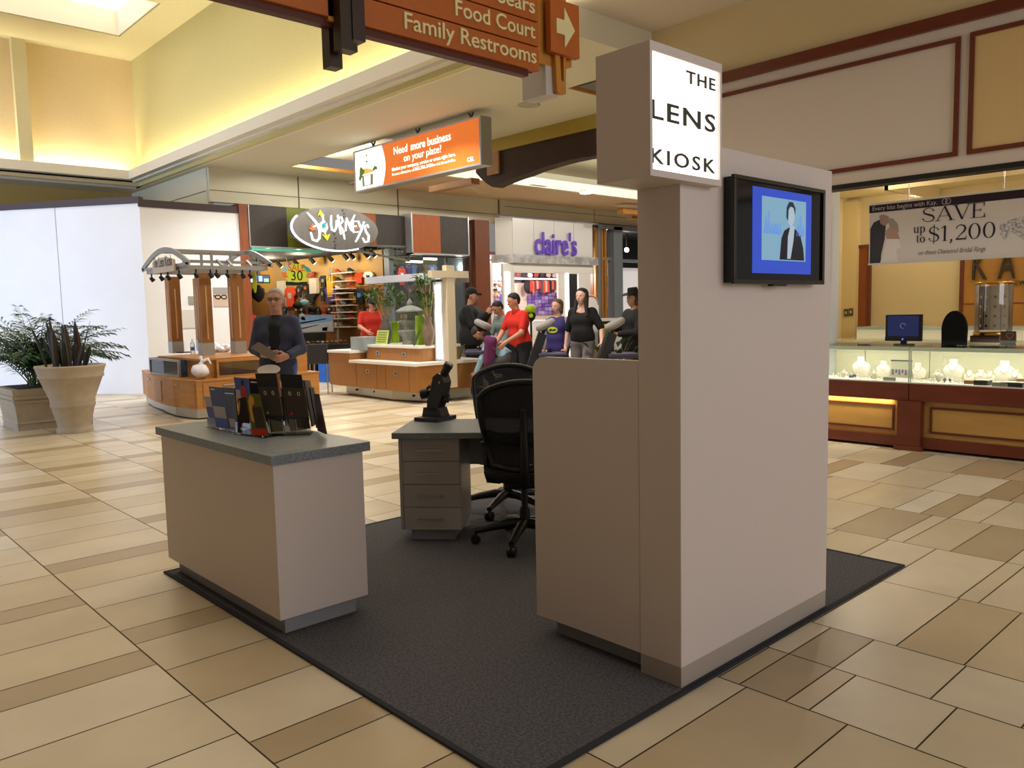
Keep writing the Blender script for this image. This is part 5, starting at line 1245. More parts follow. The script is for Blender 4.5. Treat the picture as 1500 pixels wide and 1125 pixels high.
b = MB(); b.box((J(691, 320)[0], YJ-.12, 0), (J(712, 320)[0], YJ+.3, 4.12)); struct(b, 'trim_19', rw)
b = MB(); b.box((J(686, 330)[0], YJ+.0, 0), (J(692, 330)[0], YJ+.3, 4.0)); struct(b, 'trim_20', mat('redwood_dark', '#51301f', rough=.5))
# window lights
tubeg = emis('window_tube_glow', '#fff6d8', 7)
for px, py, n_ in ((607, 383, 'left'), (628, 379, 'right')):
    p = J(px, py, 18.0); o = thing('tube_light', 'short bright tube light at the top of the shop window, the %s one' % n_, 'light', (p[0], 18.0, p[2]), 'window tube lights')
    b = MB(); b.box((p[0]-.26, 17.96, p[2]-.03), (p[0]+.26, 18.04, p[2]+.02)); b.build('tube', tubeg, o); b = MB(); b.box((p[0]-.27, 17.95, p[2]+.02), (p[0]+.27, 18.05, 3.22)); b.build('housing', blackm, o)
bulbs('window_display_lamp', [(13.2, 18.3, 2.85), (15.0, 18.3, 2.85)], 16, (1, .93, .8))
# wall washers on the ceiling in front of the slat wall
for k, (px, py) in enumerate(((432, 392+0), (456, 390), (483, 388), (505, 386), (514, 386), (535, 384), (545, 383), (408, 396))):
    p = onX(px, py+1, XW-.55); y = p[1]
    o = thing('track_spotlight', 'small black ceiling spotlight washing the merchandise wall', 'spotlight', (XW-.55, y, 3.0), 'merchandise wall spotlights')
    b = MB(); b.cyl((XW-.55, y, 3.22), (XW-.55, y, 3.12), .02, .02, 8); b.cyl((XW-.58, y, 3.14), (XW-.45, y, 3.02), .05, .06, 12); b.build('housing', blackm, o)
    b = MB(); b.cyl((XW-.449, y, 3.019), (XW-.44, y, 3.011), .05, .05, 12); b.build('lamp_face', emis('spot_face_glow', '#fff3d2', 9), o)

# ---- merchandise
PAL = {}
def cm(c): return mat('cloth_'+c.strip('#'), c, rough=.8)
def tee(o_, u, v, w_, h, lab, col, gcol=None, grp=None, gtype=0):
    """t-shirt hanging flat on a wall: o_ bottom centre, u across, v up (front = u x v side)"""
    pts = [(-.30, 0), (.30, 0), (.31, .58), (.40, .52), (.52, .66), (.36, .94), (.14, 1.0), (.06, .95), (-.06, .95), (-.14, 1.0), (-.36, .94), (-.52, .66), (-.40, .52), (-.31, .58)]
    o_ = np.array(o_, float); t = thing('t_shirt', lab, 't-shirt', o_, grp)
    b = MB(); b.prism([(x*w_, y*h) for x, y in pts], o_, u, v, .04); b.build('shirt', cm(col), t, bevel=.012)
    if gcol:
        n_ = unit(np.cross(u, v)); b = MB()
        if gtype == 0: b.prism([(x*w_, y*h) for x, y in ((-.17, .45), (.0, .40), (.18, .46), (.15, .72), (.02, .66), (-.14, .74))], o_+n_*.041, u, v, .004)
        elif gtype == 1:
            for q in range(3): b.prism([(-.2*w_, (.35+.14*q)*h), (.2*w_, (.35+.14*q)*h), (.18*w_, (.43+.14*q)*h), (-.18*w_, (.43+.14*q)*h)], o_+n_*.041, u, v, .004)
        else: b.prism([(x*w_, y*h) for x, y in ell(0, .56, .15, .17, 14)], o_+n_*.041, u, v, .004)
        b.build('print', cm(gcol), t)
    return t
def Wm(px, py): return onX(px, py, XW-.06)
def z6(x, y): return (350+x/7.033, 380+y/7.033)
USED0 = []
def wall_tee(x0, y0, x1, y1, *a, **k):
    USED0.append((x0, y0, x1, y1)); p = Wm(*z6((x0+x1)/2, y1)); l, r = Wm(*z6(x0, (y0+y1)/2)), Wm(*z6(x1, (y0+y1)/2)); h = Wm(*z6((x0+x1)/2, y0))[2]-p[2]
    tee(p, -YA, ZA, (l[1]-r[1])/1.04, h, *a, **k)
G1 = 'shirts on the slat wall of the shoe shop'
wall_tee(480, 285, 600, 485, 'bright red orange jersey with grey print left of the white wall panel', '#d8421c', '#b9aa9a', grp=G1)
wall_tee(840, 165, 915, 285, 'black T-shirt with grey print high on the slat wall, left of the yellow banner', '#191919', '#8a8a80', grp=G1)
wall_tee(690, 345, 800, 445, 'plain black T-shirt under the tall white panel on the slat wall', '#161616', grp=G1)
wall_tee(885, 280, 1020, 440, 'purple T-shirt with three yellow bars under the yellow banner', '#43307a', '#d8b23a', grp=G1, gtype=1)
wall_tee(1205, 135, 1295, 245, 'red T-shirt high on the slat wall beside the white sleeved one', '#cf3a20', grp=G1)
wall_tee(1290, 125, 1400, 245, 'white sleeved black T-shirt high on the slat wall by the grey post', '#d9d6d0', '#1a1a1a', grp=G1)
wall_tee(1195, 295, 1310, 460, 'black T-shirt with blue and white print low on the slat wall', '#15161a', '#4c7cc0', grp=G1)
wall_tee(1310, 310, 1400, 450, 'black T-shirt with pale print beside the blue printed one on the slat wall', '#1b1a1a', '#b8b0a6', grp=G1, gtype=2)
wall_tee(600, 270, 660, 380, 'black and grey T-shirt right of the red orange jersey', '#232021', '#8c8884', grp=G1, gtype=2)
wall_tee(660, 250, 735, 350, 'black T-shirt with orange print left of the tall white panel', '#181717', '#c86a25', grp=G1)
wall_tee(845, 290, 900, 430, 'black T-shirt with olive print under the high grey printed black one', '#1c1c1a', '#85855a', grp=G1)
USED = []
def wall_panel(x0, y0, x1, y1, nm, lb, cat, mm, th=.05):
    USED0.append((x0, y0, x1, y1)); a, c = Wm(*z6(x0, y0)), Wm(*z6(x1, y1)); yc = (a[1]+c[1])/2
    p = Wm(*z6((x0+x1)/2, y1)); zt = Wm(*z6((x0+x1)/2, y0))[2]
    o = thing(nm, lb, cat, (XW-.06, yc, p[2])); b = MB(); b.box((XW-.06-th, c[1], p[2]), (XW-.001, a[1], zt)); b.build('panel', mm, o); return o, a[1], c[1], p[2], zt
cream_p = mat('cream_sign_panel', '#d9d1bd', rough=.6)
wall_panel(402, 222, 480, 368, 'wall_sign_panel', 'blank cream sign panel on the slat wall left of the red orange jersey', 'sign', cream_p)
wall_panel(735, 193, 815, 352, 'wall_sign_panel', 'tall white sign panel with a tiny mark on the slat wall', 'sign', cream_p)
o, y0, y1, za_, zb2 = wall_panel(915, 170, 988, 345, 'wall_banner', 'yellow banner with black stroke drawing on the slat wall', 'banner', mat('banner_yellow', '#dca81c', rough=.6))
b = MB(); b.stroke([(-.10, .35), (-.02, .55), (.06, .42), (.02, .65), (.10, .72), (.06, .30)], .035, (XW-.112, (y0+y1)/2, za_), -YA, ZA, .003); b.build('stroke_drawing', ink, o)
o, y0, y1, za_, zb2 = wall_panel(1112, 155, 1184, 322, 'wall_banner', 'orange banner with white curved tick on the slat wall', 'banner', mat('banner_orange', '#cf651f', rough=.6))
b = MB(); hh = zb2-za_; ww = y0-y1; b.prism([(-.30*ww, .62*hh), (-.26*ww, .40*hh), (-.12*ww, .34*hh), (.30*ww, .72*hh), (-.08*ww, .46*hh), (-.18*ww, .50*hh)], (XW-.112, (y0+y1)/2, za_), -YA, ZA, .003); b.build('curved_tick', white_p, o)
wall_panel(1140, 360, 1190, 450, 'wall_banner', 'small yellow card among the shoes on the slat wall', 'sign', mat('banner_yellow2', '#d9a52a', rough=.6), .03)
wm_ = mat('white_metal', '#e8e6e0')
for x, lb in ((1000, 'tall pale upright between the purple shirt and the shoe shelves'), (480, 'tall pale upright left of the red orange jersey'), (640, 'tall pale upright right of the red orange jersey')):
    p = Wm(*z6(x, 430)); b = MB(); b.box((XW-.05, p[1]-.05, 0 if x == 1000 else 1.2), (XW-.005, p[1]+.05, 2.3)); b.build('shelf_upright', mat('upright_grey', '#a9a49a', rough=.4), label=lb, cat='upright', group='slat wall uprights')
# shoes on shelves
def shoe(o_, u, f, L, lab, c1, c2, grp):
    """u = along length (toe), f = up"""
    o_ = np.array(o_, float); t = thing('shoe', lab, 'shoe', o_, grp)
    b = MB(); pr = [(0, .02), (.0, .30), (.02, .52), (.22, .50), (.38, .40), (.62, .26), (.92, .20), (1.0, .10), (1.0, .06)]
    b.prism([(x*L, y*L*.8+.02) for x, y in [(1.0, .04), (1.0, .12), (.9, .2), (.62, .27), (.38, .42), (.22, .52), (.02, .52), (0, .3), (0, .04)]], o_-np.cross(u, f)*L*.17, u, f, L*.34); b.build('upper', cm(c1), t, bevel=.014)
    b = MB(); b.prism([(-.01*L, 0), (1.02*L, 0), (1.03*L, .06*L), (-.02*L, .07*L)], o_-np.cross(u, f)*L*.19, u, f, L*.38); b.build('sole', cm(c2), t)
cols_ = [('black', '#161618', '#d8d4cc'), ('red', '#b8301c', '#d8d4cc'), ('white', '#d8d4cc', '#cfcac0'), ('orange', '#cc5a1a', '#e0d8c8'), ('brown', '#5a3c26', '#c9b892'), ('grey', '#77777a', '#dcd8d0')]
random.seed(8)
GS = 'shoes on the slat wall shelves'
rows = [('top', 140, [(1060, 1), (1190, 0)]), ('second', 225, [(1065, 0)]), ('third', 300, [(1065, 2)]), ('fourth', 345, [(1075, 0)]), ('fifth', 410, [(1060, 3), (1110, 4)]), ('sixth', 470, [(1080, 3), (1115, 2), (1180, 0)]),
        ('seventh', 540, [(1075, 2), (1120, 5), (1170, 4)]), ('eighth', 605, [(1080, 2), (1140, 5), (1185, 1)]), ('ninth', 690, [(1055, 2), (1085, 2), (1150, 4)])]
for rn, y, items in rows:
    p0, p1 = Wm(*z6(1035, y)), Wm(*z6(1200, y)); z = Wm(*z6(1110, y))[2]
    sh = MB(); sh.box((XW-.34, p1[1], z-.02), (XW-.001, p0[1], z)); sh.build('wall_shelf', wm_, label='%s narrow white shoe shelf from the top of the slat wall' % rn, cat='shelf', group='slat wall shelves')
    for x, ci in items:
        nm, a, c = cols_[ci]; p = Wm(*z6(x, y)); nth = [q for q in items].index((x, ci))
        shoe((XW-.17, p[1]+.12, z+.001), -YA, ZA, .24, '%s shoe on the %s shoe shelf of the slat wall%s' % (nm, rn, '' if [q[1] for q in items].count(ci) == 1 else (', left one' if nth == 0 else ', right one')), a, c, GS)
# the rest of the packed wall
USED0.append((1025, 100, 1205, 720)); USED0.append((330, 120, 410, 760))
fill = ['#17171a', '#1f1d1c', '#242a38', '#3a1c1a', '#2b2b2b', '#8f2a1c', '#141418', '#4a4a4a', '#1b2a22', '#c9c4bc', '#5a2f6a', '#b4571c', '#20201f', '#2a4a7a', '#7a1f1f', '#d0a020']
fg = ['#c8c0b0', '#b04a20', '#5a8ab8', '#d0c8b8', '#c0a030', '#8a8a88', '#c03a28']
random.seed(13); nf = 0
for r_ in range(8):
    for c_ in range(18):
        x = 405+c_*57+random.uniform(-3, 3); y = 128+r_*72+random.uniform(-3, 3); w0, h0 = random.uniform(44, 50), random.uniform(58, 66)
        if x+w0 > 1420 or any(x < u[2]+1 and x+w0 > u[0]-1 and y < u[3]+1 and y+h0 > u[1]-1 for u in USED0): continue
        nf += 1; wall_tee(x, y, x+w0, y+h0, 'printed T-shirt among those packed close together on the slat wall of the shoe shop', random.choice(fill), random.choice(fg) if random.random() < .75 else None, grp='packed shirts on the slat wall', gtype=random.randint(0, 2))
# sale sign
ps = onY(434, 400, 17.25)
t = thing('sale_sign', 'hanging oval lime SALE 30 sign in the shoe shop entrance', 'sign', (ps[0], 17.25, ps[2]-.3))
rxs, rzs = (onY(457, 400, 17.25)[0]-onY(412, 400, 17.25)[0])/2, (onY(434, 387, 17.25)[2]-onY(434, 414, 17.25)[2])/2
lime = mat('sale_lime', '#a6ad20', rough=.5, emit=.25)
b = MB(); b.prism([(x, z) for x, z in ell(0, 0, rxs, rzs, 36)], (ps[0], 17.26, ps[2]), XA, ZA, .03); b.build('oval_board', lime, t)
for nm, cc, a0, a1 in (('orange_corner', '#c8622e', 175, 215), ('pink_corner', '#c9704e', 325, 365), ('teal_corner', '#2f8f86', 10, 60), ('grey_corner', '#8aa6a2', 120, 172)):
    b = MB(); P = ell(0, 0, rxs*.99, rzs*.99, 8, a0, a1); Q = ell(0, 0, rxs*.66, rzs*.80, 8, a0, a1)[::-1]; b.prism(P+Q, (ps[0], 17.229, ps[2]), XA, ZA, .002); b.build(nm, mat('sale_'+nm, cc, rough=.5), t)
b = MB(); b.text('SALE', .22, (ps[0], 17.228, ps[2]+.05), XA, ZA, .004, 'C', wid=rxs*1.1); b.build('sale_lettering', mat('sale_red', '#c8401c'), t)
b = MB(); b.text('30', .33, (ps[0], 17.228, ps[2]-rzs*.80), XA, ZA, .004, 'C', wid=rxs*.75); b.build('number', ink, t)
b = MB(); b.box((ps[0]-rxs*.7, 17.24, ps[2]-rzs-.07), (ps[0]+rxs*.7, 17.26, ps[2]-rzs+.01)); b.build('black_strip', ink, t)
b = MB(); b.tube([(ps[0]-.2, 17.25, ps[2]+rzs*.9), (ps[0]-.2, 17.5, 3.22)], .006, 5); b.build('hanging_wire', steel, t)
p = onY(373.5, 413, 18.2); b = MB(); b.prism(ell(0, 0, .05, .26, 20), (p[0], 18.2, p[2]), unit([.5, -.9, 0]), ZA, .02)
o = b.build('sale_sign_edge_on', lime, label='lime oval sale sign seen nearly edge on at the left of the shoe shop', cat='sign')
# television in the shop
a, c = onY(364, 402, 21.5), onY(396, 415, 21.5)
t = thing('shop_television', 'wall television with blue picture deep in the shoe shop', 'television', ((a[0]+c[0])/2, 21.5, c[2]))
b = MB(); b.box((a[0], 21.5, c[2]), (c[0], 21.6, a[2])); b.box(((a[0]+c[0])/2-.04, 21.53, a[2]), ((a[0]+c[0])/2+.04, 21.58, 3.22)); b.build('housing', blackp, t)
b = MB(); b.box((a[0]+.04, 21.49, c[2]+.04), (c[0]-.04, 21.5, a[2]-.04)); b.build('screen', mat('shop_tv_screen', '#2a2f6a', emit=.5, emcol='#3a3f90'), t)
for k, (u0, u1, v0, v1, cc) in enumerate(((.05, .2, .1, .5, '#bfe4ff'), (.45, .62, .2, .85, '#8fb4ff'), (.7, .92, .15, .55, '#8ad0a0'))):
    b = MB(); W_ = c[0]-a[0]; H2 = a[2]-c[2]; b.box((a[0]+W_*u0, 21.485, c[2]+H2*v0), (a[0]+W_*u1, 21.49, c[2]+H2*v1)); b.build('picture_patch', emis('tv_patch_%d' % k, cc, 1.0), t)
# framed poster on the counter front, dark counters and tables
a, c = onY(438, 462, 19.0), onY(489, 486, 19.0)
t = thing('framed_poster', 'framed poster of blue sky and red stripes low in the shoe shop', 'poster', ((a[0]+c[0])/2, 19.0, c[2]))
b = MB(); b.box((a[0], 19.0, c[2]), (c[0], 19.06, a[2])); b.build('frame', mat('poster_frame_grey', '#8c9094', rough=.4), t)
W_, H2 = c[0]-a[0], a[2]-c[2]
def fp(nm, pts, cc):
    b = MB(); b.prism([(a[0]+W_*x, c[2]+H2*y) for x, y in pts], (0, 18.998, 0), XA, ZA, .003); b.build(nm, mat('fposter_'+nm, cc, rough=.5), t)
fp('sky', [(.03, .45), (.97, .62), (.97, .96), (.03, .96)], '#6f94c4'); fp('pale_ground', [(.03, .05), (.97, .05), (.97, .62), (.03, .45)], '#aab0b4'); fp('red_stripe', [(.03, .52), (.8, .75), (.8, .80), (.03, .60)], '#b04a40'); fp('dark_stripe', [(.05, .22), (.55, .42), (.55, .46), (.05, .28)], '#3a4250'); fp('sand', [(.65, .08), (.8, .08), (.82, .3), (.66, .26)], '#c9a860'); fp('palm', [(.05, .75), (.18, .72), (.15, .9), (.06, .92)], '#54584e')
def counter_box(px0, px1, y, z1, d, nm, lb, mm, top=None):
    x0, x1 = onY(px0, 500, y)[0], onY(px1, 500, y)[0]; t = thing(nm, lb, 'counter', ((x0+x1)/2, y, 0)); b = MB(); b.box((x0, y, 0), (x1, y+d, z1-.04)); b.build('body', mm, t); b = MB(); b.box((x0-.03, y-.03, z1-.04), (x1+.03, y+d+.03, z1)); b.build('top', top or blackm, t); return x0, x1
counter_box(398, 478, 20.2, 1.35, .7, 'shop_counter', 'black cash counter below the red orange jersey in the shoe shop', mat('shop_counter_black', '#201d1c', rough=.6))
x0, x1 = counter_box(437, 512, 18.2, .80, .5, 'low_display', 'low dark display bench heaped with small goods in front of the framed poster', mat('shop_counter_black', '#201d1c'))
random.seed(31)
for i in range(22):
    x = x0+(x1-x0)*((i % 11)+.5)/11; y = 18.32 if i < 11 else 18.56; cc = random.choice(['#8a6a3a', '#5c4630', '#b09a70', '#3a3430', '#7a3a28', '#a8a29a'])
    b = MB(); blob(b, (x, y, .865), (x1-x0)/11*.36, i, .3, 1.15, .9, .65, 10); b.build('rolled_item', cm(cc), label='small rolled cloth goods heaped on the low dark display bench', cat='goods', group='goods heaped on the display bench')
for i, (px, s) in enumerate(((440, .62), (460, .6), (480, .62), (502, .58))):
    x = onY(px, 540, 17.9)[0]; t = thing('bar_table', 'dark square bar table in the shoe shop entrance, %s from the left' % ('first', 'second', 'third', 'fourth')[i], 'table', (x, 17.9, 0), 'dark tables in the shop entrance')
    b = MB(); b.box((x-.17, 17.7, s), (x+.17, 18.1, s+.04)); b.build('top', blackm, t)
    for sx in (-.13, .13):
        for sy in (17.74, 18.06): b = MB(); b.box((x+sx-.035, sy-.035, 0), (x+sx+.035, sy+.035, s)); b.build('leg', blackm, t)
p = onY(367, 467, 18.5); t = thing('baseball_cap', 'red cap on display at the left of the shoe shop', 'cap', (p[0], 18.5, p[2]-.1))
b = MB(); b.lathe([(.15, 0), (.15, .07), (.11, .16), (.0, .20)], (p[0], 18.5, p[2]-.08), 14); b.build('crown', cm('#c0281e'), t); b = MB(); b.prism(ell(0, 0, .13, .16, 16), (p[0]-.02, 18.36, p[2]-.08), XA, YA, .02); b.build('brim', cm('#c0281e'), t)
b = MB(); b.box((p[0]-.3, 18.3, 0), (p[0]+.3, 18.8, p[2]-.085)); b.build('display_plinth', dark, label='dark plinth under the red cap in the shoe shop', cat='plinth')
for px, py, cc, lb in ((405, 440, '#4a5c86', 'blue printed bag hanging near the left of the shoe shop'), (378, 430, '#1a1a1c', 'black backpack hanging under the television in the shoe shop'), (445, 447, '#121214', 'black cap on the cash counter of the shoe shop'), (468, 452, '#1c1c20', 'black box with white mark on the cash counter'), (455, 443, '#7aa6b8', 'pale blue shoe on the cash counter')):
    p = onY(px, py, 20.1); b = MB(); blob(b, (p[0], 20.45 if py > 435 and px > 430 else 20.1, max(p[2], 1.47) if px > 430 else p[2]), .17 if px < 430 else .13, px, .25, 1.1, .6, 1.3 if px < 430 else .75, 12); b.build('shop_goods', cm(cc), label=lb, cat='goods')
# merchandise in the window
def z5(x, y): return (540+x/8.0375, 380+y/8.0375)
def win_tee(x0, y0, x1, y1, *a, yy=18.9, **k):
    p = onY(*z5((x0+x1)/2, y1), yy); l, r = onY(*z5(x0, (y0+y1)/2), yy), onY(*z5(x1, (y0+y1)/2), yy); h = onY(*z5((x0+x1)/2, y0), yy)[2]-p[2]
    tee(p, XA, ZA, (r[0]-l[0])/1.04, h, *a, **k)
G2 = 'clothes in the shop window'
win_tee(335, 95, 440, 300, 'red T-shirt with white print hanging in the shop window', '#c43c22', '#d8cfc8', grp=G2)
win_tee(440, 85, 500, 180, 'small purple T-shirt right of the red one in the shop window', '#4a3c88', grp=G2)
win_tee(495, 60, 570, 165, 'light blue shirt high in the shop window, left of the second blue one', '#5f86c8', grp=G2)
win_tee(575, 95, 650, 175, 'dark navy shirt between the two light blue shirts in the window', '#2a2f48', grp=G2)
win_tee(680, 60, 800, 165, 'light blue shirt high in the shop window near the light post', '#6b93d2', '#dfe6ee', grp=G2, gtype=1)
win_tee(345, 330, 430, 480, 'black T-shirt with white figure low in the shop window', '#141414', '#c8c4be', grp=G2)
win_tee(440, 300, 520, 450, 'grey T-shirt with red and white print beside the black one in the window', '#4a4648', '#c06050', grp=G2)
win_tee(520, 310, 620, 460, 'dark brown T-shirt with red shoulders low in the shop window', '#4a3a36', '#d06a5a', grp=G2, gtype=1)
win_tee(100, 330, 190, 460, 'black T-shirt with pale print at the left edge of the window', '#181818', '#b0aaa2', grp=G2, gtype=2, yy=18.4)

random.seed(19)
for r_ in range(4):
    for c_ in range(11):
        x = 60+c_*97+random.uniform(-3, 3); y = 60+r_*128+random.uniform(-3, 3); w0, h0 = random.uniform(76, 88), random.uniform(100, 118)
        p_ = onY(*z5(x, y+h0), 19.2)
        if p_[0] < 12.4 or onY(*z5(x+w0, y), 19.2)[0] > 15.0: continue
        win_tee(x, y, x+w0, y+h0, 'dark printed T-shirt in the packed rows at the back of the shop window', random.choice(fill), random.choice(fg) if random.random() < .8 else None, grp='packed shirts at the back of the shop window', gtype=random.randint(0, 2), yy=19.2)
# ================================================================== TRINKET SHOP WITH WHITE FRONT
YC = 17.2
def Cc(px, py, y=YC): return onY(px, py, y)
wp = mat('white_gloss_panel', '#dcdad8', rough=.25); whitep = mat('white_paint', '#e6e4e2', rough=.4)
t = thing('white_shop_fascia', 'glossy white panelled shop fascia carrying rounded purple letters', 'shop sign', (17.5, YC, 3.2))
xs_ = [Cc(p, 345)[0] for p in (750.5, 782, 812, 840.5, 868)]
zt_, zbm = Cc(750, 319)[2], Cc(750, 373)[2]
for i in range(4):
    b = MB(); b.box((xs_[i]+.008, YC, zbm), (xs_[i+1]-.008, YC+.35, zt_)); b.build('panel', wp, t)
xl = Cc(719, 345, YF)[0]
b = MB(); wall2(b, (xl+.06, YF-.12), (xs_[0]-.01, YC), zbm, zt_, .1); b.build('angled_panel', wp, t)
silv = mat('patterned_silver_band', '#a9a8aa', rough=.3, metal=.4, col2='#d8d6d6', nscale=5)
b = MB(); b.box((xs_[0]-.05, YC-.12, zbm-.24), (xs_[4]+.12, YC+.35, zbm)); wall2(b, (xl-.05, YF-.05), (xs_[0]-.03, YC-.12), zbm-.24, zbm, .14); b.build('silver_band', silv, t)
pur = mat('purple_letter', '#6240b0', rough=.4, emit=.15)
b = MB(); x0, x1 = Cc(784.5, 372, YC-.1)[0], Cc(845.5, 374, YC-.1)[0]; zc0 = Cc(815, 373, YC-.1)[2]
_, LS = text_letters('claire\'s', .012)
for fs_ in LS: b = MB(); b.text('claire\'s', 1.0, (x0, YC-.06, zc0+.01), XA, ZA, .045, 'L', wid=x1-x0, bold=.012, vs=.93, only=fs_); b.build('letter', pur, t)
b = MB()
for p0_, p1_ in ((738.5, 755), (819, 835), (849, 866)): b.box((Cc(p0_, 450)[0], YC+.02, 0), (Cc(p1_, 450)[0], YC+.09, zbm-.25))
b.box((xl, YF-.05, 0), (Cc(721, 450, YF)[0]-.1, YF+.1, zbm-.25)); b.box((xs_[0], YC+.005, zbm-.5), (xs_[4], YC+.31, zbm-.245)); struct(b, 'wall_white_front', whitep)
b = MB(); b.box((Cc(741, 450)[0], YC-.005, .1), (Cc(748, 450)[0], YC+.02, zbm-.5)); b.box((Cc(829, 450)[0], YC-.005, .1), (Cc(834, 450)[0], YC+.02, zbm-.5)); struct(b, 'trim_21', emis('column_strip_glow', '#fffaf4', 1.4))
lp_ = mat('lilac_wall', '#d7c6d0', rough=.7)
b = MB(); b.box((15.3, 21.5, 0), (21.0, 21.6, 3.3)); b.box((15.3, 17.75, 0), (15.38, 21.5, 3.3)); struct(b, 'wall_trinket_back', lp_)
b = MB(); b.box((15.4, YC+.56, 3.2), (21.0, 21.5, 3.29)); struct(b, 'ceiling_trinket_shop', mat('plum_ceiling', '#6d4a48', rough=.8))
YT = 20.4
b = MB(); b.box((Cc(770, 440, YT)[0]-1.2, YT+.05, 0), (Cc(822, 440, YT)[0]+.2, YT+.12, 2.5)); struct(b, 'wall_trinket_display', mat('display_board_pale', '#cdbcae', rough=.7))
sh_z = Cc(795, 408, YT)[2]
b = MB(); b.box((Cc(720, 405, YT)[0], YT-.3, sh_z-.05), (Cc(820, 405, YT)[0], YT+.05, sh_z)); t3 = thing('long_white_shelf', 'long white glowing shelf above the purple accessory cards', 'shelf', (18, YT, sh_z)); b.build('shelf', mat('shelf_glow_white', '#fff4ea', emit=.7), t3)
def zc7(x, y): return (700+x/6.25, 410+y/6.25)
random.seed(17)
vio = ['#6a4c94', '#8d74b4', '#7a5ca6', '#a995c6', '#5d3f86', '#9a86b8', '#8a6a9e']
k = 0
for r_ in range(9):
    for c_ in range(9):
        x, y = 470+c_*31, 95+r_*34
        if y > 330: continue
        p = onY(*zc7(x, y), YT); dx_ = onY(*zc7(x+31, y), YT)[0]-p[0]; w2 = dx_*random.uniform(.40, .47); h2 = (p[2]-onY(*zc7(x, y+34), YT)[2])*random.uniform(.44, .50); x_ = p[0]+random.uniform(-.006, .006)
        b = MB(); b.box((x_-w2, YT-.01-random.uniform(0, .03), p[2]-h2), (x_+w2, YT+.05, p[2]+h2*.9)); b.build('accessory_card', mat('acc_'+vio[k % 7], vio[(k*5+r_) % 7], rough=.5), label='small purple accessory card in rows on the back wall of the white fronted shop', cat='accessory', group='purple accessory cards on the back wall'); k += 1
hc = ['#c8452c', '#26202a', '#d0704c', '#8a2f3a', '#d9a08a', '#b03040', '#5a4a58', '#d84a30', '#c9b0a8']
for i in range(15):
    px = 773+i*3.2; p = onY(px, 412, YT-.1); L = random.uniform(.25, .45); b = MB(); w2 = (onY(px+3.2, 412, YT-.1)[0]-p[0])*.44; b.box((p[0]-w2, YT-.16, p[2]-L), (p[0]+w2, YT-.06, p[2])); b.bar((p[0]-w2, YT-.11, p[2]+.012), (p[0]+w2, YT-.11, p[2]+.012), .03, .02)
    b.build('hanging_scarf', cm(hc[i % 9]), label='short scarf in the row hung below the long white shelf', cat='scarf', group='scarves below the white shelf')
for i in range(11):
    px = 722+i*9; p = onY(px, 403, YT-.1); b = MB(); blob(b, (p[0], YT-.12, sh_z+.125), random.uniform(.09, .12), i+50, .4, 1.1, .7, .9, 10)
    b.build('soft_hat', cm(random.choice(['#8a8a96', '#c8a8a0', '#3a3036', '#d8d0c8', '#a04038', '#b0a0b8'])), label='small knitted hat in the row along the top of the long white shelf', cat='hat', group='hats on the white shelf')
p = onY(773.5, 420, YT-.3); t4 = thing('round_hat', 'red and black round hat hung at the left of the purple accessory cards', 'hat', (p[0], YT-.3, p[2]-.2))
b = MB(); b.ball((p[0], YT-.3, p[2]), (.18, .1, .24), 14); b.build('crown', cm('#1c181a'), t4); b = MB(); b.ball((p[0]+.08, YT-.34, p[2]), (.11, .08, .20), 12); b.build('red_side', cm('#c43424'), t4)
# left window of the trinket shop: sparkling small goods
for i in range(56):
    px = 720.5+(i % 4)*5+random.uniform(-.8, .8); py = 402+(i//4)*7.6+random.uniform(-.8, .8); p = onY(px, py, 18.6); s = random.uniform(.03, .046)
    cc = random.choice(['#b9a8cc', '#d8d0d8', '#8a7ab0', '#c0a0a8', '#efe8ec', '#7c6a9c', '#c87a50'] if py > 430 else ['#2a2428', '#c8b8b0', '#b06a44', '#d8d0c8'])
    b = MB(); b.box((p[0]-s, 18.56, p[2]-s), (p[0]+s, 18.64, p[2]+s)); b.build('window_trinket', mat('trk_'+cc, cc, rough=.4), label='small pale trinket among many in the narrow left window of the white fronted shop', cat='trinket', group='trinkets in the narrow window')
b = MB(); b.box((Cc(718, 450, 18.7)[0], 18.66, 0), (Cc(739, 450, 18.7)[0]+.1, 18.7, 3.1)); struct(b, 'wall_trinket_window', mat('trinket_board', '#c7b2a4', rough=.7))
p = onY(739.5, 439, 18.5); b = MB(); b.box((p[0]-.22, 18.48, p[2]-.12), (p[0]+.1, 18.5, p[2]+.12)); b.build('purple_card', mat('purple_sign', '#5a48a0', rough=.5), label='purple sign card in the narrow left window of the white fronted shop', cat='sign')
# white cash counter with purple sign
x0, x1 = Cc(779, 490, 17.9)[0], Cc(812, 490, 17.9)[0]; zt3 = Cc(795, 469, 17.9)[2]
t5 = thing('white_cash_counter', 'white counter with purple notice in the doorway of the white fronted shop', 'counter', ((x0+x1)/2, 17.9, 0)); b = MB(); b.box((x0, 17.9, 0), (x1, 18.5, zt3)); b.build('body', whitep, t5, bevel=.02)
p = Cc(796.5, 479, 17.89); b = MB(); b.box((p[0]-.14, 17.89, p[2]-.14), (p[0]+.14, 17.9, p[2]+.14)); b.build('purple_notice', mat('purple_sign', '#5a48a0'), t5)
b = MB(); b.text('SALE', .09, (p[0], 17.888, p[2]-.02), XA, ZA, .002, 'C'); b.build('notice_lettering', white_p, t5)
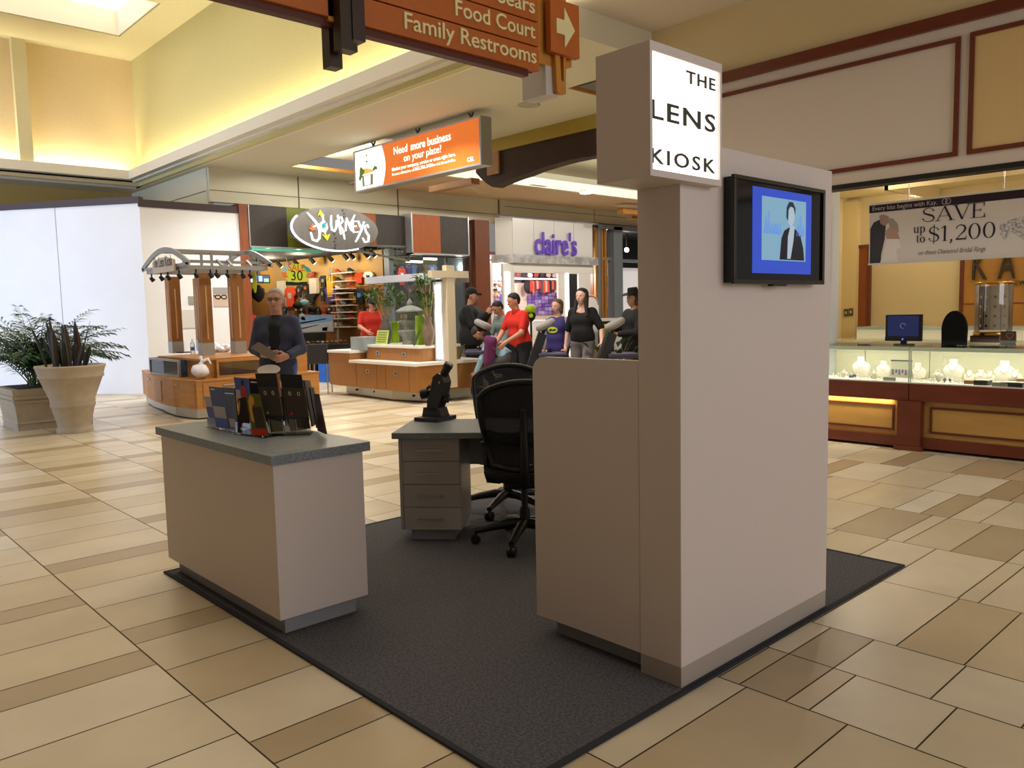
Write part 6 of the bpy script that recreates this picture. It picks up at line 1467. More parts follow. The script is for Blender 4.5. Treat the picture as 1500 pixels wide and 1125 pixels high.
# arched white gondola right of the door, frames
p0, p1 = Cc(858, 470, 16.9), Cc(874, 470, 16.9); zt4 = Cc(866, 432, 16.9)[2]; w2 = (p1[0]-p0[0])/2+.1
t6 = thing('arched_display', 'white arched display panel with red edge beside the white fronted shop', 'display panel', ((p0[0]+p1[0])/2, 16.9, 0))
poly = [(-w2, 0), (w2, 0)]+[(w2*math.cos(math.radians(a)), zt4-.3+.3*math.sin(math.radians(a))) for a in range(0, 181, 15)]
b = MB(); b.prism(poly, ((p0[0]+p1[0])/2, 16.95, 0), XA, ZA, .06); b.build('panel', whitep, t6); b = MB(); b.stroke([(w2*.9*math.cos(math.radians(a)), zt4-.32+.28*math.sin(math.radians(a))) for a in range(0, 181, 15)], .04, ((p0[0]+p1[0])/2, 16.885, 0), XA, ZA, .003); b.build('red_edge', cm('#b03a38'), t6)

# ================================================================== THIRD SHOP (grey frame)
b = MB()
for a, c in ((868.5, 873.5), (877, 880), (882, 885)): b.box((Cc(a, 400, YF)[0], YF-.12, 0), (Cc(c, 400, YF)[0], YF+.1, 4.2))
struct(b, 'trim_22', mat('golden_slat', '#9a6a2c', rough=.5))
b = MB(); b.box((Cc(868, 400, YF)[0], YF-.02, 0), (Cc(887, 400, YF)[0], YF+.2, 4.25)); struct(b, 'wall_wood_strip', rw)
gm = mat('grey_aluminium', '#7f858b', rough=.4, metal=.4)
b = MB(); xg = Cc(893, 400, YF)[0]
b.box((xg, YF-.2, 0), (xg+.45, YF+.1, 4.25)); b.box((xg-.7, YF-.1, 3.15), (xg, YF, 3.25)); b.box((xg-.75, YF-.15, 0), (xg-.62, YF, 4.25)); b.box((xg-.75, YF-.2, 4.15), (26, YF+.1, 4.3)); b.box((xg+.45, YF-.15, 3.1), (26, YF, 3.2)); struct(b, 'wall_grey_frame', gm)
b = MB(); b.box((xg-.7, 20.5, 0), (27, 20.6, 4.3)); b.box((xg-.7, 20.5, 4.25), (27, YF, 4.3)); struct(b, 'wall_third_shop', dark)
b = MB(); b.box((xg+.5, YF+.4, .4), (25, YF+.45, 2.95)); b.build('window_poster', mat('poster_white_glow', '#e9e6ea', emit=.35), label='large pale poster in the window of the grey framed shop', cat='poster')
for i, (px, py, cc) in enumerate(((893, 432, '#a03a30'), (890, 437, '#5a2a28'), (895, 445, '#b04a3a'))):
    p = onY(px, py, 18.6); b = MB(); b.box((p[0]-.055, 18.55+i*.25, p[2]-.5), (p[0]+.055, 18.75+i*.25, p[2]+.35)); b.build('hanging_garment', cm(cc), label=('bright red', 'dark maroon', 'brick red')[i]+' garment on the rail in the narrow side window of the grey framed shop', cat='garment')
for i, (px, py) in enumerate(((918, 366), (893, 368))):
    p = onY(px, py, 18.8); o = thing('shop_spotlight', ('bright spotlight near the top of the grey framed shop', 'smaller spotlight in the narrow side window of the grey framed shop')[i], 'spotlight', (p[0], 18.8, p[2]-.1)); b = MB(); b.ball((p[0], 18.8, p[2]), .09, 10); b.build('bulb', emis('bulb_glow', '#fff4e0', 14), o); b = MB(); b.cyl((p[0], 18.8, p[2]+.06), (p[0], 18.8, 4.25), .03); b.build('stem', blackm, o)
# ================================================================== ISLAND COUNTER IN THE MIDDLE OF THE HALL
iw = mat('island_oak', '#a06c35', rough=.45, noise=.12, nscale=3, stretch=(6, 6, 1)); itop = mat('island_white_top', '#e9e4dc', rough=.35)
ix, iy = 8.1, 11.13; iy1 = 14.0; ix1 = 9.62
t = thing('island_counter', 'oak island counter with white tops, plants and a stone lantern on it', 'counter', (8.8, 12.5, 0))
b = MB(); b.prism([(ix+.35, iy+.12), (ix1-.2, iy+.12), (ix1-.1, iy1-.2), (ix+.25, iy1-.2), (ix+.12, iy+.9)], (0, 0, .02), XA, YA, .18); b.build('plinth', galv, t)
b = MB(); b.box((ix, iy, .2), (ix1, iy1, .655)); b.build('lower_body', iw, t, bevel=.005)
b = MB(); b.box((ix-.03, iy-.03, .655), (ix1+.03, 13.22, .71)); b.build('lower_top', itop, t, bevel=.006)
b = MB(); b.box((ix, 13.22, .655), (ix+.75, iy1, .83)); b.build('end_block', iw, t); b = MB(); b.box((ix-.02, 13.20, .83), (ix+.77, iy1+.02, .88)); b.build('end_top', itop, t, bevel=.006)
ux = ix+.28
yu0, yu1 = onX(614, 515, ux)[1], onX(537, 515, ux)[1]; zu = onX(560, 509, ux)[2]
b = MB(); b.box((ux, yu0, .71), (ux+.9, yu1, zu)); b.build('upper_body', iw, t); b = MB(); b.box((ux-.02, yu0-.03, zu), (ux+.92, yu1+.02, zu+.05)); b.build('upper_top', itop, t, bevel=.006)
lk = mat('lock_plate', '#a8acb0', rough=.3, metal=.6)
for px, py, X_ in ((539, 544, ix), (580, 547, ix), (553.5, 517, ux), (592, 519, ux)):
    p = onX(px, py, X_); b = MB(); b.box((X_-.008, p[1]-.06, p[2]-.035), (X_, p[1]+.06, p[2]+.035)); lo = b.build('lock_plate', lk, t); b = MB(); b.box((X_-.012, p[1]-.02, p[2]-.015), (X_-.008, p[1]+.02, p[2]+.015)); b.build('keyhole', blackm, lo)
for px in (522, 552, 565, 599):
    p = onX(px, 550, ix); b = MB(); b.box((ix-.003, p[1]-.008, .22), (ix, p[1]+.008, .65)); b.build('door_seam', mat('oak_seam', '#7d5026', rough=.6), t)
for px in (524, 550, 578, 607):
    p = onX(px, 570, ix+.2); b = MB(); b.cyl((ix+.16, p[1], .12), (ix+.2, p[1], .12), .02, .02, 8); b.build('plinth_bolt', blackm, t)
# light post with cross arms
tanp = mat('post_cream', '#cdbfa2', rough=.5)
t = thing('light_post', 'cream post with white lit panel and cross arms standing at the island counter', 'post', (8.55, 11.02, .25))
X0p, X1p = onY(657, 500, 10.98)[0], onY(668.5, 500, 10.98)[0]
b = MB(); b.box((X0p, 10.98, .25), (X1p, 11.10, 2.38)); b.build('post', tanp, t)
yl1 = onX(636.5, 470, X0p)[1]
zt_ = onX(645, 413, X0p)[2]
b = MB(); b.box((X0p-.01, 11.1, .72), (X0p+.14, yl1, zt_)); b.build('light_case', mat('light_case_white', '#d8d8de', rough=.4), t)
b = MB(); b.box((X0p-.016, 11.14, .76), (X0p-.01, yl1-.05, zt_-.05)); b.build('light_panel', emis('post_panel_glow', '#fdfbef', 2.0), t)
b = MB(); yc = (11.1+yl1)/2; b.text('Oriental Accessories', .09, (X0p-.018, yc+.03, 1.78), -ZA, -YA, .002, wid=.62); b.build('lettering', mat('post_letter', '#b9b3a0', rough=.5), t); b = MB(); b.text('Center', .08, (X0p-.018, yc-.09, 1.74), -ZA, -YA, .002, wid=.2); b.build('lettering', mat('post_letter', '#b9b3a0', rough=.5), t)
p0_ = onX(537, 410, X0p); zb1 = onX(620, 405, X0p)[2]
b = MB(); b.box((X0p-.03, 11.1, zb1-.07), (X0p+.1, onX(537, 408, X0p)[1], zb1+.06)); b.build('long_arm', mat('arm_blue_white', '#cfd3e2', rough=.4), t, bevel=.006)
b = MB(); b.box((onY(632, 403, 10.98)[0], 10.97, zb1-.05), (onY(686, 403, 10.98)[0], 11.08, zb1+.07)); b.build('cross_arm', tanp, t)
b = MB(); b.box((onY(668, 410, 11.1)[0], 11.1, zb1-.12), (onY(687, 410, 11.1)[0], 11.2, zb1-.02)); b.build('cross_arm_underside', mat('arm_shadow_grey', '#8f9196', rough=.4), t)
# stone lantern
zU = zu+.05
lx, ly = onX(602, 500, ux+.35)[0], onX(602, 500, ux+.35)[1]
stoneg = mat('lantern_stone', '#8a8f84', rough=.8, noise=.25, nscale=14)
t = thing('stone_lantern', 'grey stone pagoda lantern on the upper white top of the island counter', 'lantern', (lx, ly, zU))
s_ = .0118
def hexl(prof, nm, mm=stoneg, n=6):
    b = MB(); b.lathe([(r*s_, zU+z*s_) for r, z in prof], (lx, ly, 0), n, 0, False, a0=.5, a1=.5+2*PI); b.build(nm, mm, t)
hexl([(14, 0), (13, 5), (12, 6)], 'foot'); hexl([(12, 6), (14, 12), (20, 20), (20, 22), (14, 22.5)], 'lower_tier'); hexl([(11, 22.5), (12, 30), (17, 36), (17, 38), (11, 38.5)], 'middle_tier')
hexl([(11, 38.5), (12, 48), (11, 50)], 'fire_box'); b = MB(); b.lathe([(r*s_, zU+z*s_) for r, z in ((22, 50), (24, 51.5), (20, 54), (12, 58), (6, 60), (4, 61))], (lx, ly, 0), 16); b.build('roof', stoneg, t)
b = MB(); b.lathe([(r*s_, zU+z*s_) for r, z in ((4, 61), (5, 63), (4, 66), (1.5, 70), (.2, 72))], (lx, ly, 0), 12); b.build('finial', stoneg, t)
for dy in (-.05, .11):
    b = MB(); b.ball((lx-.132+abs(dy)*.2, ly+dy, zU+44*s_), (.012, .035, .045), 10); b.build('round_window', mat('lantern_window', '#b5a37a', rough=.6), t)
# vases
gv = mat('green_vase_glaze', '#7fa01c', rough=.25); bv = mat('brown_vase', '#7d6a55', rough=.6, noise=.25, nscale=10)
def vase(px, py, X_, h, r, mm, lb, foliage=None, prof=None):
    p = onX(px, py, X_); t = thing('vase', lb, 'vase', (X_, p[1], zU)); b = MB(); pr = prof or [(.85, 0), (.9, .1), (1, .5), (.95, .9), (1, 1.0), (.9, 1.0), (.85, .85)]
    b.lathe([(a*r, zU+z*h) for a, z in pr], (X_, p[1], 0), 18); b.build('body', mm, t)
    return X_, p[1], h
VP = [(.55, 0), (.7, .1), (1, .4), (.85, .65), (.5, .82), (.62, 1.0), (.5, .99), (.4, .8)]
v1 = vase(578, 500, ux+.62, .42, .10, gv, 'lime green glazed vase at the left of the stone lantern')
v2 = vase(615.5, 500, ux+.28, .53, .085, gv, 'lime green glazed vase at the right of the stone lantern')
v3 = vase(566, 500, ux+.30, .55, .12, mat('grey_brown_vase', '#55504a', rough=.6), 'dark grey brown vase holding bamboo, behind the left green card', prof=VP)
v4 = vase(628, 503, ux+.18, .50, .11, bv, 'brown bulb vase holding bamboo beside the lit post', prof=VP)
bam = mat('bamboo_leaf', '#5f8a34', rough=.5, col2='#34561f', nscale=3); cane = mat('bamboo_cane', '#a3935a', rough=.5)
def bamboo(x, y, z, seed, spread, hgt, lb, n=300):
    random.seed(seed); t = thing('bamboo', lb, 'plant', (x, y, z)); st = MB(); fo = MB()
    for i in range(11):
        a = random.uniform(0, 2*PI); q = np.array([x+math.cos(a)*spread*random.uniform(.3, 1), y+math.sin(a)*spread*random.uniform(.3, 1), z+hgt*random.uniform(.6, 1.15)]); m_ = (q+np.array([x, y, z]))/2+ZA*.06
        st.tube([(x, y, z-.2), m_, q], [.008, .007, .004], 5)
        for k in range(n//11):
            s = random.uniform(.35, 1); c_ = m_+(q-m_)*s if s > .5 else np.array([x, y, z])+(m_-np.array([x, y, z]))*s*2
            d = unit([random.uniform(-1, 1), random.uniform(-1, 1), random.uniform(-.6, .5)]); L = random.uniform(.09, .17); sd = unit(np.cross(d, ZA))*.018
            fo.add([c_, c_+d*L*.5+sd, c_+d*L-ZA*.02, c_+d*L*.5-sd], [(0, 1, 2, 3)])
    st.build('canes', cane, t); fo.build('foliage', bam, t)
bamboo(v3[0], v3[1], zU+.50, 3, .42, .60, 'leafy bamboo in the dark vase left of the stone lantern')
bamboo(v4[0], v4[1], zU+.46, 5, .36, .72, 'leafy bamboo in the brown vase right of the stone lantern')
# cards and box on the island
cardg = mat('card_lime', '#c3d36a', rough=.5); 
def stand_card(px0, py0, px1, py1, X_, z0, lb, mm, skew=.06):
    a, c = onX(px0, py0, X_), onX(px1, py1, X_); t = thing('card_sign', lb, 'card', (X_, (a[1]+c[1])/2, z0))
    h = a[2]-z0; n_ = unit([1, 0, .0]); b = MB(); vv = [(X_, c[1], z0), (X_, a[1], z0), (X_+skew, a[1], z0+h), (X_+skew, c[1], z0+h)]; v2 = [(x+.015, y, z) for x, y, z in vv]
    b.add(vv+v2, [(0,1,2,3)[::-1],(4,5,6,7),(0,1,5,4),(1,2,6,5),(2,3,7,6),(3,0,4,7)]); b.build('card', mm, t); return t, a, c, h
t, a, c, h = stand_card(549, 484, 566, 503, ux+.06, zU, 'small lime card sign on the upper white top in front of the dark vase', cardg)
b = MB()
for k in range(5): b.box((ux+.058+.06*(k+1)/6-.004, c[1]+.03, zU+h*(k+1)/6), (ux+.06+.06*(k+1)/6-.002, a[1]-.04, zU+h*(k+1)/6+.015))
b.build('print_lines', mat('card_ink', '#7d8a3a', rough=.5), t)
p0 = onZ(634, 527, .71); w_ = 23.5*float((p0-np.array([0, 0, HC]))@CF)/FPX; D0 = float((p0-np.array([0, 0, HC]))@CF); h = atD(634, 497, D0)[2]-.71
uu = unit([CR[0], CR[1], 0]); o0 = np.array([p0[0], p0[1], .711])-uu*w_/2
t = thing('card_sign', 'lime card sign with white bird picture at the near corner of the island', 'card', (p0[0], p0[1], .711))
def cardpoly(nm, pts, mm, off, th=.003): b = MB(); b.prism([(w_*x, h*y) for x, y in pts], o0-np.array([CF[0], CF[1], 0])*off, uu, ZA, th); b.build(nm, mm, t)
cardpoly('card', [(0, 0), (1, 0), (1, 1), (0, 1)], cardg, 0, .014)
cardpoly('orange_patch', [(.12, .28), (.34, .36), (.30, .46), (.12, .38)], mat('card_orange', '#d0591c', rough=.5), .016)
cardpoly('white_bird', [(.35, .38), (.52, .30), (.7, .34), (.92, .36), (.76, .52), (.72, .70), (.68, .62), (.62, .66), (.5, .50)], white_p, .016)
b = MB(); b.text('Thank you Gift', .07, o0-np.array([CF[0], CF[1], 0])*.017+uu*w_*.15+ZA*h*.84, uu, ZA, .002, wid=w_*.7, shear=.3); b.build('script_lettering', mat('card_ink', '#7d8a3a'), t)
for px, lb, X_ in ((606, 'dark card stand seen edge on beside the stone lantern', ux+.1), (671, 'dark card stand seen edge on right of the lit post', 9.2)):
    p = onX(px, 505, X_) if px < 640 else onY(px, 505, 11.5); z0 = zU if px < 640 else .71; x, y = p[0], p[1]
    b = MB(); b.prism([(0, 0), (.03, 0), (.13, .26), (.10, .26)], (x, y, z0), unit(rt), ZA, .12); b.build('card_stand', mat('card_back_olive', '#4b5038', rough=.5), label=lb, cat='card stand')
p = onX(530, 512, ix+.35); b = MB(); b.box((ix+.2, onX(534, 510, ix+.2)[1], .882), (ix+.26+.3, onX(514, 510, ix+.2)[1], .88+.25)); b.build('register_box', mat('register_grey', '#8e9a9a', rough=.5), label='plain grey box on the raised left end of the island counter', cat='box')
p = onX(540, 502, ux+.1); b = MB(); blob(b, (ux+.12, onX(541, 503, ux+.12)[1], zU+.03), .04, 5, .3, 1.2, 1.2, .7); b.build('yellow_pouch', cm('#a8b020'), label='tiny yellow green pouch on the upper white top beside the grey box', cat='pouch')
# stool, blue bin
sxy = onZ(483, 577, 0); t = thing('bar_stool', 'tall stool with dark back and thin chrome legs left of the island counter', 'stool', (sxy[0], sxy[1]+.3, 0)); x, y = sxy[0], sxy[1]+.3
def stl(): return MB((x, y, 0), math.radians(47.1-90))
b = stl(); b.box((-.2, -.2, .60), (.2, .2, .65)); b.build('seat', mat('stool_vinyl', '#2c2a2b', rough=.5), t, bevel=.015); b = stl(); b.box((-.2, -.23, .60), (.2, -.19, 1.0)); b.build('backrest', mat('stool_vinyl', '#2c2a2b'), t, bevel=.015)
for sx in (-.17, .17):
    for sy in (-.2, .17): b = stl(); b.cyl((sx, sy, 0), (sx, sy, .60), .014, .014, 8); b.build('leg', steel, t)
p = onZ(488, 560, 0); b = MB(); b.box((p[0]-.14, p[1]+.1, 0), (p[0]+.14, p[1]+.4, .45)); b.build('recycling_bin', mat('bin_blue', '#2c62b8', rough=.5), label='blue bin behind the tall stool', cat='bin')

# ================================================================== MASSAGE CHAIRS, SIGN STAND, PLANT
vin = mat('massage_vinyl_black', '#17171c', rough=.45); vinp = mat('massage_vinyl_purple', '#2e2742', rough=.45); restg = mat('face_rest_grey', '#8b8682', rough=.8)
def massage_chair(px, D_, sgn, lb, label2=None):
    c = atD(px, 455, D_); rz = math.atan2(CR[1], CR[0])
    if sgn < 0: rz += PI
    t = thing('massage_chair', lb, 'massage chair', (c[0], c[1], 0), 'massage chairs')
    def L(): return MB((c[0], c[1], 0), rz)
    b = L(); b.bar((-.45, -.2, .03), (-.45, .2, .03), .05, .05); b.bar((.45, -.2, .03), (.45, .2, .03), .05, .05); b.bar((-.45, 0, .05), (.42, 0, .95), .05, .06); b.bar((.45, 0, .05), (-.30, 0, .62), .05, .06); b.build('frame', blackm, t)
    b = L(); b.box((-.50, -.2, .60), (-.14, .2, .69)); b.build('seat', vinp, t, bevel=.03)
    b = L(); b.prism([(.02, .70), (.16, .66), (.34, 1.18), (.22, 1.24)], (0, .17, 0), XA, ZA, .34); b.build('chest_pad', vin, t, bevel=.03)
    b = L(); b.tube([(.33+.10*math.cos(k*PI/8), .0+.13*math.sin(k*PI/8), 1.34+.05*math.cos(k*PI/8)) for k in range(17)], .058, 8, caps=False); b.build('face_rest', restg, t)
    b = L(); b.bar((.26, 0, 1.16), (.33, 0, 1.30), .04, .05); b.build('face_rest_stem', blackm, t)
    b = L(); b.box((.20, -.3, .84), (.66, .3, .91)); b.build('arm_shelf', vinp, t, bevel=.03)
    for s in (-1, 1): b = L(); b.box((-.28, s*.2-.08, .32), (.12, s*.2+.08, .40)); b.build('knee_pad', vin, t, bevel=.025)
massage_chair(768, 12.6, 1, 'empty massage chair with grey face rest in front of the red polo shirt')
massage_chair(868, 12.0, 1, 'massage chair with grey face rest behind the woman in black')
massage_chair(735, 13.9, -1, 'massage chair under the leaning client in light blue')
c0 = atD(878, 495, 13.6); c1 = atD(906, 495, 13.6); t = thing('sign_stand', 'white framed floor sign with yellow poster left of the man in the black hat', 'sign', ((c0[0]+c1[0])/2, (c0[1]+c1[1])/2, 0))
dv2 = unit([c1[0]-c0[0], c1[1]-c0[1], 0]); Lw = math.hypot(c1[0]-c0[0], c1[1]-c0[1]); z1 = atD(890, 466, 13.6)[2]; o0 = np.array([c0[0], c0[1], 0])
b = MB(); b.prism([(-.16, 0), (Lw+.1, 0), (Lw+.1, z1), (-.16, z1)], o0, dv2, ZA, -.05); b.build('white_frame', whitep, t); b = MB(); b.prism([(-.02, .05), (Lw-.08, .05), (Lw-.08, z1-.05), (-.02, z1-.05)], o0, dv2, ZA, .012); b.build('black_frame', blackm, t)
b = MB(); b.prism([(.02, .10), (Lw-.13, .10), (Lw-.13, z1-.10), (.02, z1-.10)], o0-np.cross(dv2, ZA)*-.012, dv2, ZA, .006); b.build('yellow_poster', mat('poster_yellow', '#d2c820', rough=.5, emit=.15), t)
b = MB(); b.text('Sit', .12, o0+np.cross(dv2, ZA)*.019+dv2*.06+ZA*(z1-.28), dv2, ZA, .003); b.build('lettering', ink, t); b = MB(); b.text('back', .10, o0+np.cross(dv2, ZA)*.019+dv2*.05+ZA*(z1-.42), dv2, ZA, .003); b.build('lettering', ink, t)
c = atD(896, 510, 13.0); t = thing('floor_plant', 'dark leafy plant in front of the yellow floor sign', 'plant', (c[0], c[1], 0)); st = MB(); fo = MB(); random.seed(77)
b = MB(); b.lathe([(.16, 0), (.20, .35), (.22, .38), (.2, .36)], (c[0], c[1], 0), 16); b.build('pot', cm('#4a4640'), t)
for i in range(60):
    d = unit([random.uniform(-1, 1), random.uniform(-1, 1), random.uniform(.4, 1.6)]); L = random.uniform(.3, .75); q0_ = np.array([c[0], c[1], .4]); q1 = q0_+d*L; st.tube([q0_, q1], [.006, .003], 4); sd = unit(np.cross(d, ZA))*.05; fo.add([q1, q1+d*.1+sd, q1+d*.24-ZA*.08, q1+d*.1-sd], [(0, 1, 2, 3)])
st.build('stems', cane, t); fo.build('foliage', mat('dark_leaf', '#26402a', rough=.4), t)
c = atD(777.5, 456, 15.2); t = thing('neon_cap', 'neon yellow green cap with black side hung behind the man in the red polo shirt', 'cap', (c[0], c[1], c[2]-.13))
b = MB(); b.ball((c[0], c[1], c[2]+.04), (.12, .11, .09), 14); b.build('crown', mat('neon_yellow', '#a9c41c', rough=.5), t); b = MB(); b.ball((c[0], c[1]+.02, c[2]-.08), (.12, .10, .12), 12); b.build('black_side', cm('#15171a'), t); b = MB(); q = c-CF*.10-ZA*.09; b.cyl(q, q-CF*.02, .04, .04, 14); b.build('round_badge', mat('neon_yellow', '#a9c41c'), t)
b = MB(); b.cyl((c[0], c[1], 0), (c[0], c[1], c[2]-.1), .02, .02, 8); b.build('stand_pole', blackm, t); b = MB(); b.cyl((c[0], c[1], 0), (c[0], c[1], .03), .2, .2, 20); b.build('stand_foot', blackm, t)
# ================================================================== PEOPLE
def surface_nets(F, org, h):
    S = F < 0; nx, ny, nz = F.shape
    c = np.zeros((nx-1, ny-1, nz-1), np.int8)
    for i in (0, 1):
        for j in (0, 1):
            for k in (0, 1): c += S[i:nx-1+i, j:ny-1+j, k:nz-1+k]
    act = (c > 0) & (c < 8); idx = -np.ones(act.shape, np.int64); I = np.argwhere(act); idx[act] = np.arange(len(I))
    acc = np.zeros((len(I), 3)); cnt = np.zeros(len(I))
    for ax in range(3):
        for a in (0, 1):
            for b_ in (0, 1):
                o0 = [0, 0, 0]; o1 = [0, 0, 0]; oth = [q for q in range(3) if q != ax]
                o0[oth[0]] = o1[oth[0]] = a; o0[oth[1]] = o1[oth[1]] = b_; o1[ax] = 1
                A = F[I[:, 0]+o0[0], I[:, 1]+o0[1], I[:, 2]+o0[2]]; B = F[I[:, 0]+o1[0], I[:, 1]+o1[1], I[:, 2]+o1[2]]
                m_ = (A < 0) != (B < 0); tt = A[m_]/(A[m_]-B[m_]); p = np.tile(np.array(o0, float), (m_.sum(), 1)); p[:, ax] += tt
                acc[m_] += p; cnt[m_] += 1
    V = (I+acc/np.maximum(cnt, 1)[:, None])*h+org; Q = []
    for ax in range(3):
        oth = [q for q in range(3) if q != ax]
        sl0 = [slice(None)]*3; sl1 = [slice(None)]*3; sl0[ax] = slice(0, -1); sl1[ax] = slice(1, None)
        ch = S[tuple(sl0)] != S[tuple(sl1)]; E_ = np.argwhere(ch)
        ok = (E_[:, oth[0]] > 0) & (E_[:, oth[1]] > 0) & (E_[:, oth[0]] < F.shape[oth[0]]-1) & (E_[:, oth[1]] < F.shape[oth[1]]-1); E_ = E_[ok]
        if not len(E_): continue
        ins = S[E_[:, 0], E_[:, 1], E_[:, 2]]
        def g_(da, db):
            e = E_.copy(); e[:, oth[0]] -= da; e[:, oth[1]] -= db; return idx[e[:, 0], e[:, 1], e[:, 2]]
        q = np.stack([g_(1, 1), g_(0, 1), g_(0, 0), g_(1, 0)], 1)
        flip = ins if ax != 1 else ~ins
        q[~flip] = q[~flip][:, ::-1]; Q.append(q)
    return V, np.vstack(Q)
def sdf_mesh(prims, h, kk=.02, clips=()):
    """prims: ('c', a, b, ra, rb[, k]) round cones or ('e', centre, radii[, k]) ellipsoids, local metres"""
    lo = np.full(3, 9.); hi = np.full(3, -9.); B = []
    for p in prims:
        if p[0] == 'c': a, b_ = np.array(p[1], float), np.array(p[2], float); r = max(p[3], p[4]); l, u = np.minimum(a, b_)-r, np.maximum(a, b_)+r
        else: c = np.array(p[1], float); r = np.array(p[2], float); l, u = c-r, c+r
        B.append((l, u)); lo = np.minimum(lo, l); hi = np.maximum(hi, u)
    lo -= 4*h; hi += 4*h; n = np.ceil((hi-lo)/h).astype(int)+1; F = np.full(n, .2)
    ax = [lo[i]+h*np.arange(n[i]) for i in range(3)]
    for p, (l, u) in zip(prims, B):
        k = (p[5] if len(p) > 5 else kk) if p[0] == 'c' else (p[3] if len(p) > 3 else kk); mg = k+3*h
        i0 = np.maximum(np.floor((l-mg-lo)/h).astype(int), 0); i1 = np.minimum(np.ceil((u+mg-lo)/h).astype(int)+1, n)
        X_, Y_, Z_ = np.meshgrid(*[ax[i][i0[i]:i1[i]] for i in range(3)], indexing='ij', sparse=True)
        if p[0] == 'c':
            a, b_ = np.array(p[1], float), np.array(p[2], float); d = b_-a; dd = max(d@d, 1e-9)
            t_ = np.clip(((X_-a[0])*d[0]+(Y_-a[1])*d[1]+(Z_-a[2])*d[2])/dd, 0, 1)
            D_ = np.sqrt((X_-a[0]-t_*d[0])**2+(Y_-a[1]-t_*d[1])**2+(Z_-a[2]-t_*d[2])**2)-(p[3]+(p[4]-p[3])*t_)
        else:
            c, r = np.array(p[1], float), np.array(p[2], float); q = np.sqrt(((X_-c[0])/r[0])**2+((Y_-c[1])/r[1])**2+((Z_-c[2])/r[2])**2); D_ = (q-1)*r.min()
        sl = tuple(slice(i0[i], i1[i]) for i in range(3)); f = F[sl]
        if k > 0: e = np.maximum(k-np.abs(f-D_), 0)/k; F[sl] = np.minimum(f, D_)-e*e*k*.25
        else: F[sl] = np.minimum(f, D_)
    if clips:
        X_, Y_, Z_ = np.meshgrid(*ax, indexing='ij', sparse=True)
        for pt, nn in clips:                                  # keep the side where (p-pt).nn < 0
            F = np.maximum(F, (X_-pt[0])*nn[0]+(Y_-pt[1])*nn[1]+(Z_-pt[2])*nn[2])
    return surface_nets(F, lo, h)
def hand(w_, d, lat, curl, k=.0):
    """prims for a hand from wrist w_, pointing d, lat = towards the thumb, curl = palm side direction"""
    w_ = np.array(w_, float); d = unit(d); lat = np.array(lat, float); lat = unit(lat-d*(lat@d)); cu = np.array(curl, float); cu = unit(cu-d*(cu@d)-lat*(cu@lat))
    P = [('c', w_, w_+d*.03, .026, .028, .015)]
    for o_ in (-.026, -.009, .009, .026): P.append(('c', w_+d*.03+lat*o_*.6, w_+d*.088+lat*o_, .019, .0145, .012))
    for o_, L, c_ in ((-.030, .058, .55), (-.010, .072, .42), (.010, .078, .40), (.030, .070, .36)):
        a = w_+d*.09+lat*o_; b_ = a+unit(d*math.cos(c_)+cu*math.sin(c_))*L*.5; e = b_+unit(d*math.cos(c_*2.3)+cu*math.sin(c_*2.3))*L*.5
        P += [('c', a, b_, .0105, .0095, .003), ('c', b_, e, .0095, .008, .003)]
    a = w_+d*.028+lat*.028; b_ = a+unit(d*.55+lat*.75+cu*.25)*.042; e = b_+unit(d*.9+lat*.2+cu*.35)*.035
    return P+[('c', a, b_, .014, .012, .006), ('c', b_, e, .0115, .0095, .004)]
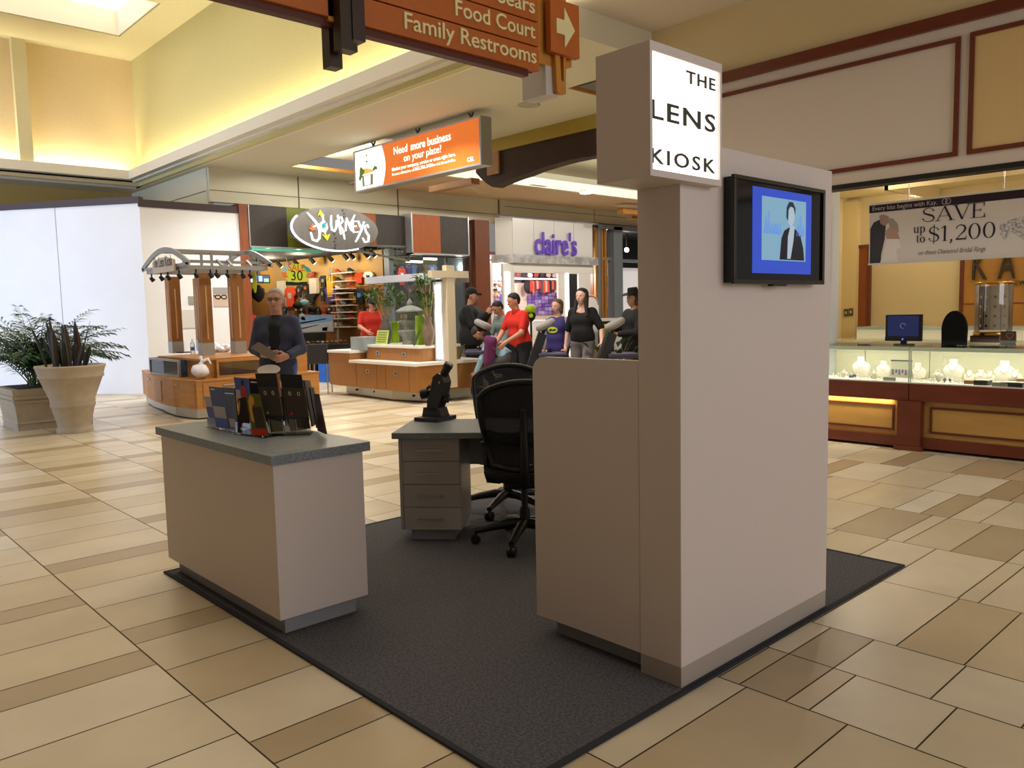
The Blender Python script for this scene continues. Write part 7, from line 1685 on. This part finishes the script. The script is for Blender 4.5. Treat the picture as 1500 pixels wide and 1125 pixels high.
def person(loc, face, hgt, label, cloth, pose=None, h=.012, skin='#c79274', wide=1.0, lean=0.0, leanside=0.0, head=(0, 0, 0), hair=None, extra=None, legs=True, group=None):
    """face = heading in world radians (local +y)"""
    J_ = dict(hip=(.09, 0, .92), knee=(.10, .02, .50), ank=(.10, -.02, .09), sh=(.185, -.01, 1.40), el=(.25, -.02, 1.13), wr=(.26, .06, .90))
    pz = dict(J_R={}, J_L={}); pose = pose or {}
    R_ = {k: np.array(v, float) for k, v in J_.items()}; L_ = {k: np.array([-v[0], v[1], v[2]], float) for k, v in J_.items()}
    for k, v in pose.get('R', {}).items(): R_[k] = np.array(v, float)
    for k, v in pose.get('L', {}).items(): L_[k] = np.array(v, float)
    for S_ in (R_, L_):
        S_['sh'][0] *= wide
    cl, sl = math.cos(lean), math.sin(lean); cs, ss = math.cos(leanside), math.sin(leanside); piv = np.array([0, 0, .98])
    def up(p):
        p = np.array(p, float)-piv; p = np.array([p[0], p[1]*cl+p[2]*sl, -p[1]*sl+p[2]*cl]); p = np.array([p[0]*cs+p[2]*ss, p[1], -p[0]*ss+p[2]*cs]); return p+piv
    if not pose.get('abs'):
        for S_ in (R_, L_):
            for k in ('sh', 'el', 'wr'): S_[k] = up(S_[k])
    else:
        for S_ in (R_, L_): S_['sh'] = up(S_['sh'])
    W_ = wide
    torso = [('c', up((-.07*W_, .0, .97)), up((.07*W_, .0, .97)), .125*W_, .125*W_, .06), ('c', up((-.05*W_, .02*W_, 1.10)), up((.05*W_, .02*W_, 1.10)), .118*W_, .118*W_, .06),
             ('c', up((-.085*W_, .0, 1.28)), up((.085*W_, .0, 1.28)), .118*W_, .118*W_, .06), ('c', up((-.14*W_, -.01, 1.395)), up((.14*W_, -.01, 1.395)), .062, .062, .05)]
    hc = up((0, .02, 1.63)); nk = up((0, -.012, 1.44)); hp_, hy, hr_ = head    # pitch (down +), yaw, roll
    cy_, sy_ = math.cos(hy), math.sin(hy); cp, sp_ = math.cos(hp_+lean), math.sin(hp_+lean); hb = up((0, 0, 1.54))
    def hd(p):
        p = np.array(p, float)-np.array([0, 0, 1.54]); p = np.array([p[0]*cy_-p[1]*sy_, p[0]*sy_+p[1]*cy_, p[2]]); p = np.array([p[0], p[1]*cp+p[2]*sp_, -p[1]*sp_+p[2]*cp]); return p+hb
    neck = [('c', nk, hd((0, .0, 1.55)), .058, .055, .03)]
    hdp = [('c', hd((0, -.012, 1.655)), hd((0, .022, 1.66)), .082, .078, .03), ('c', hd((0, .03, 1.60)), hd((0, .055, 1.555)), .066, .040, .03), ('c', hd((-.022, .06, 1.60)), hd((.022, .06, 1.60)), .035, .035, .02),
           ('c', hd((0, .098, 1.637)), hd((0, .118, 1.600)), .009, .014, .010), ('c', hd((-.03, .086, 1.655)), hd((.03, .086, 1.655)), .014, .014, .012), ('c', hd((-.016, .094, 1.568)), hd((.016, .094, 1.568)), .010, .010, .010)]
    for s in (-1, 1): hdp.append(('c', hd((s*.080, .0, 1.64)), hd((s*.080, -.002, 1.60)), .016, .011, .008))
    arms = []; harms = []
    for S_, sg in ((R_, 1), (L_, -1)):
        arms += [('c', S_['sh'], S_['el'], .052*(.6+.4*W_), .041*(.6+.4*W_), .03), ('c', S_['el'], S_['wr'], .041*(.6+.4*W_), .028, .02)]
        d = unit(S_['wr']-S_['el']) if 'hd' not in S_ else unit(S_['hd'])
        lat = S_.get('lat', np.array([-sg*.25, 1., 0.1])); cu = S_.get('curl', np.array([-sg*1., 0, -.1])); harms += hand(S_['wr'], d, lat, cu)
    lg = []; feet = []
    for S_, sg in ((R_, 1), (L_, -1)):
        lg += [('c', S_['hip'], S_['knee'], .088*(.5+.5*W_), .060*(.5+.5*W_), .03), ('c', S_['knee'], S_['ank'], .060*(.5+.5*W_), .042, .03)]
        a = S_['ank']; ft = S_.get('toe', a+np.array([sg*.02, .16, -.055])); feet += [('c', a, a+np.array([0, -.03, -.045]), .042, .038, .02), ('c', a+np.array([0, .0, -.05]), ft, .038, .030, .02)]
    body = torso+neck+hdp+arms+harms+lg+feet
    k_ = hgt/1.74; cf, sf = math.cos(face-PI/2), math.sin(face-PI/2)
    T = np.array([[cf*k_, -sf*k_, 0, loc[0]], [sf*k_, cf*k_, 0, loc[1]], [0, 0, k_, loc[2] if len(loc) > 2 else 0], [0, 0, 0, 1.]])
    t = thing('person', label, 'person', (loc[0], loc[1], loc[2] if len(loc) > 2 else 0), group)
    def emit(nm, prims, mm, hh=h, clips=(), kk=.02):
        V, Q = sdf_mesh(prims, hh, kk, clips); b = MB(M=T); b.add(V, Q.tolist(), 0, True); return b.build(nm, mm, t)
    bd = emit('body', body, mat('skin_'+skin.strip('#'), skin, rough=.55), min(h, .010))
    inf = lambda P, e: [(q[0], q[1], q[2], q[3]+e, q[4]+e)+tuple(q[5:]) for q in P]
    def part(p, f): return (p[0], p[1], np.array(p[1])+(np.array(p[2])-np.array(p[1]))*f, p[3], p[3]+(p[4]-p[3])*f)+tuple(p[5:])
    ua = [arms[0], arms[2]]; fa = [arms[1], arms[3]]
    for c_ in cloth:
        nm, kind, col = c_[:3]; op = c_[3] if len(c_) > 3 else {}
        mm = mat('wear_'+col.strip('#'), col, rough=.85)
        if kind in ('tee', 'long', 'jacket'):
            e = {'tee': .014, 'long': .015, 'jacket': .022}[kind]; P = inf(torso[1:], e)+inf(torso[:1], e*.9)
            P += inf(ua if kind != 'tee' else [part(a, .72) for a in ua], e*.9)
            if kind != 'tee': P += inf([part(a, .90) for a in fa], e*.8)
            cl_ = [((0, 0, op.get('hem', .90)), (0, 0, -1))] if not lean else []
            if kind == 'jacket': P += [('c', (-.06*W_, .0, .86), (.06*W_, .0, .86), .14*W_, .14*W_, .05)] if not lean else []
            emit(nm, P, mm, h, cl_)
        elif kind == 'trousers':
            P = inf(lg, .014)+inf(torso[:1], .008); P = [q for q in P]; emit(nm, P, mm, h, [] if lean else [((0, 0, 1.02), (0, 0, 1))])
        elif kind == 'shoes': emit(nm, inf(feet, .012), mm, h)
        elif kind == 'collar':
            emit(nm, [('c', up((0, -.01, 1.425)), up((0, -.0, 1.445)), .075, .072, .01)], mm, h)
        elif kind == 'panel':        # visible shirt front between open lapels
            emit(nm, [('c', up((0, .082*W_, 1.35)), up((0, .098*W_, 1.00)), .072, .068, .01), ('c', up((0, -.005, 1.42)), up((0, .03, 1.38)), .080, .08, .02)], mm, h)
        elif kind == 'raw': emit(nm, op['P'](up, hd, R_, L_), mm, op.get('h', h), op.get('C', lambda up, hd: ())(up, hd), op.get('k', .02))
    if hair:
        col, st = hair; mm = mat('hair_'+col.strip('#'), col, rough=.7)
        cap = [('c', hd((0, -.018, 1.668)), hd((0, .012, 1.678)), .090, .082, .02), ('c', hd((0, -.05, 1.62)), hd((0, -.045, 1.59)), .062, .05, .03)]
        nrm = hd((0, 1, 1.54-.95))-hd((0, 0, 1.54)); pt = hd((0, .045, 1.675))
        clips = [(pt, unit(nrm))]
        if st == 'long':
            emit('hair_strands', [('c', hd((-.070, .0, 1.68)), hd((-.082, .03, 1.56)), .030, .030, .02), ('c', hd((-.082, .03, 1.56)), up((-.10, .10, 1.34)), .034, .026, .02), ('c', hd((.070, .0, 1.68)), hd((.082, .02, 1.56)), .030, .030, .02), ('c', hd((.082, .02, 1.56)), up((.11, .06, 1.36)), .034, .026, .02), ('c', hd((0, -.07, 1.64)), up((0, -.12, 1.34)), .065, .05, .03)], mm, .009)
        if st == 'bob': emit('hair_strands', [('c', hd((-.068, -.01, 1.66)), hd((-.076, .01, 1.55)), .030, .026, .02), ('c', hd((.068, -.01, 1.66)), hd((.076, .01, 1.55)), .030, .026, .02), ('c', hd((0, -.06, 1.63)), hd((0, -.06, 1.53)), .06, .05, .03)], mm, .009)
        emit('hair', cap, mm, .009, clips)
    b = MB(M=T)
    for s in (-1, 1): b.ball(hd((s*.031, .090, 1.640)), .0105, 8)
    b.build('eyes', mat('eye_dark', '#241a16', rough=.3), bd)
    b = MB(M=T); b.tube([hd((-.024, .099, 1.567)), hd((0, .105, 1.566)), hd((.024, .099, 1.567))], .005, 5); b.build('mouth', mat('lip', '#96564a', rough=.5), bd)
    if extra: extra(t, T, up, hd, R_, L_)
    return t
FC = math.atan2(-CF[1], -CF[0])                     # heading that looks at the camera
def spot_(px, D_): p = atD(px, 455, D_); return (p[0], p[1], 0)
def face_(deg): return FC+math.radians(deg)          # + turns towards the right of the picture
def wmb(T): return MB(M=T)
# 1 man in the navy blazer
def x1(t, T, up, hd, R_, L_):
    gm_ = mat('glasses_frame', '#1b1414', rough=.3); b = wmb(T)
    for s in (-1, 1): b.tube([hd((s*.033+.024*math.cos(k*PI/6), .102, 1.640+.015*math.sin(k*PI/6))) for k in range(13)], .0035, 5, caps=False); b.tube([hd((s*.057, .10, 1.644)), hd((s*.082, .0, 1.645))], .0035, 5)
    b.tube([hd((-.01, .106, 1.643)), hd((.01, .106, 1.643))], .0035, 5); b.build('glasses', gm_, t)
L1p = spot_(404, 9.0)
def man1():
    T_ = person(L1p, face_(4), 1.875, 'grey haired person in navy blazer and jeans holding a brown folder', [('shirt', 'panel', '#101014'), ('blazer', 'jacket', '#33374c', dict(hem=.80)), ('jeans', 'trousers', '#3a5590'), ('shoes', 'shoes', '#1c1816')],
       pose=dict(R=dict(el=(.235, .0, 1.13), wr=(.10, .25, 1.08), hd=(-.9, .25, .02), lat=(0, .2, 1), curl=(-.2, -1, 0)), L=dict(el=(-.245, .02, 1.12), wr=(-.15, .24, 1.06), hd=(.85, .3, -.25), lat=(.1, .1, 1), curl=(.2, -1, 0))), h=.010, skin='#b98a74', hair=('#9a938c', 'short'), extra=x1, wide=.90)
man1()
def local_pt(L, face, hgt, p):
    k_ = hgt/1.74; c, s = math.cos(face-PI/2), math.sin(face-PI/2); return np.array([L[0]+k_*(c*p[0]-s*p[1]), L[1]+k_*(s*p[0]+c*p[1]), k_*p[2]])
q = [local_pt(L1p, face_(4), 1.875, p) for p in ((.20, .30, 1.15), (-.02, .33, 1.02), (-.06, .31, 1.09), (.12, .29, 1.21))]
b = MB(); nq = unit(np.cross(q[1]-q[0], q[3]-q[0])); b.add(q+[p+nq*.02 for p in q], [(0,1,2,3),(7,6,5,4),(0,4,5,1),(1,5,6,2),(2,6,7,3),(3,7,4,0)])
b.build('brown_folder', mat('folder_brown', '#6f6358', rough=.6), label='brown folder held by the person in the navy blazer', cat='folder')
b = MB(); cq = local_pt(L1p, face_(4), 1.875, (.045, .24, .925)); b.prism(ell(0, 0, .125, .055, 28), cq, unit([CR[0], CR[1], .05]), ZA, .02)
b.build('white_dish', mat('white_dish', '#d9d6d2', rough=.35), label='white oval dish at the waist of the person in the navy blazer', cat='dish')
# 2 attendant behind the island
def capx(col, brim=(0, .12)):
    def f(t, T, up, hd, R_, L_):
        b = wmb(T); n = 14; v = []
        V, Q = sdf_mesh([('c', hd((0, -.012, 1.690)), hd((0, .012, 1.695)), .094, .088, .02)], .009, .02, [(hd((0, 0, 1.675)), unit(hd((0, 0, .6))-hd((0, 0, 1.54))))]); b.add(V, Q.tolist(), 0, True)
        V, Q = sdf_mesh([('c', hd((-.03, .085, 1.69)), hd((-.02, .155, 1.675)), .030, .022, .02), ('c', hd((.03, .085, 1.69)), hd((.02, .155, 1.675)), .030, .022, .02)], .009, .02, [(hd((0, .1, 1.692)), unit(hd((0, 0, 2.54))-hd((0, 0, 1.54))))]); b.add(V, Q.tolist(), 0, True)
        b.build('cap', mat('wear_'+col.strip('#'), col, rough=.85), t)
    return f
pA = onX(543, 455, 10.0); person((pA[0], pA[1], 0), face_(28), 1.93, 'person in red shirt and dark cap bending over the island counter', [('red_shirt', 'tee', '#b82818', dict(hem=.9)), ('trousers', 'trousers', '#1b1b20')], pose=dict(R=dict(el=(.27, .10, 1.16), wr=(.20, .36, 1.06)), L=dict(el=(-.30, .08, 1.15), wr=(-.16, .33, 1.03)), abs=True), lean=.16, head=(.5, .2, 0), skin='#c08468', hair=('#241c18', 'short'), extra=capx('#1d1d1f'), wide=1.1)
# 3 big man in black
person(spot_(690, 15.4), face_(78), 1.99, 'heavy person in black tracksuit and black cap standing with hands raised to the chest', [('black_jacket', 'jacket', '#121214', dict(hem=.82)), ('collar', 'collar', '#4a4238'), ('track_trousers', 'trousers', '#141416'), ('shoes', 'shoes', '#17171a')],
       pose=dict(R=dict(el=(.30, .10, 1.15), wr=(.10, .30, 1.34), hd=(-.4, .3, .6)), L=dict(el=(-.30, .12, 1.16), wr=(-.06, .32, 1.38), hd=(.4, .3, .5))), wide=1.38, skin='#b57f68', hair=('#1a1614', 'short'), extra=capx('#141416'), head=(.1, .1, 0))
b = MB(); 
# 4 masseur in red
person(spot_(762, 13.6), face_(-52), 1.87, 'person in red polo shirt and dark trousers leaning over a massage client', [('red_polo', 'tee', '#c42414', dict(hem=.9)), ('collar', 'collar', '#c42414'), ('trousers', 'trousers', '#14161c'), ('shoes', 'shoes', '#17171a')], pose=dict(R=dict(el=(.27, .16, 1.12), wr=(.16, .36, .98), hd=(-.1, .5, -.5)), L=dict(el=(-.24, .18, 1.12), wr=(-.10, .38, .98), hd=(.1, .5, -.5)), abs=True), lean=.18, head=(.1, -.15, 0), skin='#b98064', hair=('#17120f', 'short'))
# 5 second person bending behind
person(spot_(744, 14.7), face_(-55), 1.78, 'dark haired person in grey green shirt bending down behind the person in the red polo', [('grey_shirt', 'long', '#6f7d7c', dict(hem=.9)), ('trousers', 'trousers', '#23242a')], pose=dict(R=dict(el=(.25, .25, 1.02), wr=(.18, .48, .88)), L=dict(el=(-.25, .25, 1.02), wr=(-.18, .48, .88)), abs=True), lean=.30, head=(.25, 0, 0), skin='#b98468', hair=('#1a1513', 'short'))
# 6 seated client, face on the rest
sc_ = spot_(741, 13.9)
person((sc_[0], sc_[1], -.26), face_(-90), 1.80, 'seated massage client in light blue top leaning face down on a grey rest', [('blue_top', 'long', '#86a7b8', dict()), ('trousers', 'trousers', '#4a4644'), ('shoes', 'shoes', '#c8c2ba')],
       pose=dict(R=dict(hip=(.10, 0, .98), knee=(.16, .40, .86), ank=(.16, .18, .44), toe=(.17, .34, .40), el=(.24, .42, .98), wr=(.20, .52, .76)), L=dict(hip=(-.10, 0, .98), knee=(-.16, .40, .86), ank=(-.16, .18, .44), toe=(-.17, .34, .40), el=(-.24, .42, .98), wr=(-.20, .52, .76)), abs=True), lean=.75, head=(.5, 0, 0), skin='#b98468', hair=('#2a1d16', 'short'))
pc_ = atD(719, 522, 13.5); b = MB()
V, Q = sdf_mesh([('c', (-.06, 0, .38), (.07, 0, .36), .09, .08, .05), ('c', (-.03, 0, .30), (-.08, .02, -.12), .11, .08, .05), ('c', (.05, 0, .30), (.03, .02, -.05), .08, .07, .05), ('c', (-.10, .03, .2), (-.12, .03, -.2), .05, .04, .03)], .014)
b = MB((pc_[0], pc_[1], pc_[2]), math.atan2(CR[1], CR[0])); V = V*np.array([.75, .8, .75]); b.add(V, Q.tolist(), 0, True); b.build('purple_coat', mat('wear_5a1f4a', '#5a1f4a', rough=.85), label='purple coat hanging on the massage chair under the leaning client', cat='coat')
# 7 child in the purple shirt
def xk(t, T, up, hd, R_, L_):
    b = wmb(T); P = [up((x, .163-.5*x*x, z)) for x, z in ell(0, 1.24, .10, .052, 24)]; n = len(P); c_ = up((0, .165, 1.24)); b.add([c_]+P, [(0, 1+i, 1+(i+1) % n) for i in range(n)], 0); b.build('oval_emblem', mat('emblem_yellow', '#b9c41a', rough=.6), t)
    b = wmb(T)
    zz = [(-.088, 1.246), (-.045, 1.262), (-.02, 1.247), (.03, 1.263), (.06, 1.246), (.09, 1.234), (.045, 1.216), (.02, 1.232), (-.03, 1.217), (-.055, 1.234)]
    b.add([up((x, .171-.5*x*x, z)) for x, z in zz], [(0, 1, 2, 9), (2, 8, 9), (2, 3, 7, 8), (3, 4, 6, 7), (4, 5, 6)])
    b.build('dark_mark', ink, t)
person(spot_(817, 13.4), face_(-38), 1.74, 'child in purple shirt with yellow oval emblem and grey sleeves, walking', [('grey_hoodie', 'raw', '#8a8684', dict(P=lambda up, hd, R_, L_: [('c', q['sh'], q['el'], .062, .052, .03) for q in (R_, L_)]+[('c', q['el'], q['el']+(q['wr']-q['el'])*.9, .052, .040, .03) for q in (R_, L_)]+[('c', up((s*.13, -.02, 1.37)), up((s*.13, -.02, .98)), .07, .075, .04) for s in (-1, 1)]+[('c', up((-.1, -.05, 1.38)), up((.1, -.05, 1.38)), .07, .07, .04)])), ('purple_shirt', 'raw', '#2f2560', dict(P=lambda up, hd, R_, L_: [('c', up((-.07, .02, .95)), up((.07, .02, .95)), .135, .135, .06), ('c', up((-.055, .03, 1.10)), up((.055, .03, 1.10)), .135, .135, .06), ('c', up((-.08, .03, 1.28)), up((.08, .03, 1.28)), .128, .128, .06), ('c', up((-.12, -.0, 1.385)), up((.12, -.0, 1.385)), .075, .075, .05)])), ('trousers', 'trousers', '#262a4a'), ('shoes', 'shoes', '#2a2a2e')],
       pose=dict(R=dict(el=(.27, -.06, 1.13), wr=(.28, .02, .90), knee=(.10, .14, .52), ank=(.10, .08, .09)), L=dict(el=(-.27, .05, 1.14), wr=(-.26, .16, .93), knee=(-.10, -.04, .50), ank=(-.10, -.22, .12))), skin='#cd9f88', hair=('#5a4030', 'bob'), extra=xk, head=(.05, -.1, 0))
# 8 woman in black
person(spot_(853, 13.0), face_(-22), 1.90, 'person with long dark hair in black V neck top and grey trousers, walking', [('black_top', 'raw', '#101013', dict(P=lambda up, hd, R_, L_: [('c', up((-.06, .0, 1.02)), up((.06, .0, 1.02)), .128, .128, .06), ('c', up((-.05, .02, 1.12)), up((.05, .02, 1.12)), .112, .112, .06), ('c', up((-.07, .01, 1.28)), up((.07, .01, 1.28)), .115, .115, .06), ('c', up((-.15, -.015, 1.385)), up((-.08, -.02, 1.40)), .07, .06, .05), ('c', up((.15, -.015, 1.385)), up((.08, -.02, 1.40)), .07, .06, .05), ('c', R_['sh'], R_['sh']+(R_['el']-R_['sh'])*.9, .066, .060, .03), ('c', L_['sh'], L_['sh']+(L_['el']-L_['sh'])*.9, .066, .060, .03)], C=lambda up, hd: [((0, 0, .88), (0, 0, -1))])), ('trousers', 'trousers', '#6b676a'), ('shoes', 'shoes', '#1a1a1c')],
       pose=dict(R=dict(el=(.25, -.06, 1.13), wr=(.27, -.02, .90)), L=dict(el=(-.29, .0, 1.15), wr=(-.33, .14, .94), knee=(-.09, .14, .52))), skin='#d8ab98', hair=('#1d1414', 'long'), head=(0, -.25, 0), wide=.80)
# 9 person in the black hat
def xh(t, T, up, hd, R_, L_):
    b = wmb(T); V, Q = sdf_mesh([('c', hd((0, 0, 1.71)), hd((0, .0, 1.765)), .090, .080, .02)], .009, .02, [(hd((0, 0, 1.70)), unit(hd((0, 0, .6))-hd((0, 0, 1.54)))), (hd((0, 0, 1.805)), unit(hd((0, 0, 2.6))-hd((0, 0, 1.54))))]); b.add(V, Q.tolist(), 0, True)
    k = 24; R1 = [hd((.155*math.cos(2*PI*i/k), .01+.165*math.sin(2*PI*i/k), 1.705+.012*math.cos(4*PI*i/k))) for i in range(k)]; R2 = [p+ZA*.01 for p in R1]; b.add(R1+R2, [tuple(range(k))[::-1], tuple(range(k, 2*k))]+[(i, (i+1) % k, k+(i+1) % k, k+i) for i in range(k)]); b.build('hat', mat('wear_0e0e10', '#0e0e10', rough=.9), t)
person(spot_(929, 13.0), face_(-65), 1.84, 'person in black brimmed hat and black jacket beside the taupe kiosk wall', [('black_jacket', 'jacket', '#121112', dict(hem=.80)), ('trousers', 'trousers', '#2a2624'), ('shoes', 'shoes', '#17171a')], pose=dict(R=dict(el=(.26, .10, 1.14), wr=(.16, .32, 1.18)), L=dict(el=(-.26, .12, 1.12), wr=(-.10, .36, 1.10))), skin='#b5886c', hair=('#3a2a1e', 'bob'), extra=xh, wide=1.05, head=(.12, 0, 0))
# ================================================================== HANGING SIGNS
rust = mat('directory_rust', '#b9621f', rough=.5, noise=.06, nscale=20); rustd = mat('directory_edge', '#5a2410', rough=.5)
creaml = mat('directory_letter', '#e9dba4', rough=.5); tanw = mat('directory_tan_wood', '#c98a35', rough=.45, noise=.12, nscale=4, stretch=(6, 6, 1)); bronze = mat('directory_bronze', '#3b2a1e', rough=.4)
YD = 4.0
t = thing('directory_sign', 'hanging rust orange directory sign pointing to Food Court and Family Restrooms', 'sign', (3.4, YD, 3.0))
def D(px, py, y=YD): return onY(px, py, y)
xr = D(790, 80)[0]; zb_ = 3.215
xl = D(525, 0)[0]
# boards (bottom, middle, top), left end behind the bronze bars
hb = .163
for k in range(5):
    b = MB(); b.box((.9, YD-.0, zb_+k*hb+.004), (xr, YD+.05, zb_+(k+1)*hb-.004)); b.build('board', rust, t, bevel=.004)
b = MB(); b.box((.9, YD+.03, zb_-.035), (xr-.08, YD+.09, zb_+.02)); b.box((.9, YD+.05, zb_), (xr-.02, YD+.075, zb_+5*hb)); b.build('back_board', rustd, t)
for s, pxa, pxb, k, sz in (('Family Restrooms', 592, 784, 0, .138), ('Food Court', 667, 783, 1, .138), ('Sears', 729, 783, 2, .138)):
    x1 = D(pxb, 80)[0]; x0_ = D(pxa, 60)[0]
    for fs_ in text_words(s, .008):
        b = MB(); b.text(s, sz, (x1, YD-.012, zb_+k*hb+.046), XA, ZA, .012, 'R', wid=x1-x0_, bold=.008, only=fs_); b.v = [a_-np.array([0, -.012, 0]) for a_ in b.v]; b.build('lettering', creaml, t)
# bronze bars of the centre mount
for px, zlow, dy in ((486, 2.975, .10), (503.5, 3.04, -.03), (509, 3.075, .07), (521, 3.10, -.04)):
    x = onY(px, 60, YD+dy)[0]; b = MB(); b.box((x-.04, YD+dy-.04, zlow), (x+.04, YD+dy+.04, 5.19)); b.build('hanger_bar', bronze, t)
b = MB(); x = onY(504, 20, YD)[0]; b.box((x-.10, YD+.0, 3.2), (x+.12, YD+.05, 3.95)); b.build('hanger_panel', tanw, t)
# arrow tile, tan slats and pale post at the right end
xa0, xa1 = D(804, 60)[0], D(846, 70)[0]
b = MB(); b.box((xa0, YD-.02, 3.37), (xa1, YD+.03, 3.735)); b.build('arrow_tile', rust, t, bevel=.003)
cxa, cza = (xa0+xa1)/2, 3.55; w2 = (xa1-xa0)/2
b = MB(); b.prism([(-w2*.65, -.05), (-w2*.1, -.05), (-w2*.1, -.135), (w2*.62, 0), (-w2*.1, .135), (-w2*.1, .05), (-w2*.65, .05)], (cxa, YD-.021, cza), XA, ZA, .008); b.build('arrow', creaml, t)
b = MB(); b.box((xr+.01, YD+.06, 3.30), (xa1-.1, YD+.12, 3.80)); b.box((xa1-.09, YD+.06, 3.33), (xa1+.0, YD+.12, 3.76)); b.build('side_board', tanw, t)
xs0 = D(812, 130)[0]; xs1 = D(832, 140)[0]
b = MB()
for s in (-1, 1): b.prism([(xs0+.05 if s < 0 else xs1-.02, 3.12), (xs0+.10 if s < 0 else xs1+.0, 3.12), (xs1-.07+.10*(s > 0)-.06*(s < 0), 4.6), (xs1-.11+.10*(s > 0)-.06*(s < 0), 4.6)], (0, YD+.06, 0), XA, ZA, .04)
b.prism([(xs0+.06, 3.115), (xs1-.0, 3.115), (xs1-.0, 3.2), (xs0+.06, 3.2)], (0, YD+.062, 0), XA, ZA, .044); b.build('tan_slats', tanw, t)
b = MB(); b.box((xs0-.02, YD+.062, 3.10), (xs1-.03, YD+.30, 5.19)); b.build('post', mat('pale_post', '#c6bfb6', rough=.5), t)

# ---- lit advert sign
XS = 8.72
t = thing('advert_sign', 'lit orange hanging sign asking Need more business on your plate?', 'sign', (XS, 12, 3.95))
ya, yb_ = onX(519, 250, XS)[1], onX(704, 210, XS)[1]
zl, zh = onX(704, 240, XS)[2]-.01, onX(704, 168, XS)[2]
b = MB(); b.box((XS+.01, yb_, zl), (XS+.25, ya, zh)); b.build('case', mat('sign_case_grey', '#8a8478', rough=.4), t, bevel=.01)
b = MB(); fr = .028
b.ring('x', yb_, zl, ya, zh, fr, fr, fr, fr, XS-.005, XS+.02)
b.build('frame', mat('sign_frame_silver', '#b9bac6', rough=.3, metal=.5), t)
def S(f, g): return (ya-(ya-yb_)*f, zl+(zh-zl)*g)
b = MB(); y0, z0 = S(.012, .03); y1, z1 = S(.99, .97); b.box((XS+.0, y1, z0), (XS+.008, y0, z1)); b.build('orange_panel', mat('advert_orange', '#e0732c', rough=.4, emit=.6, emcol='#e2762e'), t)
n = 12; poly = [S(.012, .03), S(.012, .97)]+[(S(.255+.028*math.sin(PI*i/n), 0)[0], S(0, .97-.94*i/n)[1]) for i in range(n+1)]
b = MB(); b.prism([(-y, z) for y, z in poly], (XS-.001, 0, 0), -YA, ZA, -.002); b.prism([(-y, z) for y, z in poly], (XS-.0005, 0, 0), -YA, ZA, .0015); b.build('white_panel', mat('advert_white', '#fbfbf2', rough=.4, emit=1.5, emcol='#fdfdf4'), t)
wl = mat('advert_letter', '#fff8ee', rough=.4, emit=1.3, emcol='#fff8ee')
W = ya-yb_; Hh = zh-zl
def adtxt(s, f0, f1, g, h, bold=.0):
    y0, z0 = S(f0, g)
    for fs_ in text_words(s, bold): b = MB(); b.text(s, h, (XS-.002, y0, z0), -YA, ZA, .004, wid=W*(f1-f0), bold=bold, only=fs_); b.build('lettering', wl, t)
adtxt('Need', .36, .47, .66, .20); adtxt('more business', .50, .80, .66, .20, .012); adtxt('on your plate?', .44, .73, .45, .185)
adtxt('Market your company, service or event right here.', .34, .83, .30, .085, .012); adtxt('For more information, call', .34, .52, .19, .07); adtxt('262.786.3430', .525, .665, .19, .08, .015); adtxt('or visit the mall office.', .67, .83, .19, .07); adtxt('CBL', .91, .955, .11, .10, .015)
pot = mat('advert_pot', '#8d8f6e', rough=.4, emit=.35, emcol='#8d8f6e'); herb = mat('advert_green', '#5d7a2c', rough=.4, emit=.4, emcol='#5d7a2c'); lem = mat('advert_yellow', '#e3b85a', rough=.4, emit=.6, emcol='#e3b85a')
def adpoly(nm, pts, mm, off):
    b = MB(); b.prism([(-S(f, g)[0], S(f, g)[1]) for f, g in pts], (XS-off, 0, 0), -YA, ZA, .001); b.build(nm, mm, t)
adpoly('pot', [(.075, .10), (.17, .10), (.175, .36), (.07, .36)], pot, .003); adpoly('pot_shine', [(.095, .12), (.145, .12), (.15, .34), (.09, .34)], mat('advert_white', '#fbfbf2'), .0045)
adpoly('greens', [(.05, .40), (.04, .30), (.055, .24), (.075, .36), (.10, .46), (.07, .58), (.055, .56)], herb, .004); adpoly('greens', [(.165, .40), (.20, .44), (.215, .42), (.21, .50), (.19, .53), (.175, .48)], herb, .004)
adpoly('vegetables', [(.07, .38), (.17, .40), (.165, .47), (.12, .52), (.08, .53), (.06, .60), (.05, .48)], lem, .0035)
adpoly('chef_button', [(.113, .66), (.128, .66), (.128, .70), (.122, .69), (.113, .71)], ink, .003); adpoly('chef_button', [(.116, .80), (.125, .79), (.127, .85), (.112, .86)], pot, .003)
for px, py in ((547, 209), (612, 191), (690, 165)):
    y = onX(px, py, 8.85)[1]; b = MB(); b.cyl((8.85, y, zh-.01), (8.85, y, zh+.06), .03, .03, 8); b.bar((8.85, y, zh+.05), (8.85, y-.06, ZS), .025, .02); b.bar((8.85, y, zh+.05), (8.85, y+.06, ZS), .025, .02); b.build('hanger_hook', mat('hook_dark', '#4a4640', rough=.5), t)
